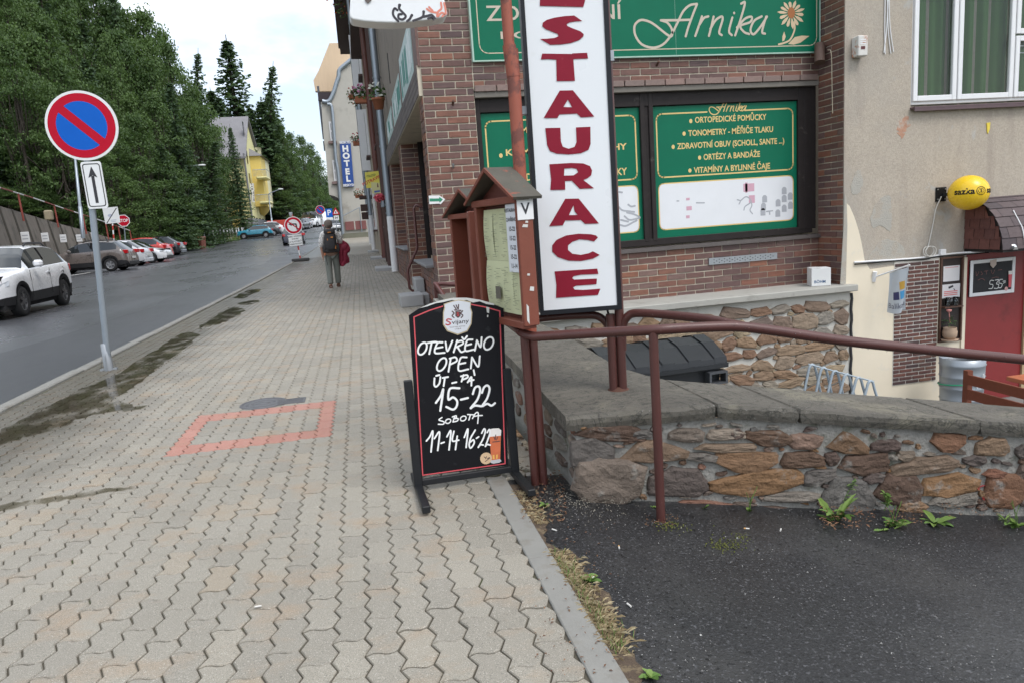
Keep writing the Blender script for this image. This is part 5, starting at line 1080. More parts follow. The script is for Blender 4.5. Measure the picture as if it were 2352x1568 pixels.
a, b = hp.L(*ch4(470, 1055)), hp.L(*ch4(760, 1040)); obj('plinth', MB().box((a[0], YH - .6, -.2), (b[0] + 3, YH, hz0 + .5)), M('mossy_plinth', (.16, .16, .12), .9, .3, 1), hb)
pts = [hp.L(*ch3(x, y)) for x, y in ((270, 905), (320, 930), (350, 1250), (370, 1560))] + [hp.L(*ch4(x, y)) for x, y in ((400, 250), (430, 640), (460, 1010))]
t = thing('drainpipe', 'long grey drainpipe down the corner of the grey hotel', 'drainpipe'); obj('pipe', MB().tube(spl([(a, YH - .35, b) for a, b in pts], 4), .17, 8), m_zinc, t)
for x, y in ((185, 990), (230, 1400)): a = hp.L(*ch3(x, y)); obj('wall_ladder' if y == 990 else 'shutter_hook', MB().box((a[0] - .12, YH + .5, a[1] - 2.2 * (y == 990) - .5), (a[0] + .1, YH + .8, a[1] + 2.2 * (y == 990) + .5)), m_dgrey, hb)

# ================================================================== PAVEMENT BOARD
bA, bB = Vector((.185, 3.566, 0)), Vector((.705, 3.58, 0))
bpn = Plane(bA, bB - bA, (0, .045, 1))
cb4 = crop(1200, 900, .5102); cb5 = crop(1300, 1180, .19136)
m_bfr = M('black_paint_metal', (.015, .016, .018), .4, .25, 12, 60, .1, spec=.25, dirt=((.12, .12, .12), 14, .66, .74))
m_bbd = M('blackboard', (.008, .008, .010), .5, .25, 4, 40, .08, .002, spec=.15, dirt=((.045, .047, .05), 6, .60, .75))
ab = thing('pavement_board', 'black chalk pavement board with opening hours standing by the railing', 'sign board', m=bpn.m)
LQ = lambda x, y: bpn.L(*cb4(x, y))
out = [LQ(*p) for p in ((232, 1165), (165, 178), (230, 135), (330, 98), (430, 76), (520, 75), (620, 92), (700, 115), (748, 135), (775, 1098))]
obj('board', MB().prism(out, -.012, 0), m_bbd, ab)
pe = [LQ(*p) for p in ((230, 135), (290, 108), (360, 86), (440, 70), (520, 70), (600, 82), (690, 106), (690, 116), (640, 108), (600, 92), (560, 100), (520, 84), (480, 92), (430, 84), (380, 96), (330, 104), (280, 122))]
obj('worn_edge', MB().prism(pe, .0005, .0012), M('chipped_white', (.60, .60, .58), .7, .15, 20), ab)
red = [LQ(*p) for p in ((250, 1157), (196, 188), (290, 148), (372, 122))]; red2 = [LQ(*p) for p in ((545, 110), (640, 128), (724, 152), (757, 1086), (250, 1157))]
obj('red_line', MB().stroke(red, .0062, .0012).stroke(red2, .0062, .0012), M('faded_red_line', (.56, .075, .09), .5, .15, 12), ab)
obj('paint_chip', MB().prism([LQ(*p) for p in ((640, 125), (660, 130), (658, 165), (645, 160))], .001, .0016).prism([LQ(*p) for p in ((646, 175), (654, 176), (652, 190), (646, 188))], .001, .0016), M('chipped_white2', (.55, .55, .53), .7), ab)
sh_ = [LQ(*p) for p in ((378, 108), (425, 92), (470, 82), (510, 88), (548, 96), (545, 130), (555, 160), (550, 230), (525, 275), (465, 298), (400, 275), (374, 235), (374, 160), (382, 130))]
cxs, czs = sum(p[0] for p in sh_) / len(sh_), sum(p[1] for p in sh_) / len(sh_)
bg = obj('badge', MB().prism(sh_, .0012, .0035), M('badge_gold', (.45, .37, .24), .5, .15, 10), ab)
obj('badge_field', MB().prism([(cxs + (x - cxs) * .93, czs + (y - czs) * .94) for x, y in sh_], .0036, .0042), M('badge_white', (.62, .64, .68), .5, .06, 8), bg)
m_crest = M_flat('crest_dark', (.09, .05, .05)); m_crr = M_flat('crest_red', (.42, .04, .05))
obj('crest', join(scr(bpn, cb4, [[(455, 115), (463, 135)], [(440, 118), (455, 140)], [(470, 112), (468, 138)], [(445, 145), (485, 148)], [(430, 152), (442, 165), (430, 180), (442, 192)], [(495, 150), (484, 165), (496, 178), (486, 192)]], 7, .0046), MB().prism([LQ(*p) for p in ((450, 152), (482, 154), (482, 182), (466, 195), (450, 182))], .0043, .0047)), m_crest, bg)
obj('crest_letter', shift(text_mb('S', .026, .001, z=.005), *LQ(466, 172)), m_crr, bg)
obj('name_lettering', fit(bpn, 'vijany', cb4, 428, 535, 216, 26, .012, .0046, shear=.05), M_flat('crest_black', (.03, .025, .03)), bg)
obj('initial', scr(bpn, cb4, [[(425, 203), (405, 200), (396, 210), (412, 218), (420, 228), (405, 236), (392, 232)]], 8, .0046), m_crr, bg)
obj('small_print', join(fit(bpn, 'Soukromý pivovar', cb4, 415, 512, 246, 9, 0, .0046), fit(bpn, '1564', cb4, 448, 486, 260, 9, 0, .0046)), m_crest, bg)
m_chw = M('white_marker', (.80, .80, .79), .6, .06, 20, 60, .05)
def ell(cx_, cy_, rx, ry, a0=0, a1=360, tilt=0):
    return [(cx_ + rx * cos(radians(a)) + tilt * ry * -sin(radians(a)), cy_ + ry * sin(radians(a))) for a in [a0 + (a1 - a0) * k / 12 for k in range(13)]]
W1 = [ell(248, 380, 25, 37, -100, 262, .3), [(282, 345), (322, 340), (340, 342)], [(305, 345), (290, 412)], [(372, 342), (340, 348), (325, 405), (385, 405)], [(332, 378), (372, 370)], [(390, 340), (402, 395), (432, 333)], [(462, 330), (440, 402)], [(458, 340), (490, 333), (497, 350), (455, 372)], [(465, 372), (485, 400), (505, 395)], [(492, 312), (505, 325), (522, 305)],
      [(556, 325), (522, 332), (512, 392), (565, 385)], [(516, 360), (548, 352)], [(583, 330), (570, 392)], [(583, 330), (605, 370), (612, 312)], ell(655, 348, 28, 38, -100, 262, .25),
      ell(366, 476, 26, 40, -100, 262, .35), [(422, 438), (408, 520)], [(415, 440), (450, 432), (458, 455), (415, 478)], [(520, 432), (482, 438), (470, 512), (530, 505)], [(474, 474), (512, 466)], [(552, 432), (545, 500)], [(552, 432), (590, 490), (600, 425)],
      [(322, 560), (320, 600), (332, 612), (352, 590), (358, 552)], [(332, 545), (352, 540)], [(372, 558), (405, 552)], [(385, 558), (378, 608)], [(430, 590), (456, 584)], [(500, 540), (488, 580)], [(484, 548), (520, 540), (525, 555), (496, 568)], [(525, 585), (548, 552), (548, 605)], [(530, 578), (562, 570)], [(562, 510), (568, 540)]]
W2 = [[(360, 435), (440, 320), (480, 220), (432, 565)], [(745, 195), (590, 205), (565, 380), (640, 345), (705, 400), (700, 490), (640, 545), (530, 500)], [(770, 382), (885, 355)], [(965, 290), (1000, 190), (1060, 165), (1085, 230), (1040, 380), (930, 520), (1000, 480), (1105, 490)], [(1115, 270), (1150, 180), (1205, 150), (1240, 210), (1200, 360), (1120, 485), (1200, 450), (1270, 480), (1330, 440)]]
W3 = [[(460, 675), (410, 715), (490, 745), (480, 785), (400, 785)], ell(560, 735, 42, 36, -100, 262, .3), [(670, 650), (640, 745)], [(630, 665), (690, 645), (690, 675), (650, 695)], [(650, 695), (720, 690), (710, 730), (640, 748)], ell(808, 690, 45, 40, -100, 262, .3), [(880, 625), (985, 630)], [(925, 630), (900, 715)], [(960, 690), (1005, 610), (1045, 590), (1055, 640), (1045, 770)], [(975, 660), (1040, 645), (1120, 640)]]
W4 = [[(205, 1060), (260, 990), (310, 905), (280, 1240)], [(335, 1020), (420, 915), (390, 1215)], [(445, 1098), (495, 1080)], [(540, 990), (605, 895), (575, 1205)], [(655, 900), (630, 1055), (735, 1045)], [(710, 980), (680, 1200)], [(825, 1000), (885, 865), (855, 1165)], [(1005, 880), (930, 1010), (905, 1120), (930, 1175), (985, 1100), (975, 1040), (920, 1080)], [(1025, 1015), (1060, 990)], [(1110, 930), (1150, 860), (1170, 900), (1130, 1030), (1055, 1160), (1090, 1120), (1135, 1125)], [(1200, 920), (1235, 870), (1245, 930), (1210, 1040), (1170, 1145), (1200, 1115), (1250, 1125)]]
obj('chalk_hours', join(scr(bpn, cb4, W1, 11.5, .0014), scr(bpn, cb5, W2, 36, .0014), scr(bpn, cb5, W3, 21, .0014), scr(bpn, cb5, W4, 28, .0014)), m_chw, ab)
L5 = lambda x, y: bpn.L(*cb5(x, y))
gp_ = obj('beer_picture', MB().prism([L5(*p) for p in ((1240, 990), (1425, 970), (1415, 1360), (1270, 1375))], .0014, .0024), M('beer_orange', (.58, .15, .06), .4, .2, 20), ab)
obj('foam', MB().prism([L5(*p) for p in ((1228, 870), (1300, 855), (1390, 850), (1432, 885), (1425, 972), (1240, 992))], .0014, .0028), M_flat('foam_white', (.80, .76, .72)), gp_)
obj('glass_foot', MB().prism([L5(*p) for p in ((1262, 1378), (1412, 1355), (1436, 1390), (1400, 1415), (1300, 1432), (1255, 1415))], .0014, .0028), M_flat('glass_grey', (.50, .50, .52)), gp_)
obj('glass_highlight', MB().prism([L5(*p) for p in ((1290, 1290), (1320, 1285), (1322, 1355), (1296, 1358))], .0025, .0030).prism([L5(*p) for p in ((1345, 1285), (1375, 1280), (1370, 1350), (1345, 1352))], .0025, .0030), M_flat('beer_gold', (.75, .42, .10)), gp_)
obj('glass_crest', join(scr(bpn, cb5, [[(1310, 990), (1330, 1040)], [(1340, 960), (1335, 1030)], [(1370, 995), (1355, 1040)], [(1290, 1075), (1405, 1062)]], 14, .003)), m_crest, gp_)
cc_ = L5(1183, 1345); rq_ = abs(L5(1283, 1345)[0] - cc_[0])
obj('bottle_cap_picture', MB().prism([(cc_[0] + (rq_ * (1 if k % 2 else .94)) * cos(2 * pi * k / 42), cc_[1] + (rq_ * (1 if k % 2 else .94)) * sin(2 * pi * k / 42)) for k in range(42)], .0014, .0026), M('cap_beige', (.60, .42, .26), .5, .12, 20), ab)
obj('cap_print', join(scr(bpn, cb5, [[(1150, 1320), (1180, 1340)], [(1190, 1315), (1175, 1350)], [(1170, 1395), (1240, 1340)], [(1205, 1345), (1240, 1330)]], 13, .0028)), m_crest, ab)
up_ = MB(); 
for side, (xx, zt) in (('l', (LQ(172, 800)[0] + .008, LQ(172, 575)[1])), ('r', (LQ(785, 800)[0] + .006, LQ(780, 500)[1]))):
    obj('upright', MB().cbox((xx - .022, .02, -.03), (xx + .022, zt, .012), .004), m_bfr, ab)
xl, xr = LQ(172, 800)[0] + .008, LQ(785, 800)[0] + .006
obj('crossbar', MB().cbox((xl + .02, .03, -.022), (xr - .02, .062, .01), .003), m_bfr, ab)
for xx in (xl, xr): obj('foot', MB().cbox((xx - .02, .001, -.24), (xx + .02, .036, .345), .004), m_bfr, ab)

# ================================================================== TALL WHITE RESTAURANT SIGN
sA, sB = Vector((.908, 3.62, .86)), Vector((1.318, 3.55, .86)); rp_ = Plane(sA, sB - sA, (0, 0, 1)); SW = (sB - sA).length
cs5 = crop(1250, 0, .3189); cs6 = crop(1250, 450, .3827)
rsn = thing('restaurant_sign', 'tall white illuminated sign box with dark red vertical lettering', 'sign', m=rp_.m)
obj('casing', MB().cbox((-.012, -.012, -.14), (SW + .006, 2.9, -.004), .006), M('sign_black', (.014, .015, .019), .4, .15, 5, 30, .05, spec=.25), rsn)
obj('panel', MB().box((.008, .012, -.01), (SW - .018, 2.88, .0)), M('sign_white_acrylic', (.76, .78, .80), .3, .02, 2, 20, .02, dirt=((.62, .65, .60), 3, .58, .85)), rsn)
obj('rim', MB().box((-.012, -.012, -.004), (.008, 2.9, .006)).box((SW - .018, -.012, -.004), (SW + .006, 2.9, .006)).box((.008, -.012, -.004), (SW - .018, .012, .006)), MATS['sign_black'], rsn)
m_vin = M('dark_red_vinyl', (.24, .010, .028), .45, .12, 10, 90, .12, .002, spec=.2, dirt=((.30, .05, .07), 16, .62, .78))
def letter(name, cf, outer, hole=None, z=.003):
    q = [rp_.L(*cf(*p)) for p in outer]
    if hole:                                            # bridge the counter into one outline
        h = [rp_.L(*cf(*p)) for p in hole]; j = min(range(len(q)), key=lambda i: (q[i][0] - h[0][0]) ** 2 + (q[i][1] - h[0][1]) ** 2); q = q[:j + 1] + h + [h[0]] + q[j:]
    n = len(q); obj(name, MB().add([(x, y, z) for x, y in q], [list(range(n))[::-1] if not hole else list(range(n))[::-1]]), m_vin, rsn)
letter('letter_e', cs5, [(1408, -60), (1840, -60), (1842, 8), (1824, 73), (1396, 62), (1398, 0)])
S_ = [(1815, 212), (1735, 157), (1640, 163), (1540, 178), (1465, 200), (1425, 228), (1420, 262), (1450, 290), (1520, 318), (1575, 340), (1580, 362), (1540, 378), (1470, 386), (1398, 388), (1498, 445), (1600, 442), (1700, 428), (1785, 398), (1825, 362), (1828, 340), (1795, 312), (1710, 280), (1665, 258), (1660, 242), (1690, 224), (1750, 214)]
letter('letter_s', cs5, S_)
letter('letter_t', cs5, [(1420, 532), (1640, 535), (1712, 536), (1716, 530), (1862, 524), (1870, 580), (1738, 585), (1726, 590), (1742, 800), (1562, 803), (1558, 592), (1480, 586), (1406, 590)])
letter('letter_a', cs5, [(1592, 896), (1722, 893), (1932, 1152), (1800, 1160), (1762, 1122), (1590, 1130), (1568, 1166), (1434, 1166)], [(1628, 1058), (1714, 1060), (1672, 985)])
letter('letter_u', cs5, [(1450, 1265), (1598, 1262), (1604, 1400), (1622, 1448), (1680, 1468), (1738, 1450), (1758, 1400), (1752, 1258), (1894, 1252), (1896, 1420), (1876, 1478), (1800, 1512), (1680, 1524), (1560, 1516), (1494, 1490), (1468, 1430)])
letter('letter_r', cs6, [(1242, 175), (1420, 164), (1520, 168), (1575, 190), (1592, 225), (1585, 265), (1550, 292), (1520, 304), (1608, 372), (1490, 376), (1425, 310), (1370, 312), (1372, 384), (1250, 386), (1256, 300)], [(1362, 268), (1440, 266), (1478, 240), (1465, 212), (1425, 205), (1364, 210)])
letter('letter_a', cs6, [(1372, 458), (1482, 456), (1648, 660), (1535, 664), (1500, 632), (1372, 636), (1352, 676), (1240, 683)], [(1402, 592), (1474, 590), (1448, 560), (1440, 510), (1430, 530)])
letter('letter_c', cs6, [(1640, 775), (1608, 808), (1560, 796), (1490, 790), (1430, 810), (1395, 840), (1395, 878), (1430, 908), (1500, 918), (1565, 904), (1598, 888), (1656, 918), (1600, 948), (1500, 968), (1400, 965), (1310, 935), (1265, 890), (1265, 840), (1300, 795), (1380, 758), (1480, 744), (1580, 748), (1625, 758)])
letter('letter_e', cs6, [(1284, 1053), (1634, 1030), (1644, 1074), (1500, 1080), (1440, 1092), (1430, 1108), (1445, 1120), (1632, 1112), (1628, 1158), (1460, 1170), (1436, 1184), (1450, 1202), (1520, 1205), (1660, 1194), (1640, 1246), (1296, 1270), (1300, 1160)])
bk_ = MB().box((-.055, 1.02, -.09), (-.012, 1.06, -.04)); obj('bracket', bk_, m_metal, rsn); obj('bracket', MB().box((SW + .006, 1.25, -.08), (SW + .03, 1.30, -.03)), m_metal, rsn)
obj('cable', MB().tube(spl([(SW - .06, -.012, -.08), (SW - .05, -.05, -.08), (SW - .02, -.09, -.10), (SW + .0, -.10, -.14)], 5), .006, 6), m_black, rsn)
# posts that carry it
m_orp = M('peeling_orange_paint', (.32, .085, .05), .55, .15, 6, 40, .15, .003, dirt=((.17, .055, .04), 9, .5, .57))
pst = thing('orange_post', 'peeling orange steel post left of the white sign', 'post', (.832, 3.60, 0))
obj('lower_post', MB().tube([(0, 0, .70), (0, 0, 2.18)], .033, 8), m_orp, pst)
obj('upper_post', MB().tube([(-.012, 0, 2.16), (-.014, 0, 3.6)], .027, 14), m_orp, pst)
obj('flange', MB().tube([(0, 0, 2.05), (-.012, 0, 2.2)], [.0345, .0335], 8), m_orp, pst)
obj('sign_arm', MB().bar((-.01, 0, 3.3), (-.62, -.2, 3.3), .035, .035), m_orp, pst)
m_rail, t_, b_ = newmat('brown_rail_paint'); c_ = mixc(t_, noise(t_, 5, 5, .6, 'World'), (.062, .020, .017), (.098, .034, .028)); c_ = mixc(t_, ramp(t_, noise(t_, 60, 3, .6, 'World'), [(.68, 0), (.72, 1)]), c_, (.18, .10, .09)); t_.links.new(c_, b_.inputs['Base Color']); b_.inputs['Roughness'].default_value = .4; c_ = mixc(t_, ramp(t_, noise(t_, 14, 5, .7, 'World'), [(.66, 0), (.72, .7)]), c_, (.055, .028, .018)); t_.links.new(c_, b_.inputs['Base Color']); bump(t_, b_, noise(t_, 220, 2, .5, 'World'), .25, .002)
spt = thing('sign_post', 'cluster of brown steel tubes on the coping carrying the white sign', 'post', (1.309, 3.62, .4))
for k, (dx, dy) in enumerate(((-.03, -.01), (.018, -.02), (.035, .03))): obj('tube', MB().cyl((dx, dy, -.02), (dx, dy, .42 if k == 0 else 3.3), .0245 if k else .0235, 14), m_rail, spt)
obj('base_weld', MB().lathe([(.0, .02), (.035, .018), (.06, 0)], 14), M('rusty_weld', (.10, .045, .03), .9, .4, 30), spt)

# ================================================================== PIPE RAILINGS
rl = thing('path_railing', 'brown pipe railing along the low wall and down the path', 'railing')
RP = Plane((.95, 2.985, 0), (1, -.15, 0)); rr3 = lambda u, v: CAM + (ray(u, v) * ((RP.o - CAM).dot(RP.n) / ray(u, v).dot(RP.n)))
main = [Vector((.80, 6.2, .80)), Vector((.775, 4.6, .80)), Vector((.757, 3.62, .798)), Vector((.758, 3.48, .79)), Vector((.79, 3.385, .782)), Vector((.86, 3.33, .785)), Vector((1.05, 3.13, .808)), rr3(1500, 758), rr3(1600, 752), rr3(1690, 750), rr3(1760, 757), rr3(1850, 770), rr3(1960, 785), rr3(2160, 806), rr3(2352, 825), rr3(2700, 862)]
obj('handrail', MB().tube(spl(main, 6), .0232, 16), m_rail, rl)
pb = rr3(1500, 758); obj('post', MB().cyl((pb.x + .004, pb.y, zp(pb.x) - .06), (pb.x, pb.y, pb.z), .0212, 14), m_rail, rl)
obj('post', MB().cyl((.772, 3.462, -.05), (.765, 3.455, .78), .0222, 14), m_rail, rl); obj('post', MB().cyl((.816, 3.46, -.05), (.809, 3.46, .78), .0222, 14), m_rail, rl)
for y in (5.4,): obj('post', MB().cyl((.785, y, -.05), (.785, y, .8), .0245, 14), m_rail, rl)
far_ = rr3(2700, 862); obj('post', MB().cyl((far_.x - .1, far_.y, -1), (far_.x - .1, far_.y, far_.z), .026, 14), m_rail, rl)
rv = MB()
for u, v in ((1500, 757), (1612, 753)): q = rr3(u, v); rv.lathe([(0, .004), (.006, .003), (.008, 0)], 10, o=(0, 0, 0)).v; 
dr = MB(); rd_ = random.Random(9); sp_ = spl(main[4:], 14)
for k in range(420):
    p = sp_[rd_.randrange(len(sp_) - 1)]; a = rd_.uniform(-.5, .5); r = rd_.uniform(.0012, .0028); d_ = Vector((0, .0232 * sin(a), -.0232 * cos(a))) if rd_.random() < .75 else Vector((0, -.0232 * cos(a), .0232 * sin(a)))
    c_ = p + d_ + Vector((rd_.uniform(-.01, .01), 0, 0)); dr.add([c_ + Vector(q) * r for q in ((1, 0, 0), (-1, 0, 0), (0, 1, 0), (0, -1, 0), (0, 0, 1), (0, 0, -1.6))], [(0, 2, 4), (2, 1, 4), (1, 3, 4), (3, 0, 4), (2, 0, 5), (1, 2, 5), (3, 1, 5), (0, 3, 5)], 0, True)
obj('rain_drops', dr, M_clear('water_drop', (.85, .87, .9)), rl, kind='stuff')
r2 = thing('coping_railing', 'shorter bent brown railing on the coping under the white sign', 'railing')
hp2 = [(.86, 3.75, .40), (.86, 3.75, .74), (.88, 3.75, .80), (.95, 3.75, .815), (1.16, 3.70, .815), (1.24, 3.68, .80), (1.285, 3.66, .74), (1.295, 3.64, .64)]
obj('handrail', MB().tube(spl([Vector(q) for q in hp2[1:]], 5), .0215, 14), m_rail, r2); obj('post', MB().cyl((.868, 3.75, .38), (.868, 3.75, .79), .0245, 14), m_rail, r2)
hp3 = [(1.335, 3.60, .62), (1.34, 3.59, .745), (1.36, 3.57, .800), (1.40, 3.53, .822), (1.50, 3.36, .822), (1.60, 3.12, .818), (1.66, 2.90, .806)]
obj('lower_handrail', MB().tube(spl([Vector(q) for q in hp3], 5), .0225, 14), m_rail, r2)

# ================================================================== MENU CASES
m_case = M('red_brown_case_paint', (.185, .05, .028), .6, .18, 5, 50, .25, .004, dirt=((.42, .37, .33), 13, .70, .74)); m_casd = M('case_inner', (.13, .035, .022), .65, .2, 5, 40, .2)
m_rfelt = M('weathered_roof_board', (.085, .078, .062), .85, .3, 8, 60, .5, .004, dirt=((.26, .075, .045), 10, .60, .68))
def case(name, label, fr, fl, dep, z0, z1, apex):
    ex = Vector((fr[0] - fl[0], fr[1] - fl[1], 0)); w = ex.length; pl = Plane((fl[0], fl[1], 0), ex)     # x along the front, z (n) towards the viewer
    t = thing(name, label, 'menu case', m=pl.m)
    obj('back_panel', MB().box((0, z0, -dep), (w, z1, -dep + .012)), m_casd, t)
    obj('side_board', MB().cbox((w - .002, z0 - .02, -dep - .004), (w + .018, z1, .004), .003), m_case, t); obj('side_board', MB().cbox((-.018, z0 - .02, -dep - .004), (.012, z1, .004), .003), m_case, t)
    obj('bottom_board', MB().cbox((-.016, z0 - .035, -dep), (w + .016, z0, .008), .003), m_case, t)
    obj('top_rail', MB().cbox((-.03, z1 - .012, -dep), (w + .025, z1 + .022, .012), .003), m_case, t)
    gb = MB().prism([(-.03, z1 + .02), (w + .03, z1 + .02), (w / 2, apex - .02)], -dep, -dep + .02); obj('gable_back', gb, m_casd, t)
    ov = .035
    for s, nm in ((-1, 'roof_board'), (1, 'roof_board')):
        xe = -.055 if s < 0 else w + .055; ze = z1 - .0; xa, za = w / 2, apex; d = Vector((xe - xa, ze - za)).normalized(); nn = Vector((-d.y, d.x)) * (1 if s > 0 else -1); nn = nn if nn.y > 0 else -nn
        q = [(xa, za), (xe, ze), (xe + nn.x * .014, ze + nn.y * .014), (xa, za + .02)]
        obj(nm, MB().prism(q, -dep - .05, ov), m_rfelt, t); obj('roof_edge', MB().prism([(a, b) for a, b in q], ov + .0005, ov + .008), m_case, t)
    return t, pl, w
c1, p1l, w1 = case('menu_case', 'nearer red wooden menu case with gabled roof and menu sheets', (.742, 3.36), (.628, 3.83), .066, .86, 1.445, 1.60)
m_pap = M('yellowish_paper', (.56, .58, .36), .8, .06, 7, 30, .1); rpz = random.Random(6)
for k in range(8):
    i, j = k % 4, k // 4; x = .035 + i * (w1 - .06) / 4; z = .885 + (1 - j) * .265; bend = rpz.uniform(.004, .012); nseg = 6
    vs_ = [(x + a * .118, z + b * .265 / nseg, -.034 + bend * sin(pi * b / nseg) + .001 * k + (.008 * (a - .5) ** 2)) for b in range(nseg + 1) for a in (0, .5, 1)]
    pg = obj('menu_sheet', MB().add(vs_, [(b * 3 + a, b * 3 + a + 1, b * 3 + a + 4, b * 3 + a + 3) for b in range(nseg) for a in (0, 1)], 0, True), m_pap, c1)
    ln = MB(); zz_ = z + .235
    while zz_ > z + .02:
        if rpz.random() < .78: xa = x + rpz.uniform(.012, .05); ln.box((xa, zz_, -.013 + .001 * k), (min(xa + rpz.uniform(.02, .06), x + .105), zz_ + .0022, -.0128 + .001 * k))
        zz_ -= .0085
    obj('menu_print', ln, M_flat('menu_ink', (.20, .21, .14)), c1, kind='stuff')
wp = MB().box((w1 - .125, 1.10, -.008), (w1 - .008, 1.43, -.006)); wpo = obj('hours_sheet', wp, M('white_paper', (.66, .68, .72), .8, .04, 7), c1)
hp_ = MB(); 
for k, tx_ in enumerate(('RESTAURACE', 'ZAVŘENO', '15-22', '15-22', '15-22', '15-22', '11-14')):
    hp_ = join(hp_, shift(text_mb(tx_, .024 if k < 2 else .03, .0006, z=-.005), w1 - .065, 1.40 - k * .045))
obj('hours_print', hp_, m_ink, wpo)
obj('picture', MB().box((.175, .955, -.006), (.235, 1.02, -.004)), M_flat('photo_brown', (.11, .10, .075)), c1)
# end board facing the path, with the letter plate
ed = p1l.m @ Vector((w1 + .02, 0, -.043)); 
obj('end_board', MB().cbox((w1 + .018, .84, -.076), (w1 + .030, 1.44, .006), .003), m_case, c1)
vp = Plane(p1l.m @ Vector((w1 + .034, 1.40, -.036)), -p1l.n); vt = thing('letter_plate', 'small white plate with a black V on the menu case end', 'sign', m=vp.m)
obj('plate', MB().cbox((-.043, -.05, -.003), (.043, .045, .0), .001), m_white, vt); obj('letter', text_mb('V', .075, .0015, z=.001), m_ink, vt)
sc_ = Plane(p1l.m @ Vector((w1 + .0305, 0, -.036)), -p1l.n)
pc = MB()
for a, b, w_, h_ in ((-.006, 1.322, .016, .008), (.004, 1.34, .008, .006), (.008, 1.02, .013, .012), (-.005, 1.09, .008, .006), (-.022, .9, .007, .05)): pc.prism([(a - w_, b - h_ * .6), (a + w_ * .8, b - h_), (a + w_, b + h_ * .7), (a - w_ * .6, b + h_)], .0005, .0012)
for v in range(1): obj('paint_chip', pc.xf(p1l.m.inverted() @ sc_.m), M('bare_chip', (.58, .57, .54), .7, .1, 10), c1, kind='stuff')
case('menu_case', 'farther empty red wooden menu case with small gabled roof', (.775, 4.44), (.64, 5.0), .12, .80, 1.40, 1.56)
tag(obj('case_post', MB().cbox((.62, 4.05, 0), (.70, 4.13, 1.42), .006), m_case), 'red brown wooden post between the two menu cases', 'post')

# hanging white sign at the top of the frame
wpn = Plane((0, 3.40, 0), (1, 0, 0)); cw = crop(850, 0, .2764); LW = lambda x, y: wpn.L(*cw(x, y))
hs2 = thing('hanging_sign', 'white hanging sign with black swirls and a coral ornament', 'sign', m=wpn.m)
ol = [LW(*p) for p in ((905, -40), (895, 150), (902, 195), (930, 222), (1050, 243), (1200, 256), (1400, 262), (1560, 255), (1700, 240), (1850, 222), (1960, 200), (2000, 182), (2010, 150), (1975, 0), (1960, -40))]
ol = ol + [(ol[-1][0] - .01, ol[-1][1] + .3), (ol[0][0] + .01, ol[0][1] + .3)]
obj('light_box', MB().prism(ol, -.11, 0), M('sign_white2', (.80, .81, .82), .3, .02, 4, 20, .02, dirt=((.5, .5, .42), 9, .72, .85)), hs2, bevel=.006)
sw2 = [[(1470, 60), (1460, 100), (1500, 145), (1535, 190), (1500, 225), (1455, 210), (1455, 170), (1490, 165)], [(1440, 120), (1410, 100), (1390, 140), (1400, 190), (1450, 245)], [(1600, 180), (1580, 220), (1550, 245)], [(1740, 140), (1730, 190), (1690, 215), (1620, 240)], [(1730, 195), (1780, 185), (1830, 175), (1865, 210)], [(1790, 215), (1830, 205), (1850, 225)]]
obj('swirl', join(scr(wpn, cw, sw2, 26, .001, n=8), MB().disc(LW(1462, 62), .006, .002, 14).disc(LW(1605, 178), .006, .002, 14).disc(LW(1738, 138), .0065, .002, 14)), M_flat('swirl_black', (.035, .03, .04)), hs2)
obj('coral_ornament', scr(wpn, cw, [[(1775, 105), (1820, 135), (1900, 150)], [(1800, 85), (1840, 125)], [(1935, 35), (1940, 100), (1900, 140), (1890, 190)], [(1970, 40), (1985, 100), (1990, 160)], [(1900, 190), (1940, 150), (1975, 165), (1950, 190)]], 22, .0012, n=8), M_flat('ornament_coral', (.72, .24, .17)), hs2)
obj('dark_drop', MB().prism([LW(*p) for p in ((1070, -30), (1145, -30), (1145, 10), (1105, 45), (1075, 15))], .001, .006), M_flat('drop_brown', (.12, .09, .08)), hs2)
obj('hanger', MB().bar((ol[0][0] + .15, ol[0][1] + .28, -.05), (ol[0][0] + .15, 3.32, -.05), .015, .015), m_dgrey, hs2)

# ================================================================== THINGS IN THE SUNKEN YARD
bn = thing('waste_container', 'large black plastic waste container with ribbed lid behind the wall', 'bin', (3.62, 8.75, -2.35), radians(3))
m_bin = M('black_plastic', (.022, .024, .028), .38, .15, 4, 30, .06); hw, hd = .76, .5
lid = MB(); NS = 9; prof = [(-hd - .06, 1.70), (-hd - .05, 1.78), (-hd * .5, 1.93), (0, 1.99), (hd * .5, 1.95), (hd + .02, 1.84)]
for k in range(NS):
    xa, xb = -hw - .06 + (2 * hw + .12) * k / NS, -hw - .06 + (2 * hw + .12) * (k + 1) / NS; rz_ = .0 if k % 2 else .018
    lid.add([(x, y, z + rz_) for y, z in prof for x in (xa + .004, xb - .004)], [(2 * j, 2 * j + 1, 2 * j + 3, 2 * j + 2)[::1] for j in range(5)])
lid.add([(s * (hw + .06), y, z) for s in (-1, 1) for y, z in prof], [list(range(6)), list(range(6, 12))[::-1]]); lid.box((-hw - .07, -hd - .075, 1.66), (hw + .07, hd, 1.715)).add([(x, y, z - .002) for y, z in prof for x in (-hw - .06, hw + .06)], [(2 * j, 2 * j + 1, 2 * j + 3, 2 * j + 2) for j in range(5)])
obj('lid', lid, m_bin, bn); bd_ = MB(); bd_.add([(s * w_, y, z) for z, w_, d in ((.15, hw - .14, hd - .1), (1.66, hw, hd)) for s, y in ((-1, -d), (1, -d), (1, d), (-1, d))], [(0, 1, 5, 4), (1, 2, 6, 5), (2, 3, 7, 6), (3, 0, 4, 7), (0, 3, 2, 1)]); obj('body', bd_, m_bin, bn)
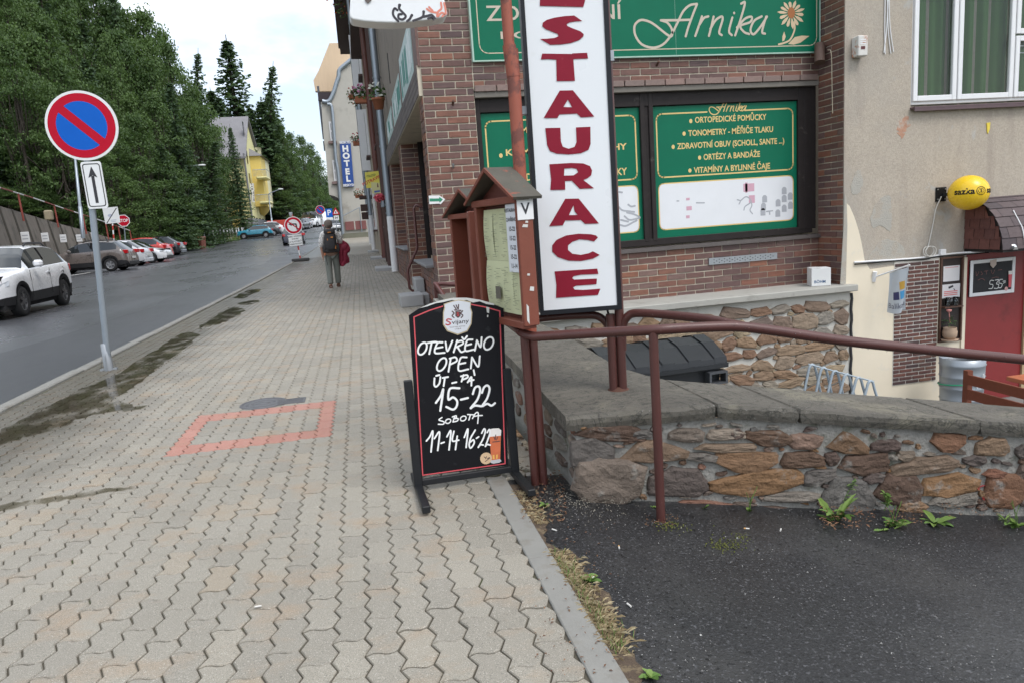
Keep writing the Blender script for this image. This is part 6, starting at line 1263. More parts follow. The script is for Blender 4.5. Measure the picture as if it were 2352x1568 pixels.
for s in (-1, 1): obj('handle', MB().box((s * (hw - .1) - .13, -hd - .12, 1.60), (s * (hw - .1) + .13, -hd + .02, 1.625)).box((s * (hw - .1) - .13, -hd - .12, 1.46), (s * (hw - .1) + .13, -hd + .02, 1.485)).box((s * (hw - .1) - .13, -hd - .12, 1.485), (s * (hw - .1) - .1, -hd + .02, 1.60)).box((s * (hw - .1) + .1, -hd - .12, 1.485), (s * (hw - .1) + .13, -hd + .02, 1.60)), m_dgrey, bn)
for sx_, sy_ in ((-1, -1), (1, -1), (-1, 1), (1, 1)): obj('wheel', MB().cyl((sx_ * .5 - .03, sy_ * .3, .09), (sx_ * .5 + .03, sy_ * .3, .09), .09, 14), m_black, bn)
rk = thing('bike_rack', 'pale blue grey steel hoop bicycle rack below the house wall', 'bike rack', (6.9, 9.55, -2.35))
m_rack = M('pale_blue_steel', (.32, .38, .43), .4, .12, 8)
for k in range(6):
    y_ = -.05 - k * .10; x = -.45 + k * .125; tz = 1.22 - k * .045
    obj('hoop', MB().tube(spl([(x - .08, y_, .5), (x + .04, y_, tz - .16), (x + .08, y_, tz - .03), (x + .12, y_, tz), (x + .16, y_, tz - .03), (x + .20, y_, tz - .16), (x + .32, y_, .5)], 4), .020, 8), m_rack, rk)
obj('top_bar', MB().tube([(-.38, -.03, 1.23), (.35, -.56, .98)], .012, 8), m_rack, rk); obj('ground_bar', MB().tube([(-.6, -.05, .6), (.9, -.7, .6)], .02, 8).tube([(-.6, -.05, 0), (-.6, -.05, .6)], .02, 8).tube([(.9, -.7, 0), (.9, -.7, .6)], .02, 8), m_rack, rk)
br = thing('metal_barrel', 'galvanised metal barrel with a green cord around it by the red door', 'barrel', (9.28, 9.5, -2.35)); br.scale = (.80, .80, .78)
m_galv = M('barrel_zinc', (.30, .33, .36), .42, .12, 3, 20, .05, metal=.45); pf = [(0, 0), (.37, 0)]
for k in range(5): z = .24 * (k + 1); pf += [(.37 + .008 * k, z - .02), (.385 + .008 * k, z), (.37 + .008 * k, z + .02)]
pf += [(.41, 1.34), (.40, 1.34), (.39, 1.1)]; obj('drum', MB().lathe(pf, 36), m_galv, br)
obj('water', MB().lathe([(.0, 1.24), (.395, 1.24)], 30), m_gw, br)
obj('cord', MB().tube([(.412 * cos(a), .412 * sin(a), .80 - .05 * sin(a)) for a in [2 * pi * k / 30 for k in range(30)]], .014, 6, closed=True).tube(spl([(-.24, -.34, .83), (-.22, -.37, .5), (-.18, -.36, .1)], 5), .014, 6), M('green_cord', (.03, .32, .17), .5, .1, 8), br)
obj('tap_hose', MB().tube(spl([(.10, -.41, 1.05), (.11, -.42, .88), (.03, -.42, .84), (-.05, -.42, .78)], 5), .012, 6), m_white, br)
bc = thing('wooden_bench', 'red brown wooden bench back rising behind the coping at right', 'bench')
m_bw = M('bench_wood', (.17, .048, .024), .5, .2, 4, 40, .15, stretch=(1, 6, 6)); q0 = P(2222, 890, 1, 7.5); A_ = Vector((7.42, 7.5, -1.0)); B_ = A_ + (G(2352, 894, -1.05) - A_) * 1.5
for dz, h_ in ((-.05, .13), (-.24, .13)): obj('back_slat', MB().bar(A_ + Vector((0, 0, dz)), B_ + Vector((0, 0, dz)), .03, h_), m_bw, bc)
for f_ in (.0, .93): p_ = A_ + (B_ - A_) * f_; obj('back_post', MB().bar(p_ + Vector((.03, .05, -1.3)), p_ + Vector((.03, .03, .06)), .08, .07), m_bw, bc)
obj('seat', MB().bar(A_ + Vector((-.25, -.25, -.75)), B_ + Vector((-.25, -.25, -.75)), .45, .05), m_bw, bc)
for f_ in (.05, .9): p_ = A_ + (B_ - A_) * f_ + Vector((-.35, -.4, 0)); obj('leg', MB().bar((p_.x, p_.y, -2.34), (p_.x, p_.y, -1.78), .07, .07), m_bw, bc)
tb_ = thing('wooden_table', 'corner of an orange brown wooden table at the right edge', 'table', (9.0, 7.35, -2.42))
obj('table_top', MB().cbox((-.62, -.4, 1.17), (.7, .5, 1.23), .006), M('table_wood', (.42, .13, .06), .5, .15, 4), tb_)
for sx_, sy_ in ((-1, -1), (1, -1), (-1, 1), (1, 1)): obj('leg', MB().box((sx_ * .45 - .04, sy_ * .3 - .04, 0), (sx_ * .45 + .04, sy_ * .3 + .04, 1.17)), m_bw, tb_)

# ================================================================== CARS
m_tyre = M('tyre', (.015, .015, .016), .8, .2, 20, 60, .2); m_rim = M('alloy', (.42, .43, .45), .35, .1, 20, 40, .05, metal=.6); m_rimd = M('dark_alloy', (.12, .12, .125), .35, .2, 20, 40, .05, metal=.6)
m_clad = M('grey_cladding', (.02, .02, .022), .6, .2, 10); m_cglass = M_glass('car_glass', (.018, .022, .024), .04); m_red_l = M_flat('tail_lamp', (.45, .01, .015), .2); m_lamp = M_flat('head_lamp', (.55, .58, .62), .15); m_plate = M_flat('number_plate', (.62, .63, .62)); m_int = M('car_inner', (.01, .01, .011), .9)
def paint(name, c): return M('paint_' + name, c, .28, .03, 2, 10, .0, coat=.7)
CARKIND = {
 'suv': dict(L=4.46, W=1.84, wb=2.64, fo=.92, r=.345, sill=.30, hood=[(0, .62), (.04, .86), (.18, .97), (.6, 1.04), (1.25, 1.10)], a0=1.25, a1=2.05, rt=1.62, r1=3.75, d0=4.25, belt=(1.05, 1.14), tail=[(4.25, 1.10), (4.36, .98), (4.44, .75), (4.46, .5)], clad=True),
 'hatch': dict(L=4.2, W=1.76, wb=2.6, fo=.86, r=.31, sill=.24, hood=[(0, .52), (.05, .68), (.25, .79), (.7, .88), (1.05, .93)], a0=1.05, a1=2.0, rt=1.50, r1=3.35, d0=3.95, belt=(.93, 1.00), tail=[(3.95, 1.0), (4.10, .92), (4.18, .7), (4.2, .45)], clad=False),
 'sedan': dict(L=4.6, W=1.78, wb=2.7, fo=.9, r=.315, sill=.22, hood=[(0, .5), (.05, .66), (.3, .77), (.8, .86), (1.25, .92)], a0=1.25, a1=2.1, rt=1.44, r1=3.2, d0=4.0, belt=(.92, 1.0), tail=[(4.0, 1.04), (4.4, 1.03), (4.52, .92), (4.58, .7), (4.6, .45)], clad=False),
 'van': dict(L=5.3, W=1.95, wb=3.2, fo=.95, r=.34, sill=.28, hood=[(0, .6), (.05, .9), (.2, 1.05), (.6, 1.18), (.85, 1.25)], a0=.85, a1=1.6, rt=2.25, r1=5.1, d0=5.25, belt=(1.2, 1.25), tail=[(5.25, 1.25), (5.29, .9), (5.3, .5)], clad=False)}
def make_car(name, label, kind, mat, loc, rz, s=1.2, detail=2, rim=None, open_tail=False, group=None):
    k = CARKIND[kind]; L, W, r = k['L'], k['W'] / 2, k['r']; xf, xr_ = k['fo'], k['fo'] + k['wb']
    t = thing(name, label, 'car' if kind != 'van' else 'van', loc, rz, group); t.scale = (s, s, s)
    li = lambda pts, x: next((a[1] + (b[1] - a[1]) * (x - a[0]) / max(1e-6, b[0] - a[0]) for a, b in zip(pts, pts[1:]) if a[0] <= x <= b[0]), pts[-1][1] if x > pts[-1][0] else pts[0][1])
    top = k['hood'] + [(k['a0'] + (k['a1'] - k['a0']) * .5, k['hood'][-1][1] + (k['rt'] - k['hood'][-1][1]) * .56), (k['a1'], k['rt'] - .04), (k['a1'] + .45, k['rt']), (k['r1'] - .5, k['rt'] - .01), (k['r1'], k['rt'] - .07)] + [(k['d0'], k['tail'][0][1])] + k['tail'][1:]
    ra = r * 1.17; xs = sorted(set([round(L * i / 46, 3) for i in range(47)] + [round(xc + ra * cos(pi * j / 12), 3) for xc in (xf, xr_) for j in range(13)] + [k['a0'], k['a1'], k['r1'], k['d0'], .02, .05, L - .02]))
    def sect(x):
        zt = li(top, x); e0 = min(1, (x + .02) / .55); e1 = min(1, (L + .02 - x) / .5); w = W * (1 - .22 * (1 - e0) ** 2.2) * (1 - .16 * (1 - e1) ** 2.2)
        zb = k['sill'] + .03 * max(0, 1 - x / .25) + .08 * max(0, 1 - (L - x) / .4); dz = 0
        for xc in (xf, xr_):
            if abs(x - xc) < ra: zb = max(zb, r * .98 + sqrt(max(0, ra * ra - (x - xc) ** 2)) - .02); dz = 1
        cab = max(0, min(1, (x - k['a0']) / .15)) * max(0, min(1, (k['d0'] - x) / .15))
        zbelt = k['belt'][0] + (k['belt'][1] - k['belt'][0]) * (x - k['a0']) / (k['d0'] - k['a0']); zs = (zt - .07) * (1 - cab) + min(zbelt, zt - .03) * cab
        zs = max(zs, zb + .03); h = max(0, zt - zs); wr = w * (.90 - .20 * min(1, h / .5))
        return [(w * .95, zb), (w * .995, zb + (zs - zb) * .3), (w, zb + (zs - zb) * .62), (w * .965, zs - .015), (w * .945, zs), (wr + .02, zt - .035 - h * .05), (wr * .9, zt - .008), (wr * .45, zt + .012), (0, zt + .018)]
    S = [sect(x) for x in xs]; parts = {'body': MB(), 'side_window': MB(), 'side_window2': MB(), 'windscreen': MB(), 'rear_window': MB(), 'cladding': MB()}
    NP = 9
    for sg in (-1, 1):
        for i in range(len(xs) - 1):
            xm = (xs[i] + xs[i + 1]) / 2
            for j in range(NP - 1):
                q = [(xs[i], sg * S[i][j][0], S[i][j][1]), (xs[i + 1], sg * S[i + 1][j][0], S[i + 1][j][1]), (xs[i + 1], sg * S[i + 1][j + 1][0], S[i + 1][j + 1][1]), (xs[i], sg * S[i][j + 1][0], S[i][j + 1][1])]
                nm = 'body'
                if j == 4 and k['a0'] + .28 < xm < k['d0'] - (.30 if kind != 'van' else 2.6): nm = 'side_window' if sg < 0 else 'side_window2'
                elif j >= 5 and k['a0'] + .02 < xm < k['a1'] - .03: nm = 'windscreen'
                elif j >= 5 and k['r1'] + .02 < xm < k['d0'] - .03 and kind != 'van': nm = 'rear_window'
                elif k['clad'] and j == 0: nm = 'cladding'
                f = (0, 1, 2, 3) if sg < 0 else (3, 2, 1, 0); parts[nm].add(q, [f], 0, True)
    for x_, fl in ((0, 1), (len(xs) - 1, -1)):
        pts = [(xs[x_], sg * S[x_][j][0], S[x_][j][1]) for sg in (-1, 1) for j in range(NP)]; pts = pts[:NP] + pts[NP:][::-1]; parts['body'].add(pts, [list(range(len(pts)))[::fl]])
    for nm, mt in (('body', mat), ('side_window', m_cglass), ('side_window2', m_cglass), ('windscreen', m_cglass), ('rear_window', m_cglass), ('cladding', m_clad)):
        if parts[nm].f:
            me = parts[nm].mesh(mt, nm); b = bmesh.new(); b.from_mesh(me); bmesh.ops.remove_doubles(b, verts=b.verts[:], dist=.0005); b.to_mesh(me); b.free(); obj(nm.rstrip('2'), me, None, t)
    obj('underbody', MB().box((.15, -W * .88, .2), (L - .15, W * .88, k['belt'][0] - .1)), m_int, t)
    rm = rim or m_rim
    tyre = MB().lathe([(r * .62, -.1), (r * .9, -.11), (r, -.08), (r, .08), (r * .9, .11), (r * .62, .1)], 26).xf(Matrix.Rotation(pi / 2, 4, 'X')).mesh(m_tyre, 'tyre')
    rmb = MB().lathe([(r * .66, .07), (r * .62, .098), (r * .57, .09), (r * .56, .04), (0.0, .03)], 26)
    ns = 5 if detail > 1 else 6
    for q in range(ns * 2):
        a = 2 * pi * (q // 2) / ns + (.16 if q % 2 else -.16); rmb.bar((r * .1 * cos(a), r * .1 * sin(a), .088), (r * .6 * cos(a), r * .6 * sin(a), .075), .035, .03)
    rmb.cyl((0, 0, .05), (0, 0, .1), r * .17, 12); rim_me = rmb.xf(Matrix.Rotation(pi / 2, 4, 'X')).mesh(rm, 'rim')
    for xc in (xf, xr_):
        for sg in (-1, 1):
            w = obj('wheel', tyre, None, t, loc=(xc, sg * (W - .125), r)); w.rotation_euler = (0, 0, 0 if sg < 0 else pi); obj('rim', rim_me, None, w)
            if k['clad']:
                ar = MB(); pv_ = [(xc + rr_ * cos(a), sg * (W + .004), r * .98 + rr_ * sin(a)) for rr_ in (ra * .985, ra * 1.13) for a in [pi * j / 14 - .06 for j in range(15)]]
                ar.add(pv_, [(j, j + 1, 16 + j, 15 + j) for j in range(14)] + [(15 + j, 16 + j, j + 1, j) for j in range(14)]); obj('wheel_arch', ar, m_clad, t)
    zb_ = k['belt'][0]
    for sg in (-1, 1):
        hl = .62 * zb_ if kind != 'van' else .8
        obj('headlamp', MB().add([(.03, sg * W * .50, hl + .10), (.10, sg * W * .84, hl + .13), (.34, sg * W * .965, hl + .20), (.30, sg * W * .965, hl + .09), (.04, sg * W * .80, hl + .0), (.0, sg * W * .55, hl + .02)], [range(6) if sg > 0 else range(5, -1, -1)]).xf(Matrix.Translation((-.015, sg * .012, .0))), m_lamp if detail < 2 else m_lamp, t)
        tz = k['belt'][1] - .12
        obj('tail_lamp', MB().cbox((L - .26, sg * W * .70 - .22 * (sg > 0) + 0, tz - .14), (L - .03, sg * W * .70 + .22 * (sg > 0) + .22 * (sg < 0) * 0 + (0 if sg > 0 else .22), tz + .06), .02).xf(Matrix.Translation((.035, sg * (W * .21), 0))), m_red_l, t)
        mx = k['a0'] + .42; mi_ = obj('mirror', MB().cbox((mx - .06, sg * (W + .02) - (.0 if sg > 0 else .20), zb_ + .03), (mx + .1, sg * (W + .02) + (.20 if sg > 0 else 0), zb_ + .2), .05), mat, t)
        for x_ in ((k['a0'] + 1.25, k['a0'] + 2.2) if kind != 'van' else (1.9,)):
            obj('door_handle', MB().cbox((x_, sg * (W + .006) - .012, zb_ - .13), (x_ + .2, sg * (W + .006) + .012, zb_ - .10), .004), mat, t)
        if detail > 1:
            sm_ = MB()
            for x_ in (k['a0'] + .22, k['a0'] + 1.42, k['a0'] + 2.38): sm_.box((x_, sg * W * .998 - .004, k['sill'] + .1), (x_ + .008, sg * W * .998 + .004, zb_ - .02))
            obj('door_seam', sm_, m_int, t)
            obj('pillar', MB().add([(k['a0'] + 1.38, sg * S[0][0][0] * 0 + sg * (W * .95), zb_ + .02), (k['a0'] + 1.50, sg * W * .95, zb_ + .02), (k['a0'] + 1.50, sg * W * .735, k['rt'] - .07), (k['a0'] + 1.40, sg * W * .735, k['rt'] - .07)], [(0, 1, 2, 3), (3, 2, 1, 0)]), m_int, t)
    if kind == 'suv':
        for sg in (-1, 1): obj('roof_rail', MB().tube([(k['a1'] + .2, sg * W * .64, k['rt'] - .02), (k['a1'] + .35, sg * W * .64, k['rt'] + .05), (k['r1'] - .4, sg * W * .64, k['rt'] + .04), (k['r1'] - .2, sg * W * .64, k['rt'] - .05)], .022, 8), m_clad, t)
    obj('front_bumper', MB().cbox((-.03, -W * .72, k['sill'] - .06), (.25, W * .72, k['sill'] + .16), .03), m_clad, t); obj('rear_bumper', MB().cbox((L - .3, -W * .8, k['sill'] - .03), (L + .025, W * .8, k['sill'] + .18), .03), m_clad if k['clad'] else mat, t)
    obj('number_plate', MB().box((-.045, -.26, k['sill'] + .20), (-.03, .26, k['sill'] + .31)), m_plate, t); obj('number_plate', MB().box((L + .012, -.26, k['sill'] + .30), (L + .03, .26, k['sill'] + .42)), m_plate, t)
    if detail > 1: obj('grille', MB().cbox((-.04, -W * .5, k['sill'] + .17), (.03, W * .5, zb_ * .6), .03), m_clad, t)
    return t
def side_place(u, v, y, xloc, yloc, rz, s):            # puts the car so that a wheel stands at a marked spot
    z = zr(y) - .07; p = P(u, v, 1, y); c = Vector((xloc * s * cos(rz) - yloc * s * sin(rz), xloc * s * sin(rz) + yloc * s * cos(rz), 0)); return (p.x - c.x, y - c.y, z)
pw_ = paint('white', (.70, .71, .73)); pbr = paint('brown', (.135, .115, .105)); psil = paint('silver_white', (.55, .57, .60)); pred = paint('red', (.50, .035, .025)); pblk = paint('black', (.018, .018, .022)); ptl = paint('teal', (.012, .22, .33)); pnav = paint('navy', (.006, .008, .026)); pdk = paint('dark_grey', (.05, .055, .065)); pslv = paint('silver', (.42, .44, .47))
h_ = G(60, 726, -.07); rz1 = math.atan2(2.65, -.10)
make_car('white_suv', 'white sport utility car driving towards the viewer at the left edge', 'suv', pw_, side_place(58, 726, h_.y, .92, -.86, rz1, 1.04)[:2] + (-.07,), rz1, 1.04, 2, m_rimd)
R0 = radians(-3)
make_car('brown_suv', 'grey brown sport utility car parked behind the white one', 'suv', pbr, side_place(255, 619, 45.5, 3.56, -.92, R0, 1.1), R0, 1.1, 2)
make_car('silver_hatchback', 'silver white hatchback parked just behind the grey brown car', 'hatch', psil, side_place(300, 610, 50.5, 3.46, -.88, R0, 1.16), R0, 1.16, 1)
make_car('white_hatchback', 'white hatchback parked with its nose to the road', 'hatch', pw_, side_place(349, 606, 54.5, .86, .88, R0 + pi, 1.14), R0 + pi, 1.14, 1)
make_car('red_hatchback', 'red hatchback parked behind the white hatchback', 'hatch', pred, side_place(358, 600, 62, 3.46, -.88, R0, 1.18), R0, 1.18, 1)
make_car('black_hatchback', 'black hatchback at the end of the parked row', 'hatch', pblk, side_place(392, 593, 67, 3.46, -.88, R0, 1.18), R0, 1.18, 1)
make_car('teal_suv', 'bright teal sport utility car with white roof parked by the grass', 'suv', ptl, side_place(611, 543, 107, 3.56, -.92, radians(4), 1.12), radians(4), 1.12, 1)
make_car('dark_suv', 'dark grey car parked partly behind the teal one', 'suv', pdk, side_place(630, 541, 113, 3.56, -.92, radians(4), 1.12), radians(4), 1.12, 1)
make_car('white_estate', 'white car parked farthest behind the teal one', 'hatch', pw_, side_place(640, 538, 119, 3.46, -.88, radians(4), 1.35), radians(4), 1.35, 1)
q = P(649, 562, 1, 73); make_car('navy_hatchback', 'navy blue hatchback driving away behind the no left turn sign', 'hatch', pnav, side_place(650, 562, 73, 3.46, -.88, radians(-88), 1.15), radians(-88), 1.15, 1)
for k, (u, v, y, kd, mt, lb) in enumerate(((716, 522, 150, 'van', pslv, 'left of two pale vans under the far trees'), (731, 521, 148, 'van', pw_, 'right of two pale vans under the far trees'), (699, 526, 140, 'hatch', pslv, 'small silver car parked left of the far vans'), (693, 527, 136, 'hatch', pdk, 'small dark car parked left of the far vans'), (705, 525, 146, 'hatch', pred, 'small red car parked left of the far vans'))):
    rzk = radians(60 if kd == 'van' else 75); make_car('pale_van' if kd == 'van' else 'parked_hatchback', lb, kd, mt, side_place(u, v, y, 2.5, 0, rzk, 1.3), rzk, 1.3, 0)
make_car('silver_saloon', 'silver car parked beyond the walker near the grey hotel', 'hatch', pslv, side_place(765, 524, 112, 2, 0, radians(100), 1.25), radians(100), 1.25, 0)

# ================================================================== ROAD SIGNS
def lean_pole(name, label, base, top, r=.03, mat=None, cat='sign', stripes=None):
    t = thing(name, label, cat, base); b, q = Vector(base), Vector(top)
    o = obj('pole', MB().cyl((0, 0, 0), q - b, r, 12), mat or m_zinc, t)
    if stripes:
        for k in range(int((q - b).length / stripes) + 1):
            if k % 2 == 0: a_ = (q - b) * min(1, k * stripes / (q - b).length); c_ = (q - b) * min(1, (k + 1) * stripes / (q - b).length); obj('red_band', MB().cyl(a_, c_, r * 1.06, 12), M_flat('band_red', (.5, .04, .03)), t)
    return t
m_sred = M('sign_red_film', (.46, .006, .025), .4, .05, 3, 20, .02, spec=.15); m_sblu = M('sign_blue_film', (.006, .11, .50), .4, .05, 3, 20, .02, spec=.15); m_swh = M('sign_white_film', (.74, .75, .75), .35, .04, 3, 20, .02); m_sback = M('sign_back', (.34, .36, .38), .45, .1, 5, 20, .05, metal=.5)
def up_(base, top): return (Vector(top) - Vector(base)).normalized()
def noparking(label, base, c, R, plate=None, r=.035):
    t = lean_pole('no_parking_sign', label, base, tuple(Vector(c) + up_(base, c) * R * .7), r); ax = up_(base, c)
    pl = Plane(Vector(c) - Vector(base) + Vector((0, -r - .015, 0)), (1, -.04, 0), ax)
    pl.m = pl.m; mm = pl.m
    d = obj('disc', MB().lathe([(0, -.012), (R, -.012), (R, 0), (0, 0)], 48, smooth=False), m_swh, t, m=None); d.matrix_local = mm
    for nm, mb, mt in (('red_ring', MB().ring((0, 0), R * .70, R * .925, .002, 56), m_sred), ('blue_field', MB().disc((0, 0), R * .70, .0018, 48), m_sblu), ('red_bar', MB().add([(x, y, .003) for x, y in ((-.50 * R + .085 * R, .50 * R + .085 * R), (-.50 * R - .085 * R, .50 * R - .085 * R), (.50 * R - .085 * R, -.50 * R - .085 * R), (.50 * R + .085 * R, -.50 * R + .085 * R))], [(0, 1, 2, 3)]), m_sred)):
        o = obj(nm, mb, mt, t); o.matrix_local = mm
    if plate:
        w, h, dz = plate; o = obj('arrow_plate', MB().prism([(x * w / 2, y * h / 2) for x, y in ((-1, -.92), (-.85, -1), (.85, -1), (1, -.92), (1, .92), (.85, 1), (-.85, 1), (-1, .92))], -.012, 0), m_swh, t); m2 = mm @ Matrix.Translation((.02, dz, 0)); o.matrix_local = m2
        fr2 = rrect(-w * .41, -h * .45, w * .41, h * .45, w * .12, .010, .0015); o = obj('plate_border', fr2, m_ink, t); o.matrix_local = m2
        o = obj('arrow', MB().box((-w * .075, -h * .38, .001), (w * .075, h * .2, .0022)).prism([(-w * .22, h * .16), (0, h * .40), (w * .22, h * .16), (0, h * .21)], .001, .0024), m_ink, t); o.matrix_local = m2
    return t
b0 = Vector((-2.945, 8.80, 0)); c0 = P(192, 291, 1, 8.72)
npk = noparking('large no parking sign with arrow plate on a leaning grey pole', b0, c0, .362, (.205, .50, -.625))
obj('pole_clamp', MB().lathe([(.05, 0), (.05, .12), (.046, .14), (.046, .30), (.036, .31)], 14).box((-.09, -.02, 0), (.09, .02, .02)), m_sback, npk)
fd = MB()
for a in range(4): fd.add([(.04 * cos(a * 1.57), .04 * sin(a * 1.57), .22), (.085 * cos(a * 1.57 + .1), .085 * sin(a * 1.57 + .1), .0), (.085 * cos(a * 1.57 - .1), .085 * sin(a * 1.57 - .1), .0)], [(0, 1, 2), (2, 1, 0)])
obj('foot_fins', fd, m_sback, npk)
cc7 = crop(860, 640, .1786)
fb_ = P(*cc7(850, 480), 1, 64); fb_.z = zr(64); fc = P(*cc7(815, 112), 1, 64); noparking('small distant no parking sign beyond the walker', fb_, fc, .39, (.22, .6, -.95), .04)
# temporary no left turn sign on a slab
sb_ = G(691, 601, .075); sY = sb_.y; sc0 = P(*cc7(345, 385), 1, sY); st = lean_pole('no_left_turn_sign', 'portable no left turn sign with text plate on a striped pole', (sb_.x, sY, zr(sY)), tuple(sc0 + Vector((0, 0, .55))), .035, m_swh, 'sign', .28)
ax = up_(sb_, sc0); pl = Plane(sc0 - Vector((sb_.x, sY, zr(sY))) + Vector((0, -.06, 0)), (1, 0, 0), ax); R = .44
for nm, mb, mt in (('disc', MB().lathe([(0, -.012), (R, -.012), (R, 0), (0, 0)], 40, smooth=False), m_swh), ('red_ring', MB().ring((0, 0), R * .68, R * .92, .002, 48), m_sred), ('arrow', MB().stroke([(.16, -.2), (.13, .06), (-.1, .07)], .07, .002).prism([(-.08, .16), (-.24, .07), (-.08, -.03)], .001, .0025), m_ink), ('red_bar', MB().stroke([(-.24, .2), (.24, -.2)], .055, .0035), m_sred)):
    o = obj(nm, mb, mt, st); o.matrix_local = pl.m
pc2 = P(*cc7(382, 645), 1, sY) - Vector((sb_.x, sY, zr(sY))) + Vector((0, -.06, 0)); m2 = Plane(pc2, (1, 0, .06), ax).m
for nm, mb, mt in (('text_plate', MB().cbox((-.34, -.3, -.012), (.34, .3, 0), .003), m_swh), ('plate_border', rrect(-.325, -.285, .325, .285, .04, .012, .001), m_ink), ('plate_text', join(shift(text_mb('MIMO VOZIDEL', .095, .002), 0, .19), shift(text_mb('STAVBY', .095, .002), 0, .065), shift(text_mb('A VLASTNÍKŮ', .095, .002), 0, -.065), shift(text_mb('NEMOVITOSTÍ', .095, .002), 0, -.19)), m_ink)):
    o = obj(nm, mb, mt, st); o.matrix_local = m2
obj('base_slab', MB().cbox((-.42, -.28, 0), (.42, .28, .14), .03), M('rubber_base', (.05, .05, .052), .8, .25, 8), st)
obj('warning_lamp_box', MB().cbox((-.09, -.04, 0), (.09, .04, .2), .02).xf(Matrix.Translation(sc0 + Vector((-.06, 0, .46)) - Vector((sb_.x, sY, zr(sY))))), m_sback, st)
# parking sign, warning triangle, stop sign, white plate sign
b = P(757, 531, 1, 76); b.z = zr(76); c = P(*cc7(972, 165), 1, 76); t = lean_pole('parking_sign', 'small blue parking sign by the grey hotel corner', b, c, .04); pl = Plane(c - b + Vector((0, -.06, 0)), (1, 0, 0))
for nm, mb, mt in (('plate', MB().cbox((-.33, -.45, -.012), (.33, .42, 0), .003), m_sblu), ('letter', text_mb('P', .75, .02, z=.002), m_swh), ('lower_plate', MB().cbox((-.33, -.72, -.012), (.33, -.47, .001), .003), m_swh)): o = obj(nm, mb, mt, t); o.matrix_local = pl.m
b = P(772, 530, 1, 77); b.z = zr(77); c = P(*cc7(1088, 140), 1, 77); t = lean_pole('warning_sign', 'small red triangle warning sign over a white plate', b, c, .04); pl = Plane(c - b + Vector((0, -.06, 0)), (1, 0, 0))
for nm, mb, mt in (('triangle', MB().prism([(-.42, -.32), (.42, -.32), (0, .42)], -.012, 0), m_sred), ('triangle_field', MB().prism([(-.24, -.22), (.24, -.22), (0, .2)], .001, .002), m_swh), ('symbol', MB().box((-.06, -.18, .002), (.06, .02, .003)), m_ink), ('lower_plate', MB().cbox((-.26, -.88, -.012), (.26, -.42, 0), .003), m_swh), ('plate_text', shift(text_mb('34', .3, .01), 0, -.65), m_ink)): o = obj(nm, mb, mt, t); o.matrix_local = pl.m
cc8 = crop(300, 640, .1403)
b = P(288, 575, 1, 58); b.z = zr(58); c = P(*cc8(630, 385), 1, 58); t = lean_pole('stop_sign', 'red octagonal stop sign above the parked cars', b, c, .04); pl = Plane(c - b + Vector((0, -.06, 0)), (1, 0, 0)); oc = lambda R: [(R * cos(pi / 8 + k * pi / 4), R * sin(pi / 8 + k * pi / 4)) for k in range(8)]
for nm, mb, mt in (('border', MB().prism(oc(.46), -.012, 0), m_swh), ('field', MB().prism(oc(.41), .001, .002), m_sred), ('lettering', text_mb('STOP', .32, .006, z=.003, xs=.82), m_swh)): o = obj(nm, mb, mt, t); o.matrix_local = pl.m
b = P(262, 580, 1, 55); b.z = zr(55); c = P(*cc8(362, 265), 1, 55); t = lean_pole('zone_end_sign', 'white square sign with a black diagonal stripe by the stop sign', b, c, .045, m_swh, 'sign', .3); pl = Plane(c - b + Vector((0, -.06, 0)), (1, 0, .03))
for nm, mb, mt in (('plate', MB().cbox((-.49, -.55, -.012), (.49, .55, 0), .004), m_swh), ('symbol', MB().disc((-.08, .0), .1, .0012, 12, rx=.16).box((-.1, -.36, .001), (.26, -.31, .002)).box((-.1, -.46, .001), (.2, -.41, .002)), M_flat('symbol_grey', (.45, .48, .58))), ('diagonal', MB().stroke([(-.38, -.5), (.40, .46)], .055, .003), m_ink)): o = obj(nm, mb, mt, t); o.matrix_local = pl.m
cc3 = crop(540, 640, .1403)
b = P(*cc3(272, 975), 1, 84); c = P(*cc3(225, 640), 1, 84); t = lean_pole('sign_from_behind', 'round road sign seen from behind on a striped pole by the verge', b, c, .05, m_swh, 'sign', .4); o = obj('disc_back', MB().lathe([(0, -.03), (.47, -.03), (.47, 0), (0, 0)], 30, smooth=False), M('sign_back_dark', (.16, .19, .19), .6, .2, 3), t); o.matrix_local = Plane(c - b + Vector((0, .08, 0)), (1, .3, 0)).m
# ================================================================== STREET LAMPS
def lamp(label, u0, v0, u1, v1, hu, hv, y, r=.09):
    b = P(u0, v0, 1, y); q = P(u1, v1, 1, y); h = P(hu, hv, 1, y); t = thing('street_lamp', label, 'street lamp', b, group='street lamps along the car park')
    b2 = Vector((b.x + (q.x - b.x) * .0, y, b.z)); obj('pole', MB().tube([Vector((0, 0, 0)), (q - b) * .3, (q - b) * .301, q - b], [r, r, r * .72, r * .6], 12), m_zinc, t)
    arm = [(q - b) * .97, q - b + Vector((.02, 0, .35)), q - b + (h - q) * .35 + Vector((0, 0, .28)), h - b]; obj('arm', MB().tube(spl(arm, 5), r * .5, 8), m_zinc, t)
    hd = MB().lathe([(.0, -.10), (.16, -.09), (.22, 0), (.14, .09), (0, .11)], 14).xf(Matrix.Diagonal((2.2, 1, 1, 1))); hd.xf(Matrix.Translation(h - b)); obj('lamp_head', hd, m_swh, t); return t
lamp('nearest street lamp, its grey pole rising behind the no parking sign', 191, 548, 166, 300, 186, 292, 47, .11)
lamp('middle street lamp with its head in front of the dark trees', 440, 549, 428, 392, 463, 380, 88, .11)
lamp('farthest street lamp with curved arm right of the yellow hotel', 626, 522, 617, 452, 644, 435, 122, .13)
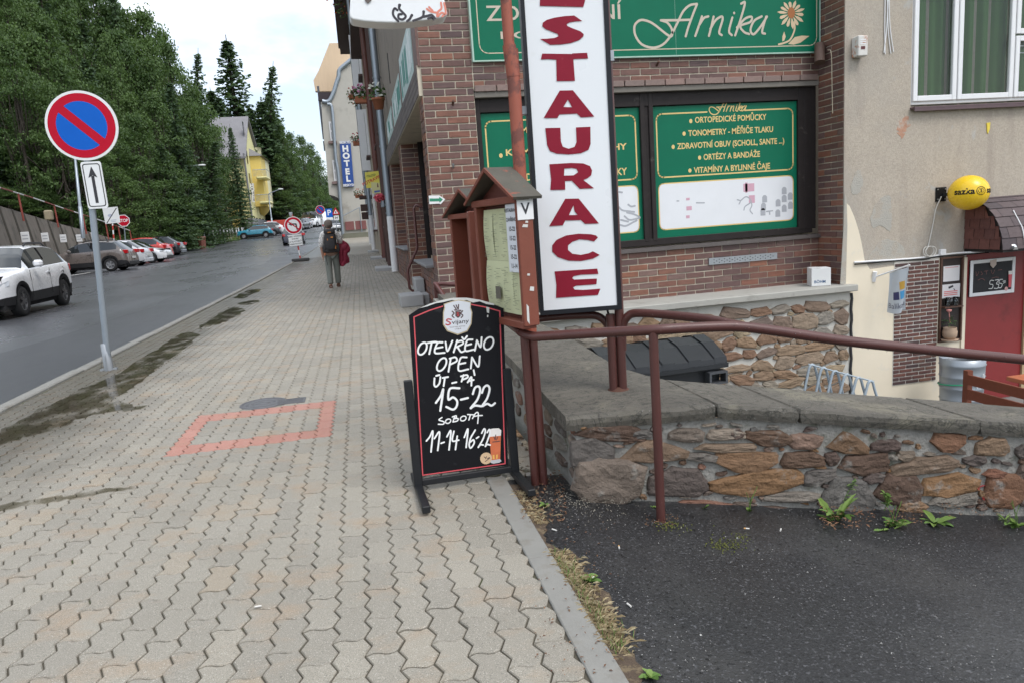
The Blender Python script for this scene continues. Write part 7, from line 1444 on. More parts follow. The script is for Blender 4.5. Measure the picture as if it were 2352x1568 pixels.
# ================================================================== RETAINING WALL AND RAILING ON THE LEFT
m_rw = M('stained_concrete', (.165, .142, .118), .92, .25, .9, 30, .5, .02, coord='World', stretch=(3, 3, .35), dirt=((.065, .062, .05), 1.2, .5, .68))
WL = [(-90, 455, 27), (0, 474, 36), (60, 492, 42.5), (120, 510, 49), (180, 526, 55), (215, 536, 58.5), (262, 549, 62.5)]
wt = [P(u, v, 1, y) for u, v, y in WL]; mb = MB()
for a, b in zip(wt, wt[1:]):
    mb.add([(a.x + .5, a.y, zr(a.y) - .3), (b.x + .5, b.y, zr(b.y) - .3), (b.x, b.y, b.z), (a.x, a.y, a.z), (a.x - .6, a.y, a.z), (b.x - .6, b.y, b.z)], [(0, 1, 2, 3), (3, 2, 5, 4)])
rwt = thing('retaining_wall', 'stained concrete retaining wall behind the parked cars', 'wall'); obj('wall', mb, m_rw, rwt)
jn = MB()
for k in range(14):
    f = k / 13 * (len(wt) - 1.001); i = int(f); a = wt[i].lerp(wt[i + 1], f - i); jn.bar((a.x + .52, a.y - .02, zr(a.y)), (a.x + .02, a.y - .02, a.z), .12, .05)
obj('panel_joint', jn, M('wall_joint', (.08, .075, .065), .95), rwt)
for k, (x, y) in enumerate(((340, 1340), (815, 1340), (1245, 1365), (1615, 1355), (1955, 1300))):
    cu_ = crop(0, 560, .1403)(x, y); f = min(5.9, [1.05, 1.95, 2.75, 3.45, 4.1][k]); i = int(f); yy = wt[i].lerp(wt[i + 1], f - i).y; p = P(cu_[0], cu_[1], 1, yy); t = thing('bay_number_plate', ('first', 'second', 'third', 'fourth', 'fifth')[k] + ' white plate from the left on the retaining wall', 'sign', p + Vector((.45, -.1, 0)))
    obj('plate', MB().cbox((-.17, -.02, -.23), (.17, .02, .23), .01), m_swh, t); obj('print', MB().box((-.12, -.023, -.1), (.12, -.021, -.05)).box((-.12, -.023, .05), (.12, -.021, .1)), m_gry, t)
RL = [(-90, 405, 27), (0, 432, 36), (75, 455, 44), (145, 479, 51.5), (210, 500, 57.5), (298, 530, 65)]
rt_ = [P(u, v, 1, y) for u, v, y in RL]; rw2 = thing('wall_railing', 'red and white railing on top of the retaining wall', 'railing')
mr1, mr2 = MB(), MB(); full = [rt_[i].lerp(rt_[i + 1], j / 6) for i in range(5) for j in range(6)] + [rt_[-1]]
for i, (a, b) in enumerate(zip(full, full[1:])): (mr1 if (i // 2) % 2 else mr2).cyl(a, b, .038, 8)
m_rr = M('rail_red', (.24, .05, .035), .6, .15, 3); obj('red_section', mr1, m_rr, rw2, kind='stuff'); obj('white_section', mr2, m_swh, rw2, kind='stuff')
for u, v, y in ((34, 462, 39.5), (118, 488, 48.5), (192, 512, 55.8), (250, 516, 60.5), (271, 522, 62.5), (297, 530, 65), (-40, 440, 32)):
    tp_ = min(full, key=lambda q: abs(q.y - y)); obj('post', MB().cyl((tp_.x + .03, tp_.y, tp_.z - 1.35), tp_, .05, 8), m_rr, rw2)
tag(obj('concrete_stub', MB().cbox((-.22, -.2, 0), (.22, .2, .62), .08), M('old_concrete', (.30, .25, .17), .9, .2, 4), loc=P(114, 507, 1, 49.2)), 'rounded pale concrete stub on top of the retaining wall', 'post')

# ================================================================== HILLSIDE, WOOD, YELLOW HOTEL
def edge_x(y): return -19.5 - .02 * (y - 40) if y < 66 else (-20.0 if y < 80 else -20 + .05 * (y - 80)) if y < 110 else -18.5
def terr(x, y):
    d = max(0.0, edge_x(y) - x); base = zr(y) if y > 66 else zr(y) + 3.6 * max(0, min(1, (66 - y) / 24))
    return base + min(110, d * .92 - min(d, 6) * .45)
m_soil = M('forest_floor', (.035, .045, .02), .95, .35, .8, 6, .5, .05, coord='World'); tv = []; tx_ = [0, -1, -2, -4, -7, -11, -16, -24, -34, -50, -75, -110, -160]; ty_ = [14, 22, 30, 40, 50, 60, 66, 72, 80, 90, 100, 112, 125, 140, 160, 185, 215, 250, 300, 380]
for y in ty_:
    for dx in tx_: x = edge_x(y) + dx; tv.append((x, y, terr(x, y) - .25))
n = len(tx_); struct('hillside', MB().add(tv, [(j * n + i, j * n + i + 1, (j + 1) * n + i + 1, (j + 1) * n + i) for j in range(len(ty_) - 1) for i in range(n - 1)], 0, True), m_soil)
struct('valley_ground', MB().add([(-22, 100, .9), (30, 100, .9), (40, 380, 10), (-60, 380, 10)], [(0, 1, 2, 3)]), m_soil)
hv = []; 
for k in range(41):
    x = -420 + 34 * k; z_ = 150 + 60 * sin(k * .33 + 1.0) + 24 * sin(k * .9) ; hv += [(x, 1350, -20), (x, 1500, z_ * .9), (x, 1700, z_ * 1.35)]
struct('hill', MB().add(hv, [(3 * k, 3 * k + 3, 3 * k + 4, 3 * k + 1) for k in range(40)] + [(3 * k + 1, 3 * k + 4, 3 * k + 5, 3 * k + 2) for k in range(40)], 0, True), M('far_wood', (.045, .075, .05), .95, .3, .02, .3, .6, 3.0, coord='World'))
def M_leaf(name, a, b_, c):
    m, t, b = newmat(name); r_ = t.nodes.new('ShaderNodeNewGeometry').outputs['Random Per Island']; ob = t.nodes.new('ShaderNodeObjectInfo').outputs['Random']
    col = mixc(t, .45, ramp(t, r_, [(0, a), (.6, b_), (1, c)]), ramp(t, ob, [(0, a), (1, c)])); t.links.new(col, b.inputs['Base Color']); b.inputs['Roughness'].default_value = .55; b.inputs['Specular IOR Level'].default_value = .35
    tl = t.nodes.new('ShaderNodeBsdfTranslucent'); t.links.new(mixc(t, .5, col, (.10, .16, .02)), tl.inputs['Color']); mx = t.nodes.new('ShaderNodeMixShader'); mx.inputs[0].default_value = .36
    t.links.new(b.outputs[0], mx.inputs[1]); t.links.new(tl.outputs[0], mx.inputs[2]); t.links.new(mx.outputs[0], t.nodes['Material Output'].inputs['Surface']); return m
m_lf = M_leaf('broad_leaf', (.036, .074, .022), (.070, .128, .036), (.14, .22, .064)); m_nd = M_leaf('spruce_needle', (.046, .085, .045), (.068, .118, .058), (.10, .155, .072)); m_bark = M('bark', (.055, .045, .035), .95, .3, 6, 20, .8, .02)
def leaf(mb, p, s, rr, nrm=None):
    a = Vector((rr.gauss(0, 1), rr.gauss(0, 1), rr.gauss(0, .5))).normalized(); n_ = (nrm or Vector((0, 0, 1))) + Vector((rr.gauss(0, .6), rr.gauss(0, .6), rr.gauss(0, .5))); b = n_.cross(a).normalized(); a = b.cross(n_).normalized(); a *= s * .62; b *= s * .40
    mb.v += [tuple(p - a), tuple(p + b), tuple(p + a), tuple(p - b)]; i = len(mb.v) - 4; mb.f.append([i, i + 1, i + 2, i + 3]); mb.mi.append(0); mb.sm.append(False)
def broad_mesh(seed, n_cl=84, per=95, H=1.0, wid=.30, low=.12):
    rr = random.Random(seed); crown = MB(); trunk = MB(); trunk.tube([(0, 0, 0), (.01, 0, .3), (.015, .01, .62), (.0, 0, .9)], [.018, .014, .009, .003], 8)
    for _ in range(n_cl):
        h = low + (1 - low) * rr.random() ** .85; f = (h - low) / (1 - low); rad = wid * (1 - (2 * f - .75) ** 2 * .62) * (1 if f < .8 else 1 - (f - .8) * 2.6); a = rr.uniform(0, 2 * pi); q = rr.random() ** .38
        c = Vector((rad * q * cos(a), rad * q * sin(a), h)); cr = rr.uniform(.045, .085)
        if rr.random() < .4: trunk.tube([(0, 0, max(.15, h - .14)), tuple(c * .6 + Vector((0, 0, h)) * .0 + Vector((0, 0, 0))), tuple(c)], [.006, .004, .0015], 5)
        for _k in range(per):
            d = Vector((rr.gauss(0, 1), rr.gauss(0, 1), rr.gauss(0, .75))).normalized() * rr.random() ** .45; p = c + Vector((d.x * cr * 1.25, d.y * cr * 1.25, d.z * cr * .72)); leaf(crown, p, rr.uniform(.010, .019), rr, Vector((d.x * .5, d.y * .5, .75)))
    return crown.mesh(m_lf, 'crown'), trunk.mesh(m_bark, 'trunk')
def spruce_mesh(seed, lean=0.0, sparse=1.0, wid=.17):
    rr = random.Random(seed); crown = MB(); trunk = MB(); trunk.tube([(0, 0, 0), (lean * .3, 0, .5), (lean, 0, 1.0)], [.014, .009, .001], 8); z = .08
    while z < .985:
        w = wid * (1 - z) ** .8 + .006; nb = int((9 if z < .6 else 7) * sparse) + 1; a0 = rr.uniform(0, 6.28)
        for k in range(nb):
            a = a0 + 2 * pi * k / nb + rr.uniform(-.25, .25); ln = w * rr.uniform(.7, 1.15); x0 = lean * z * z; n_ = max(4, int(ln / .0085))
            for j in range(n_):
                f = (j + 1) / n_; dr = -.30 * ln * f + .16 * ln * f * f; c = Vector((x0 + cos(a) * ln * f, sin(a) * ln * f, z + dr)); sw_ = ln * .30 * (1 - f * .75)
                for s_ in (-1, 0, 1):
                    p = c + Vector((-sin(a), cos(a), 0)) * s_ * sw_ * rr.uniform(.5, 1.1) + Vector((0, 0, -abs(s_) * .012 - rr.uniform(0, .012))); leaf(crown, p, rr.uniform(.011, .018), rr, Vector((cos(a) * .3, sin(a) * .3, .9)))
        z += .026 + .012 * (1 - z)
    return crown.mesh(m_nd, 'crown'), trunk.mesh(m_bark, 'trunk')
BRO = [broad_mesh(s, w_n, 95, 1, wd_, lo) for s, w_n, wd_, lo in ((1, 90, .30, .10), (2, 80, .26, .14), (3, 96, .34, .06), (4, 84, .28, .04))]; SPR = [spruce_mesh(11), spruce_mesh(12, .0, .8, .15), spruce_mesh(13, .10, .6, .16)]
def tree(u, v, y, kind, i, label, rp=60, name=None, group='trees of the wood on the hillside', dz=0):
    tp = P(u, v, 1, y); b = terr(tp.x, y) - .3 + dz; H = max(3.0, tp.z - b); cm, tm = (BRO[i % 4] if kind == 'b' else SPR[i % 3])
    t = thing(name or ('broadleaf_tree' if kind == 'b' else 'spruce_tree'), label, 'tree', (tp.x, y, b), (i * 2.4) % 6.28 if not (kind == 's' and i % 3 == 2) else 0, group); w = rp * y / 1655 / (.30 if kind == 'b' else .16); t.scale = (w, w, H)
    obj('crown', cm, None, t); obj('trunk', tm, None, t); return t
rt3 = random.Random(21); i = 0
LB = 'leafy broadleaf tree in the dense wood above the retaining wall'; LB2 = 'dark spruce standing inside the dense wood'; LB3 = 'broadleaf tree of the wood beyond the yellow hotel'; LB4 = 'low bushy tree at the foot of the wood behind the car park'
def skyline(u):
    pts = [(-200, -330), (0, -260), (120, -160), (200, -60), (265, 5), (300, 45), (340, 58), (385, 72), (430, 130), (450, 175), (470, 200), (500, 215), (560, 235), (600, 245), (640, 285), (680, 312), (720, 322), (745, 355), (760, 420)]
    return next((a[1] + (b[1] - a[1]) * (u - a[0]) / (b[0] - a[0]) for a, b in zip(pts, pts[1:]) if a[0] <= u <= b[0]), 430)
for row, (y0, drop, step) in enumerate(((114, 0, 40), (104, 50, 46), (95, 105, 50), (87, 165, 52), (79, 230, 54), (72, 300, 54), (66, 365, 46))):
    u = -150 + row * 13
    while u < 500:
        v = skyline(u) + drop + rt3.uniform(-22, 30); y = y0 + rt3.uniform(-4, 4) + max(0, (u - 380) * .06); y = max(y, 33800 / (822 - u) + 3 + row * .4); sp = rt3.random() < (.32 if row < 4 else .10); r_ = rt3.uniform(58, 74) if sp else rt3.uniform(52, 80)
        if v < 470 and u + r_ < 525: tree(u, max(v, -340), y, 's' if sp else 'b', i, LB2 if sp else LB, r_); i += 1
        u += step * rt3.uniform(.8, 1.2)
for u in range(-40, 500, 26):                             # bushes closing the foot of the wood
    y = max(33600 / (822 - u) + 1, 60 + u * .03); v = (452 if u < 120 else 468 + (u - 120) * .07) + rt3.uniform(-25, 22)
    t = tree(u, v, y + rt3.uniform(0, 4), 'b', 2 + (i % 2), LB4, rt3.uniform(30, 42) if u > 290 else rt3.uniform(36, 52), 'bushy_tree'); i += 1
for u, v, y, k in ((645, 292, 165, 0), (664, 308, 178, 1), (690, 318, 188, 2), (712, 334, 205, 3), (728, 362, 215, 0), (742, 440, 250, 1), (765, 460, 260, 2), (640, 360, 160, 2), (675, 380, 172, 3), (705, 395, 185, 0), (728, 430, 200, 1), (655, 440, 158, 3), (690, 455, 170, 2), (722, 462, 180, 0), (750, 470, 190, 1), (770, 475, 210, 3), (792, 478, 220, 0), (628, 440, 170, 1)):
    tree(u, v, y, 'b', k, LB3, 30 + (k * 7) % 12, group='trees beyond the yellow hotel', dz=-4 if u > 700 else 0)
for u, v, y, k in ((598, 225, 162, 0), (614, 205, 170, 1), (640, 298, 185, 0), (572, 240, 166, 1), (550, 235, 168, 0), (628, 262, 176, 1), (482, 200, 160, 0), (500, 215, 158, 1)): tree(u, v, y, 's', k, 'dark spruce of the group rising behind the yellow hotel', 74, group='spruces behind the yellow hotel')
tree(518, 80, 165, 's', 1, 'tallest pointed spruce on the skyline left of the hotel roofs', 112, 'tall_spruce', None)
tree(578, 142, 163, 's', 2, 'leaning thin spruce right of the tallest spruce', 70, 'leaning_spruce', None)
for u, v, y in ((470, 330, 112), (492, 300, 120), (506, 390, 118)): tree(u, v, y, 'b', int(u), LB, 34)
tree(527, 285, 113, 's', 0, 'dark spruce standing in front of the yellow hotel', 33, 'spruce_tree', None)
tree(250, -60, 108, 's', 0, 'dark spruce reaching above the top of the picture', 48, 'spruce_tree', None)
# grass verge with tufts, fence posts, dustbin
vg_ = [G(400, 578, .3), G(470, 570, .4), G(560, 556, .8)]
vq = [P(398, 574, 1, 82), P(455, 572, 1, 84), P(520, 561, 1, 98), P(575, 549, 1, 112), P(640, 533, 1, 126), P(640, 520, 1, 132), P(560, 530, 1, 118), P(480, 545, 1, 104), P(398, 555, 1, 90)]
m_grass = M('grass', (.075, .13, .03), .9, .35, 2, 20, .5, .03, coord='World', dirt=((.14, .12, .05), 1.2, .55, .7))
struct('grass_verge', MB().add([(q.x, q.y, zr(q.y) - .05 + .02 * k) for k, q in enumerate(vq)], [list(range(9))]), m_grass)
tf = MB(); rg2 = random.Random(5)
for k in range(3000):
    f = rg2.random(); a = vq[0].lerp(vq[1], min(1, f * 3)) if f < .33 else (vq[1].lerp(vq[2], (f - .33) * 3) if f < .66 else vq[2].lerp(vq[3], (f - .66) * 3)); p = Vector((a.x - rg2.random() ** 1.5 * 7, a.y + rg2.uniform(0, 9), 0)); p.z = terr(p.x, p.y) if p.x < edge_x(p.y) else zr(p.y); h = rg2.uniform(.2, .7); d = Vector((rg2.uniform(-.2, .2), rg2.uniform(-.2, .2), h)); s_ = Vector((.1, .05, 0)); tf.add([p - s_, p + s_, p + d], [(0, 1, 2)])
tag(obj('long_grass', tf, M_pieces('grass_blade', [(0, (.07, .13, .03)), (.6, (.11, .16, .045)), (1, (.20, .18, .08))], .8, True, bst=0), kind='stuff'), 'long green and dry grass on the verge', 'grass')
for k, (x, y_) in enumerate(((720, 640), (815, 620), (912, 610), (1005, 600), (1078, 590), (1148, 582), (1240, 570), (1295, 568), (1345, 564), (1428, 556), (1485, 550), (1560, 545), (1612, 542))):
    yy = 88 + k * 2.0; tpn = P(*cc3(x, y_), 1, yy); t = thing('fence_post', 'thin white topped wooden post in the row along the verge', 'post', (tpn.x, yy, tpn.z - 1.75), group='white topped posts along the verge'); t.rotation_euler = (0, rt3.uniform(-.05, .03), 0)
    obj('shaft', MB().cyl((0, 0, -.3), (0, 0, 1.25), .07, 8), M('post_wood', (.22, .21, .17), .8), t); obj('white_top', MB().cyl((0, 0, 1.2), (0, 0, 1.8), .10, 8), m_swh, t)
b = P(*cc3(690, 990), 1, 82); t = thing('litter_bin', 'red brown litter bin at the edge of the verge', 'bin', (b.x, 82, zr(82) - .06)); mbn = M('bin_brown', (.20, .07, .05), .7, .15, 3)
obj('body', MB().lathe([(0, 0), (.33, 0), (.42, 1.15), (0, 1.15)], 8, smooth=False), mbn, t); obj('lid', MB().lathe([(0, 1.28), (.40, 1.26), (.48, 1.18), (.44, 1.13)], 8, smooth=False), M('bin_lid', (.25, .10, .07), .6), t)
pq = P(*cc3(508, 770), 1, 92); tpq = P(*cc3(460, 300), 1, 92); t = thing('info_post', 'slim pale info post standing in front of the bushes', 'post', pq); obj('shaft', MB().cyl((0, 0, -1), tpq - pq, .07, 8), m_bark, t); mid = (tpq - pq); obj('panel', MB().bar(mid * .35, mid, .22, .06, up=(0, 1, 0)), M_flat('panel_cream', (.55, .52, .42)), t)
tag(obj('construction_barrier', MB().cbox((-2.2, -.1, 0), (2.2, .1, 1.1), .05), M_flat('barrier_red', (.55, .06, .04)), loc=P(645, 521, 1, 130)), 'red construction barrier right of the teal car', 'barrier')
# ---------------------------------------------------------------- yellow hotel
yh = thing('yellow_hotel', 'tall narrow yellow hotel with steep grey gable roof and bay', 'building'); ch = crop(640, 350, .2614); XH = -18.5
yl = Plane((XH, 137, 0), (0, 1, 0)); LY = lambda x, y: yl.L(*ch(x, y))   # facade towards the street
m_yel = M('yellow_render', (.66, .61, .31), .85, .07, .6, 10, .2, .02, coord='World'); m_yel2 = M('deep_yellow_render', (.68, .52, .16), .85, .07, .6, 10, .2, coord='World'); m_cr = M('cream_render', (.66, .62, .42), .85, .07, .6, 10, .2, coord='World'); m_sl = M('slate_roof', (.20, .195, .205), .7, .15, .8, 6, .4, .03, coord='World')
y_ = lambda x, y: LY(x, y)[0] + 137
zB = LY(492, 525)[1]; zC = LY(503, 95)[1]; zG = LY(580, 1400)[1] - 2.5
ol = [(137, zG), (158, zG), (158, 17.0), (153.6, 19.6), (150.4, 21.6), (146.7, 23.8), (137.6, zB)]
mb = MB(); nn = len(ol); mb.add([(x, a, b) for x in (XH, XH - 6) for a, b in ol], [list(range(nn)), [nn + k for k in range(nn)][::-1]] + [(k, nn + k, nn + (k + 1) % nn, (k + 1) % nn) for k in range(nn)]); obj('wall', mb, m_yel, yh)
rf = MB()
for (a, b), (c, d) in (((136.4, zB - .9), (146.7, 23.95)), ((146.7, 23.95), (150.4, 21.75)), ((150.4, 21.75), (154.2, 19.5))):
    rf.add([(XH + .5, a, b), (XH + .5, c, d), (XH - 6.4, c, d), (XH - 6.4, a, b), (XH + .5, a, b + .35), (XH + .5, c, d + .35), (XH - 6.4, c, d + .35), (XH - 6.4, a, b + .35)], [(0, 1, 2, 3), (7, 6, 5, 4), (0, 4, 5, 1), (0, 3, 7, 4), (3, 2, 6, 7)])
obj('roof', rf, m_sl, yh)
za, zb2 = LY(600, 580)[1], LY(640, 1150)[1]
bay = obj('bay', MB().box((XH, 145, zb2), (XH + 1.9, 158, za)), m_yel2, yh); obj('bay_roof', MB().add([(XH, 144.5, za), (XH + 2.4, 144.5, za), (XH + 2.4, 158.5, za), (XH, 158.5, za), (XH, 146, za + 1.6), (XH, 157, za + 1.6)], [(0, 1, 4), (1, 2, 5, 4), (2, 3, 5), (0, 3, 2, 1)]), m_sl, bay)
obj('bay_side', MB().box((XH + 1.9, 152, zb2), (XH + 1.95, 158, za)), m_cr, bay)
for zz in (LY(590, 805)[1], LY(640, 1100)[1]):
    bl_ = obj('balcony', MB().cbox((XH + 1.0, 142.5, zz - .5), (XH + 3.0, 148, zz), .2), m_yel, yh); rl_ = MB().tube([(XH + .6, 142.5, zz + 1.2), (XH + 3.0, 142.5, zz + 1.2), (XH + 3.0, 148, zz + 1.2)], .06, 6)
    for k in range(12): rl_.cyl((XH + .6 + k * .22, 142.5, zz), (XH + .6 + k * .22, 142.5, zz + 1.2), .035, 5)
    obj('railing', rl_, m_zinc, bl_)
obj('bay_corbel', MB().lathe([(0, zb2 - 1.8), (.9, zb2 - 1.0), (1.7, zb2)], 16, o=(XH + .6, 151, 0)), m_yel2, yh)
sg = Plane((XH + .3, 140.9, 0), (1, 0, 0)); t = thing('vertical_hotel_sign', 'grey vertical sign with white letters on the yellow hotel', 'sign', m=Plane((0, 140.5, 0), (1, 0, 0)).m); pY = Plane((0, 140.5, 0), (1, 0, 0))
q = [pY.L(*ch(x, y)) for x, y in ((555, 870), (600, 868), (612, 1090), (575, 1090))]; obj('panel', MB().prism(q, -.2, 0), M_flat('sign_grey', (.30, .28, .30)), t)
for k, c_ in enumerate('HOTEL'): s_, z_ = pY.L(*ch(577 + k * 5, 893 + k * 45)); obj('letter', shift(text_mb(c_, .95, .03, z=.03), s_, z_), m_swh, t)
obj('corner_pipe', MB().tube([(XH + .2, 136.7, zG), (XH + .2, 136.7, zB)], .16, 8), m_sl, yh); obj('side_pipe', MB().tube([(XH - 4, 136.8, zG), (XH - 4, 136.8, zB - 8)], .14, 8), m_sl, yh)
obj('plinth', MB().box((XH - 6.1, 136.85, zG), (XH + .15, 163.2, zG + 4.2)), M('hotel_plinth', (.24, .24, .245), .9), yh)
obj('side_bay', MB().box((XH - 3.2, 136.2, zG), (XH - 1.2, 137, zG + 9)), m_yel2, yh)
for k in range(4):
    yw = 143 + k * 4.6; obj('window', MB().box((XH + .02, yw, LY(600, 1310)[1] - .3), (XH + .12, yw + 1.6, LY(600, 1310)[1] + .5)), m_cglass, yh)
for zz in (LY(540, 640)[1], LY(545, 900)[1], LY(530, 330)[1]): obj('window', MB().box((XH + .02, 141, zz), (XH + .1, 142.2, zz + 2.4)), m_cglass, yh)
obj('dormer', MB().box((XH - .5, 159, LY(620, 560)[1]), (XH + .6, 163.5, LY(600, 400)[1])), m_cr, yh)
# far hotel car park: sheltered trees behind are part of the wood above

# ================================================================== WALKER WITH RUCKSACK
def skin(name, joints, edges, mat, parent, root=0, sub=2):
    me = bpy.data.meshes.new(name); me.from_pydata([j[:3] for j in joints], edges, []); o = bpy.data.objects.new(name, me); COL.objects.link(o); o.parent = parent
    md = o.modifiers.new('skin', 'SKIN'); md.use_smooth_shade = True; me.materials.append(mat)
    sv = me.skin_vertices[0].data if me.skin_vertices else None
    if sv is None:
        bm2 = bmesh.new(); bm2.from_mesh(me); bm2.verts.layers.skin.verify(); bm2.to_mesh(me); bm2.free(); sv = me.skin_vertices[0].data
    for k, j in enumerate(joints): sv[k].radius = (j[3], j[4] if len(j) > 4 else j[3]); sv[k].use_root = (k == root)
    ss = o.modifiers.new('sub', 'SUBSURF'); ss.levels = sub; ss.render_levels = sub; return o
wp_ = G(770, 660, .0); PS = 1.0; pe_ = thing('person', 'walker seen from behind in patterned shirt and grey trousers', 'person', (wp_.x, wp_.y, zr(wp_.y)), radians(4))
m_skin = M('skin_tone', (.46, .27, .20), .6, .08, 8); m_hair = M('grey_brown_hair', (.16, .13, .11), .8, .35, 30, 120, .6, .01)
H = 1.66
body = [(0, 0, .90, .13, .10), (0, .01, 1.08, .135, .10), (0, .02, 1.26, .15, .105), (0, .0, 1.38, .10, .08), (0, .0, 1.45, .05, .05), (0, .015, 1.53, .072, .08), (0, .02, 1.60, .065, .075),
        (-.17, .0, 1.345, .055), (-.23, .03, 1.10, .045), (-.22, .10, .88, .036), (-.215, .12, .80, .028), (.17, .0, 1.345, .055), (.25, .04, 1.12, .045), (.24, .20, 1.02, .036), (.22, .26, 1.01, .028),
        (-.09, .0, .84, .095), (-.10, -.05, .48, .065), (-.105, -.16, .11, .04), (.09, .0, .84, .095), (.10, .05, .48, .065), (.095, .10, .09, .04), (-.105, -.10, .04, .036), (.095, .19, .04, .036)]
bo = skin('body', body, [(0, 1), (1, 2), (2, 3), (3, 4), (4, 5), (5, 6), (3, 7), (7, 8), (8, 9), (9, 10), (3, 11), (11, 12), (12, 13), (13, 14), (0, 15), (15, 16), (16, 17), (17, 21), (0, 18), (18, 19), (19, 20), (20, 22)], m_skin, pe_)
for sx_, (hx, hy, hz), dr_ in ((-1, (-.215, .12, .80), Vector((0, .25, -1))), (1, (.22, .26, 1.01), Vector((-.4, 1, -.2)))):
    dr_.normalize(); sd = dr_.cross(Vector((0, 0, 1)) if abs(dr_.z) < .8 else Vector((1, 0, 0))).normalized(); js = [(hx, hy, hz, .026), (hx + dr_.x * .06, hy + dr_.y * .06, hz + dr_.z * .06, .03)]; es = [(0, 1)]
    for k in range(4):
        o_ = sd * (-.026 + .0175 * k); b_ = Vector(js[1][:3]) + o_; l_ = (.062, .075, .07, .055)[k]; n_ = dr_ * .6 + Vector((0, .5, -.3)); js += [tuple(b_ + dr_ * .02) + (.0085,), tuple(b_ + dr_ * l_ * .6) + (.008,), tuple(b_ + dr_ * l_ * .6 + n_ * l_ * .4) + (.007,)]; m_ = len(js); es += [(1, m_ - 3), (m_ - 3, m_ - 2), (m_ - 2, m_ - 1)]
    b_ = Vector(js[0][:3]) - sd * .03; js += [tuple(b_ + dr_ * .03) + (.01,), tuple(b_ + dr_ * .07 - sd * .01) + (.0085,)]; m_ = len(js); es += [(0, m_ - 2), (m_ - 2, m_ - 1)]
    skin('hand', js, es, m_skin, pe_, 0, 1)
hr_ = MB(); rh = random.Random(4)
hm = MB().lathe([(0, .125), (.05, .118), (.092, .08), (.104, .02), (.10, -.035), (.088, -.06), (.06, -.075)], 20, o=(0, 0, 0)); hm.v = [(x * (1 + .05 * sin(z * 60 + x * 40)) + rh.uniform(-.004, .004), y * 1.08 + .005 * sin(x * 50), z + rh.uniform(-.004, .004)) for x, y, z in hm.v]; hm.v = [(x, y + .0, z + 1.575) for x, y, z in hm.v if True]
obj('hair', hm, m_hair, pe_)
obj('face', join(MB().lathe([(0, -.016), (.014, 0), (0, .03)], 8, o=(0, .115, 1.545)), MB().box((-.022, .098, 1.50), (.022, .104, 1.507)), MB().lathe([(0, -.008), (.009, 0), (0, .008)], 8, o=(-.033, .098, 1.565)), MB().lathe([(0, -.008), (.009, 0), (0, .008)], 8, o=(.033, .098, 1.565))), m_skin, pe_)
obj('ear', MB().lathe([(0, -.03), (.012, 0), (0, .03)], 8, o=(-.10, .03, 1.55)), m_skin, pe_); obj('ear', MB().lathe([(0, -.03), (.012, 0), (0, .03)], 8, o=(.10, .03, 1.55)), m_skin, pe_)
m_shirt, t_, b_ = newmat('patterned_shirt'); t_.links.new(ramp(t_, noise(t_, 30, 3, .6), [(.46, (.80, .78, .75)), (.52, (.76, .74, .72)), (.56, (.12, .10, .10)), (.62, (.62, .58, .56))]), b_.inputs['Base Color']); b_.inputs['Roughness'].default_value = .85
shirt = [(0, 0, .86, .165, .125), (0, .01, 1.08, .155, .115), (0, .02, 1.26, .17, .118), (0, .0, 1.40, .085, .075), (-.17, .0, 1.355, .075), (-.225, .02, 1.16, .07), (-.235, .05, 1.02, .062), (.17, .0, 1.355, .075), (.245, .035, 1.16, .07), (.25, .12, 1.07, .06)]
skin('shirt', shirt, [(0, 1), (1, 2), (2, 3), (3, 4), (4, 5), (5, 6), (3, 7), (7, 8), (8, 9)], m_shirt, pe_)
m_tro = M('grey_green_trousers', (.165, .175, .155), .85, .12, 6, 40, .3, .01)
tro = [(0, .0, .90, .155, .12), (-.088, -.005, .80, .108), (-.10, -.05, .48, .085), (-.105, -.15, .13, .078), (-.105, -.155, .09, .078), (.088, .0, .80, .108), (.10, .045, .48, .085), (.095, .08, .12, .078), (.095, .08, .085, .078)]
skin('trousers', tro, [(0, 1), (1, 2), (2, 3), (3, 4), (0, 5), (5, 6), (6, 7), (7, 8)], m_tro, pe_)
m_sand = M('brown_sandal', (.16, .075, .045), .7, .2, 12)
for x, y in ((-.105, -.20), (.095, .09)):
    s_ = MB(); s_.prism([(x + .042 * cos(a) * (1 - .12 * sin(a)), y + .06 + .125 * sin(a)) for a in [2 * pi * k / 18 for k in range(18)]], .0, .024); s_.tube([(x - .045, y + .11, .02), (x - .03, y + .11, .065), (x + .03, y + .11, .065), (x + .045, y + .11, .02)], .012, 6).tube([(x - .04, y - .02, .02), (x - .03, y - .045, .07), (x + .03, y - .045, .07), (x + .04, y - .02, .02)], .012, 6); obj('sandal', s_, m_sand, pe_)
rk_ = thing('rucksack', 'dark hiking rucksack with orange details on the walker\'s back', 'backpack', pe_.location + Vector((0, 0, 0)), radians(4)); m_bag = M('rucksack_cloth', (.030, .028, .030), .75, .3, 14, 60, .3, .004); m_org = M('orange_trim', (.60, .22, .04), .6, .1, 10)
def puff(w, d, h, c, mat, nm, pw=3.0):
    mb = MB(); n1, n2 = 14, 20; sg = lambda v, e: math.copysign(abs(v) ** e, v); vs_ = [(c[0] + w * sg(cos(a), 2 / pw) * abs(cos(b)) ** (2 / pw), c[1] + d * sg(sin(a), 2 / pw) * abs(cos(b)) ** (2 / pw), c[2] + h * sg(sin(b), 2 / pw)) for b in [-pi / 2 + pi * j / n1 for j in range(n1 + 1)] for a in [2 * pi * i / n2 for i in range(n2)]]
    mb.add(vs_, [(j * n2 + i, j * n2 + (i + 1) % n2, (j + 1) * n2 + (i + 1) % n2, (j + 1) * n2 + i) for j in range(n1) for i in range(n2)], 0, True); return obj(nm, mb, mat, rk_)
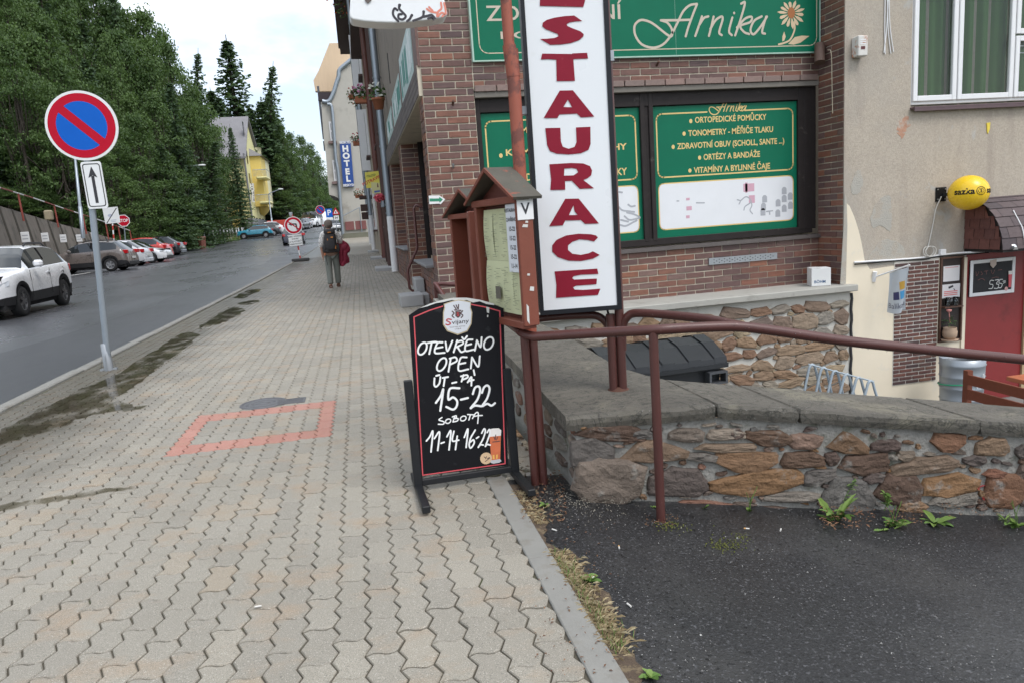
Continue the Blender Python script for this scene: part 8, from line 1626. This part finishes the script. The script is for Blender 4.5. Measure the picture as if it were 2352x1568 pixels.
puff(.15, .10, .26, (0, -.20, 1.15), m_bag, 'main_bag'); puff(.12, .055, .15, (0, -.29, 1.09), m_bag, 'front_pocket'); puff(.14, .11, .07, (0, -.20, 1.40), m_bag, 'top_lid'); puff(.045, .07, .10, (-.165, -.18, .98), m_bag, 'side_pocket'); puff(.045, .07, .10, (.165, -.18, .98), m_bag, 'side_pocket'); puff(.17, .1, .05, (0, -.17, .93), m_bag, 'hip_belt')
obj('orange_detail', MB().cbox((-.05, -.318, 1.37), (.03, -.30, 1.395), .004).cbox((.01, -.35, 1.24), (.075, -.335, 1.275), .004).cbox((.09, -.32, .97), (.12, -.30, 1.05), .004).cbox((-.08, -.345, 1.19), (-.06, -.335, 1.23), .003), m_org, rk_, kind='stuff')
for s_ in (-1, 1): obj('shoulder_strap', MB().tube(spl([(s_ * .09, -.12, 1.40), (s_ * .11, -.02, 1.46), (s_ * .12, .10, 1.40), (s_ * .13, .13, 1.25), (s_ * .15, .05, 1.05)], 5), .02, 6), m_bag, rk_)
obj('loose_strap', MB().tube([(-.13, -.22, .92), (-.15, -.22, .75), (-.13, -.23, .58)], .008, 5).tube([(.15, -.2, .95), (.16, -.2, .78), (.13, -.21, .72)], .01, 5), m_bag, rk_)
obj('bottle', MB().cyl((-.165, -.2, .82), (-.165, -.18, .95), .032, 10), M('orange_bottle', (.4, .13, .05), .5), rk_)
jk = thing('jacket', 'dark red jacket carried over the walker\'s right arm', 'jacket', pe_.location + Vector((0, 0, 0)), radians(4)); m_jk = M('crimson_cloth', (.21, .012, .035), .75, .15, 5, 20, .5, .02)
ctrl = [[(.16, .14, 1.15), (.25, .19, 1.22), (.34, .16, 1.12), (.36, .10, 1.02)], [(.18, .04, .98), (.28, .05, 1.04), (.42, .06, .98), (.46, .10, .94)], [(.17, .03, .80), (.26, .02, .84), (.36, .05, .82), (.37, .12, .80)], [(.17, .04, .60), (.27, .03, .60), (.37, .06, .63), (.42, .12, .66)], [(.18, .06, .52), (.28, .05, .53), (.36, .08, .58), (.40, .14, .60)]]
NU, NV = 18, 22; rows_ = [[Vector(p) for p in spl([Vector(q) for q in r_], 6)] for r_ in ctrl]; cols = []
for c_ in range(len(rows_[0])): cols.append(spl([r_[c_] for r_ in rows_], 5))
jm = MB(); nu, nv = len(cols), len(cols[0]); jm.add([tuple(cols[i_][j_] + Vector((.018 * sin(j_ * .8 + i_), .03 * sin(i_ * 1.1) * (j_ / nv) + .014 * sin(i_ * .9 + j_ * .7), .012 * sin(i_ * 1.3)))) for i_ in range(nu) for j_ in range(nv)], [(i_ * nv + j_, (i_ + 1) * nv + j_, (i_ + 1) * nv + j_ + 1, i_ * nv + j_ + 1) for i_ in range(nu - 1) for j_ in range(nv - 1)], 0, True)
jo = obj('cloth', jm, m_jk, jk); sd_ = jo.modifiers.new('s', 'SOLIDIFY'); sd_.thickness = .05; sd_.offset = 0; sb2 = jo.modifiers.new('ss', 'SUBSURF'); sb2.levels = 1; sb2.render_levels = 1
obj('sleeve', MB().tube(spl([(.30, .10, 1.12), (.40, .10, 1.04), (.43, .10, .92), (.40, .10, .86)], 5), [.05] * 16, 8), m_jk, jk)

# ================================================================== WEEDS, DRY GRASS, LITTER BY THE PATH
m_weed = M_pieces('weed_leaf', [(0, (.085, .165, .03)), (.6, (.12, .21, .045)), (1, (.17, .25, .06))], .6, True, bst=0); m_weed.node_tree.nodes['Principled BSDF'].inputs['Specular IOR Level'].default_value = .3
m_dry = M_pieces('dry_grass', [(0, (.24, .17, .085)), (.5, (.42, .33, .19)), (1, (.58, .49, .31))], .85, True, bst=0); m_dead = M_pieces('dead_leaf', [(0, (.10, .045, .025)), (.5, (.17, .085, .045)), (1, (.26, .15, .08))], .85, True, bst=0)
def leafblade(mb, p, a, ln, w, lift, lobes=0, curl=1.2):
    d = Vector((cos(a), sin(a), 0)); s_ = Vector((-sin(a), cos(a), 0)); n_ = 7; L_, R_ = [], []
    for k in range(n_ + 1):
        f = k / n_; ww = w * (sin(pi * min(1, f * .92 + .08)) ** .7) * (1 - .35 * lobes * (k % 2)); c = p + d * ln * f * cos(lift * (1 - f * .4)) + Vector((0, 0, ln * (sin(lift) * f - curl * .35 * f * f))); L_.append(c + s_ * ww + Vector((0, 0, ww * .35))); R_.append(c - s_ * ww + Vector((0, 0, ww * .35))); 
    mids = [(L_[k] + R_[k]) / 2 - Vector((0, 0, .3 * (L_[k] - R_[k]).length)) for k in range(n_ + 1)]; b = len(mb.v); mb.add([q for k in range(n_ + 1) for q in (L_[k], mids[k], R_[k])], [(3 * k, 3 * k + 3, 3 * k + 4, 3 * k + 1) for k in range(n_)] + [(3 * k + 1, 3 * k + 4, 3 * k + 5, 3 * k + 2) for k in range(n_)])
def weed(name, label, u, v, n_, ln, w, lobes, seed, lift=(.4, 1.2), stem=False, mat=None, at=None):
    p = at or G(u, v, 0); z = zp(p.x); q = G(u, v, z) if not at else at; rr = random.Random(seed); t = thing(name, label, 'weed', (q.x, q.y, zp(q.x))); mb = MB()
    for k in range(n_): leafblade(mb, Vector((rr.gauss(0, ln * .12), rr.gauss(0, ln * .06), .0)), rr.uniform(0, 6.28), ln * rr.uniform(.3, 1.1), w * rr.uniform(.7, 1.5), rr.uniform(*lift), lobes, rr.uniform(.5, 1.6))
    obj('leaves', mb, mat or m_weed, t)
    if stem:
        s_ = MB(); 
        for k in range(3): s_.tube(spl([(0, 0, 0), (rr.uniform(-.02, .02), rr.uniform(-.01, .0), .06), (rr.uniform(-.05, .05), rr.uniform(-.01, .0), rr.uniform(.1, .15))], 4), .0016, 5)
        obj('stems', s_, m_weed, t)
    return t
weed('dandelion_weed', 'upright green weed clump at the wall foot right of the railing post', 1925, 1178, 12, .155, .014, .5, 1, (.6, 1.4))
weed('dandelion_weed', 'weed with toothed leaves in the middle of the wall foot', 2050, 1190, 9, .125, .012, .9, 2, (.3, 1.3), True)
weed('plantain_weed', 'flat leafed bright green weed at the wall foot', 2145, 1180, 9, .095, .016, .2, 3, (.2, .9))
weed('thistle_weed', 'leafy green weed at the right edge by the round stone', 2335, 1180, 12, .11, .014, .8, 4, (.3, 1.2), True)
weed('tiny_weed', 'tiny weed sprouting beside the steel railing post', 1620, 1160, 5, .03, .007, .2, 5)
weed('tiny_weed', 'tiny weed left of the steel railing post foot', 1500, 1160, 4, .025, .006, .2, 15)
weed('small_weed', 'small thin weed low on the wall right of the post', 1722, 1165, 5, .05, .006, .3, 6, (.8, 1.4), True)
weed('yellow_green_weed', 'pale yellow green weed by the foot of the pavement board', 1253, 1165, 6, .075, .010, .9, 7, (.9, 1.4))
weed('dandelion_weed', 'drooping weed lying on the asphalt before the wall', 2030, 1200, 5, .06, .01, .8, 8, (.05, .3))
weed('clover_weed', 'round leafed green weed in the dry grass by the edging', 1345, 1335, 22, .055, .014, .1, 9, (.2, 1.2))
weed('clover_weed', 'low green weed in the dry grass near the bottom of the path', 1495, 1555, 9, .045, .009, .3, 10, (.2, 1.0))
def stemweed(name, label, p, h, n_, lf, seed, mat, lean=0.0):
    rr = random.Random(seed); t = thing(name, label, 'weed', p); mb = MB(); st = MB()
    for q in range(n_):
        pts = spl([(rr.uniform(-.01, .01), rr.uniform(-.01, .01), 0), (lean * .3 + rr.uniform(-.02, .02), -.01, h * .5), (lean + rr.uniform(-.03, .03), -.015, h * rr.uniform(.8, 1.1))], 6); st.tube(pts, .0013, 5)
        for k in range(3, len(pts)): 
            for e in range(2): leafblade(mb, pts[k], rr.uniform(0, 6.28), lf * rr.uniform(.6, 1.2), lf * .17, rr.uniform(.1, .9), .2)
    obj('leaves', mb, mat, t); obj('stems', st, mat, t)
stemweed('red_weed', 'red leaved weed stem on the right end of the wall', G(2250, 1158, -.27), .14, 1, .042, 12, M_pieces('red_leaf', [(0, (.26, .02, .03)), (1, (.38, .05, .05))], .6, True, bst=0), -.02)
stemweed('leafy_weed', 'taller leafy weed stalk rising from the middle weed clump', G(2035, 1172, -.22), .12, 2, .03, 13, m_weed, -.03)
stemweed('leafy_weed', 'leaning weed stalk above the left weed clump at the wall foot', G(1935, 1165, -.2), .15, 1, .032, 16, m_weed, .07)
weed('wall_weed', 'thin feathery weed growing out of the upper wall at right', 2270, 1080, 12, .06, .003, .2, 14, (.5, 1.4), at=Vector((3.06, 2.86, -.12)) + Vector((0, -.02, .0)))
dg = MB(); gg = MB(); dl = MB(); rd2 = random.Random(17)
so_ = []; 
for k in range(60): y = 1.3 + k * .037; so_.append((.638, y, .705 + .03 * sin(y * 6) + .025 * sin(y * 17 + 1) + rd2.uniform(-.012, .012)))
sm2 = MB()
for (a, y0, b), (c, y1, d) in zip(so_, so_[1:]): sm2.add([(a, y0, -.001), (b, y0, zp(b) + .003), (d, y1, zp(d) + .003), (c, y1, -.001)], [(0, 1, 2, 3)])
struct('verge_soil', sm2, M('brown_soil', (.075, .052, .034), .95, .4, 30, 90, .9, .008, coord='World', dirt=((.16, .12, .07), 25, .52, .62)))
for k in range(3600):
    y = 1.45 + rd2.random() * 1.9; x = .642 + abs(rd2.gauss(0, .034)); dens = max(0, .45 + .6 * sin(y * 5.2 + 2.2) + .35 * sin(y * 13))
    if x > .745 + .02 * sin(y * 17) or rd2.random() > dens: continue
    z = zp(x); a = rd2.uniform(0, 6.28); l_ = rd2.uniform(.012, .055); d = Vector((cos(a) * l_, sin(a) * l_, rd2.uniform(-.002, .014))); p = Vector((x, y, z + .004 + rd2.random() * .008)); s_ = Vector((-sin(a), cos(a), 0)) * .00045
    dg.add([p - s_, p + s_, p + d * .6 + Vector((0, 0, .006)) + s_ * .6, p + d - Vector((0, 0, .003))], [(0, 1, 2, 3)])
    if k % 3 == 0 and sin(y * 3.1 + .6) > -.2: gg.add([p - s_ * 3, p + s_ * 3, p + d * .4 + Vector((0, 0, l_ * .6))], [(0, 1, 2)])
tag(obj('dry_grass', dg, m_dry, kind='stuff'), 'matted dry straw coloured grass along the edging slabs', 'grass'); tag(obj('green_grass', gg, m_weed, kind='stuff'), 'short green grass blades among the dry grass', 'grass')
def litter(u0, u1, v0, v1, n_, s0, s1):
    for k in range(n_):
        u, v = rd2.uniform(u0, u1), rd2.uniform(v0, v1); p = G(u, v, 0)
        if p.x > .66: p = G(u, v, zp(p.x))
        p.z += .004 + rd2.random() * .008; a = rd2.uniform(0, 6.28); s_ = rd2.uniform(s0, s1); d = Vector((cos(a), sin(a), rd2.uniform(-.3, .3))) * s_; e = Vector((-sin(a), cos(a), rd2.uniform(-.3, .3))) * s_ * .45; dl.add([p - d, p - e + Vector((0, 0, .003)), p + d, p + e + Vector((0, 0, .003))], [(0, 1, 2, 3)])
litter(1195, 1300, 1080, 1200, 260, .004, .013); litter(1195, 1235, 900, 1080, 60, .006, .016); litter(1880, 2010, 1165, 1215, 130, .004, .014); litter(2030, 2120, 1170, 1205, 60, .004, .01); litter(2150, 2330, 1155, 1190, 80, .003, .008); litter(1480, 1560, 1185, 1210, 60, .003, .007); litter(1230, 1420, 1200, 1560, 150, .003, .008)
tag(obj('leaf_litter', dl, m_dead, kind='stuff'), 'brown dead leaves and bits gathered at the wall foot', 'leaves')
sd3 = MB()
for k in range(900):
    u, v = rd2.gauss(1330, 70), rd2.gauss(1135, 28); p = G(u, v, -.02); r = rd2.uniform(.001, .004); sd3.add([(p.x + r, p.y, p.z + .008), (p.x - r * .5, p.y + r, p.z + .008), (p.x - r * .5, p.y - r, p.z + .008), (p.x, p.y, p.z + .008 + r)], [(0, 1, 3), (1, 2, 3), (2, 0, 3)])
tag(obj('sand_crumbs', sd3, M_pieces('sand_grain', [(0, (.20, .18, .14)), (1, (.36, .33, .27))], .9, True, bst=0), kind='stuff'), 'crumbled mortar and sand at the corner of the low wall', 'sand')
ms_ = MB()
for cx_, cy_, n_ in ((1540, 1200, 90), (1700, 1205, 60), (1660, 1235, 120), (1740, 1180, 110)):
    for k in range(n_): p = G(cx_ + rd2.gauss(0, 22), cy_ + rd2.gauss(0, 8), -.06); p.z = zp(p.x); r = rd2.uniform(.002, .006); ms_.add([(p.x + r, p.y, p.z), (p.x - r * .5, p.y + r, p.z), (p.x - r * .5, p.y - r, p.z), (p.x, p.y, p.z + r * .9)], [(0, 1, 3), (1, 2, 3), (2, 0, 3)])
tag(obj('moss', ms_, M_pieces('moss_green', [(0, (.07, .085, .015)), (1, (.15, .15, .03))], .95, True, bst=0), kind='stuff'), 'olive moss patches on the asphalt near the railing post', 'moss')
m_butt = M_flat('butt_white', (.62, .60, .56)); m_filt = M_flat('butt_filter', (.55, .30, .10))
for k, (u, v, lb) in enumerate(((593, 1393, 'white cigarette end lying on the grey pavers'), (1422, 1257, 'orange cigarette end on the asphalt below the sign post'), (1715, 1214, 'orange cigarette end left of the pale one by the wall'), (1793, 1217, 'pale cigarette end on the asphalt in front of the wall'), (1273, 1217, 'white paper scrap in the dry grass beside the edging'), (1365, 1325, 'pale cigarette end in the grass near the round leafed weed'), (1445, 1390, 'pale cigarette end at the inner grass edge lower down'))):
    p = G(u, v, 0); z = .004 if p.x < .64 else zp(p.x) + .004; p = G(u, v, z); a = (k * 1.3) % 3; d = Vector((cos(a), sin(a), 0)) * .012; t = thing('cigarette_end', lb, 'litter', (p.x, p.y, z + .003)); obj('paper', MB().cyl(-d, d * .3, .0034, 8), m_butt, t); obj('filter', MB().cyl(d * .3, d, .0036, 8), m_filt if k in (1, 2) else m_butt, t)
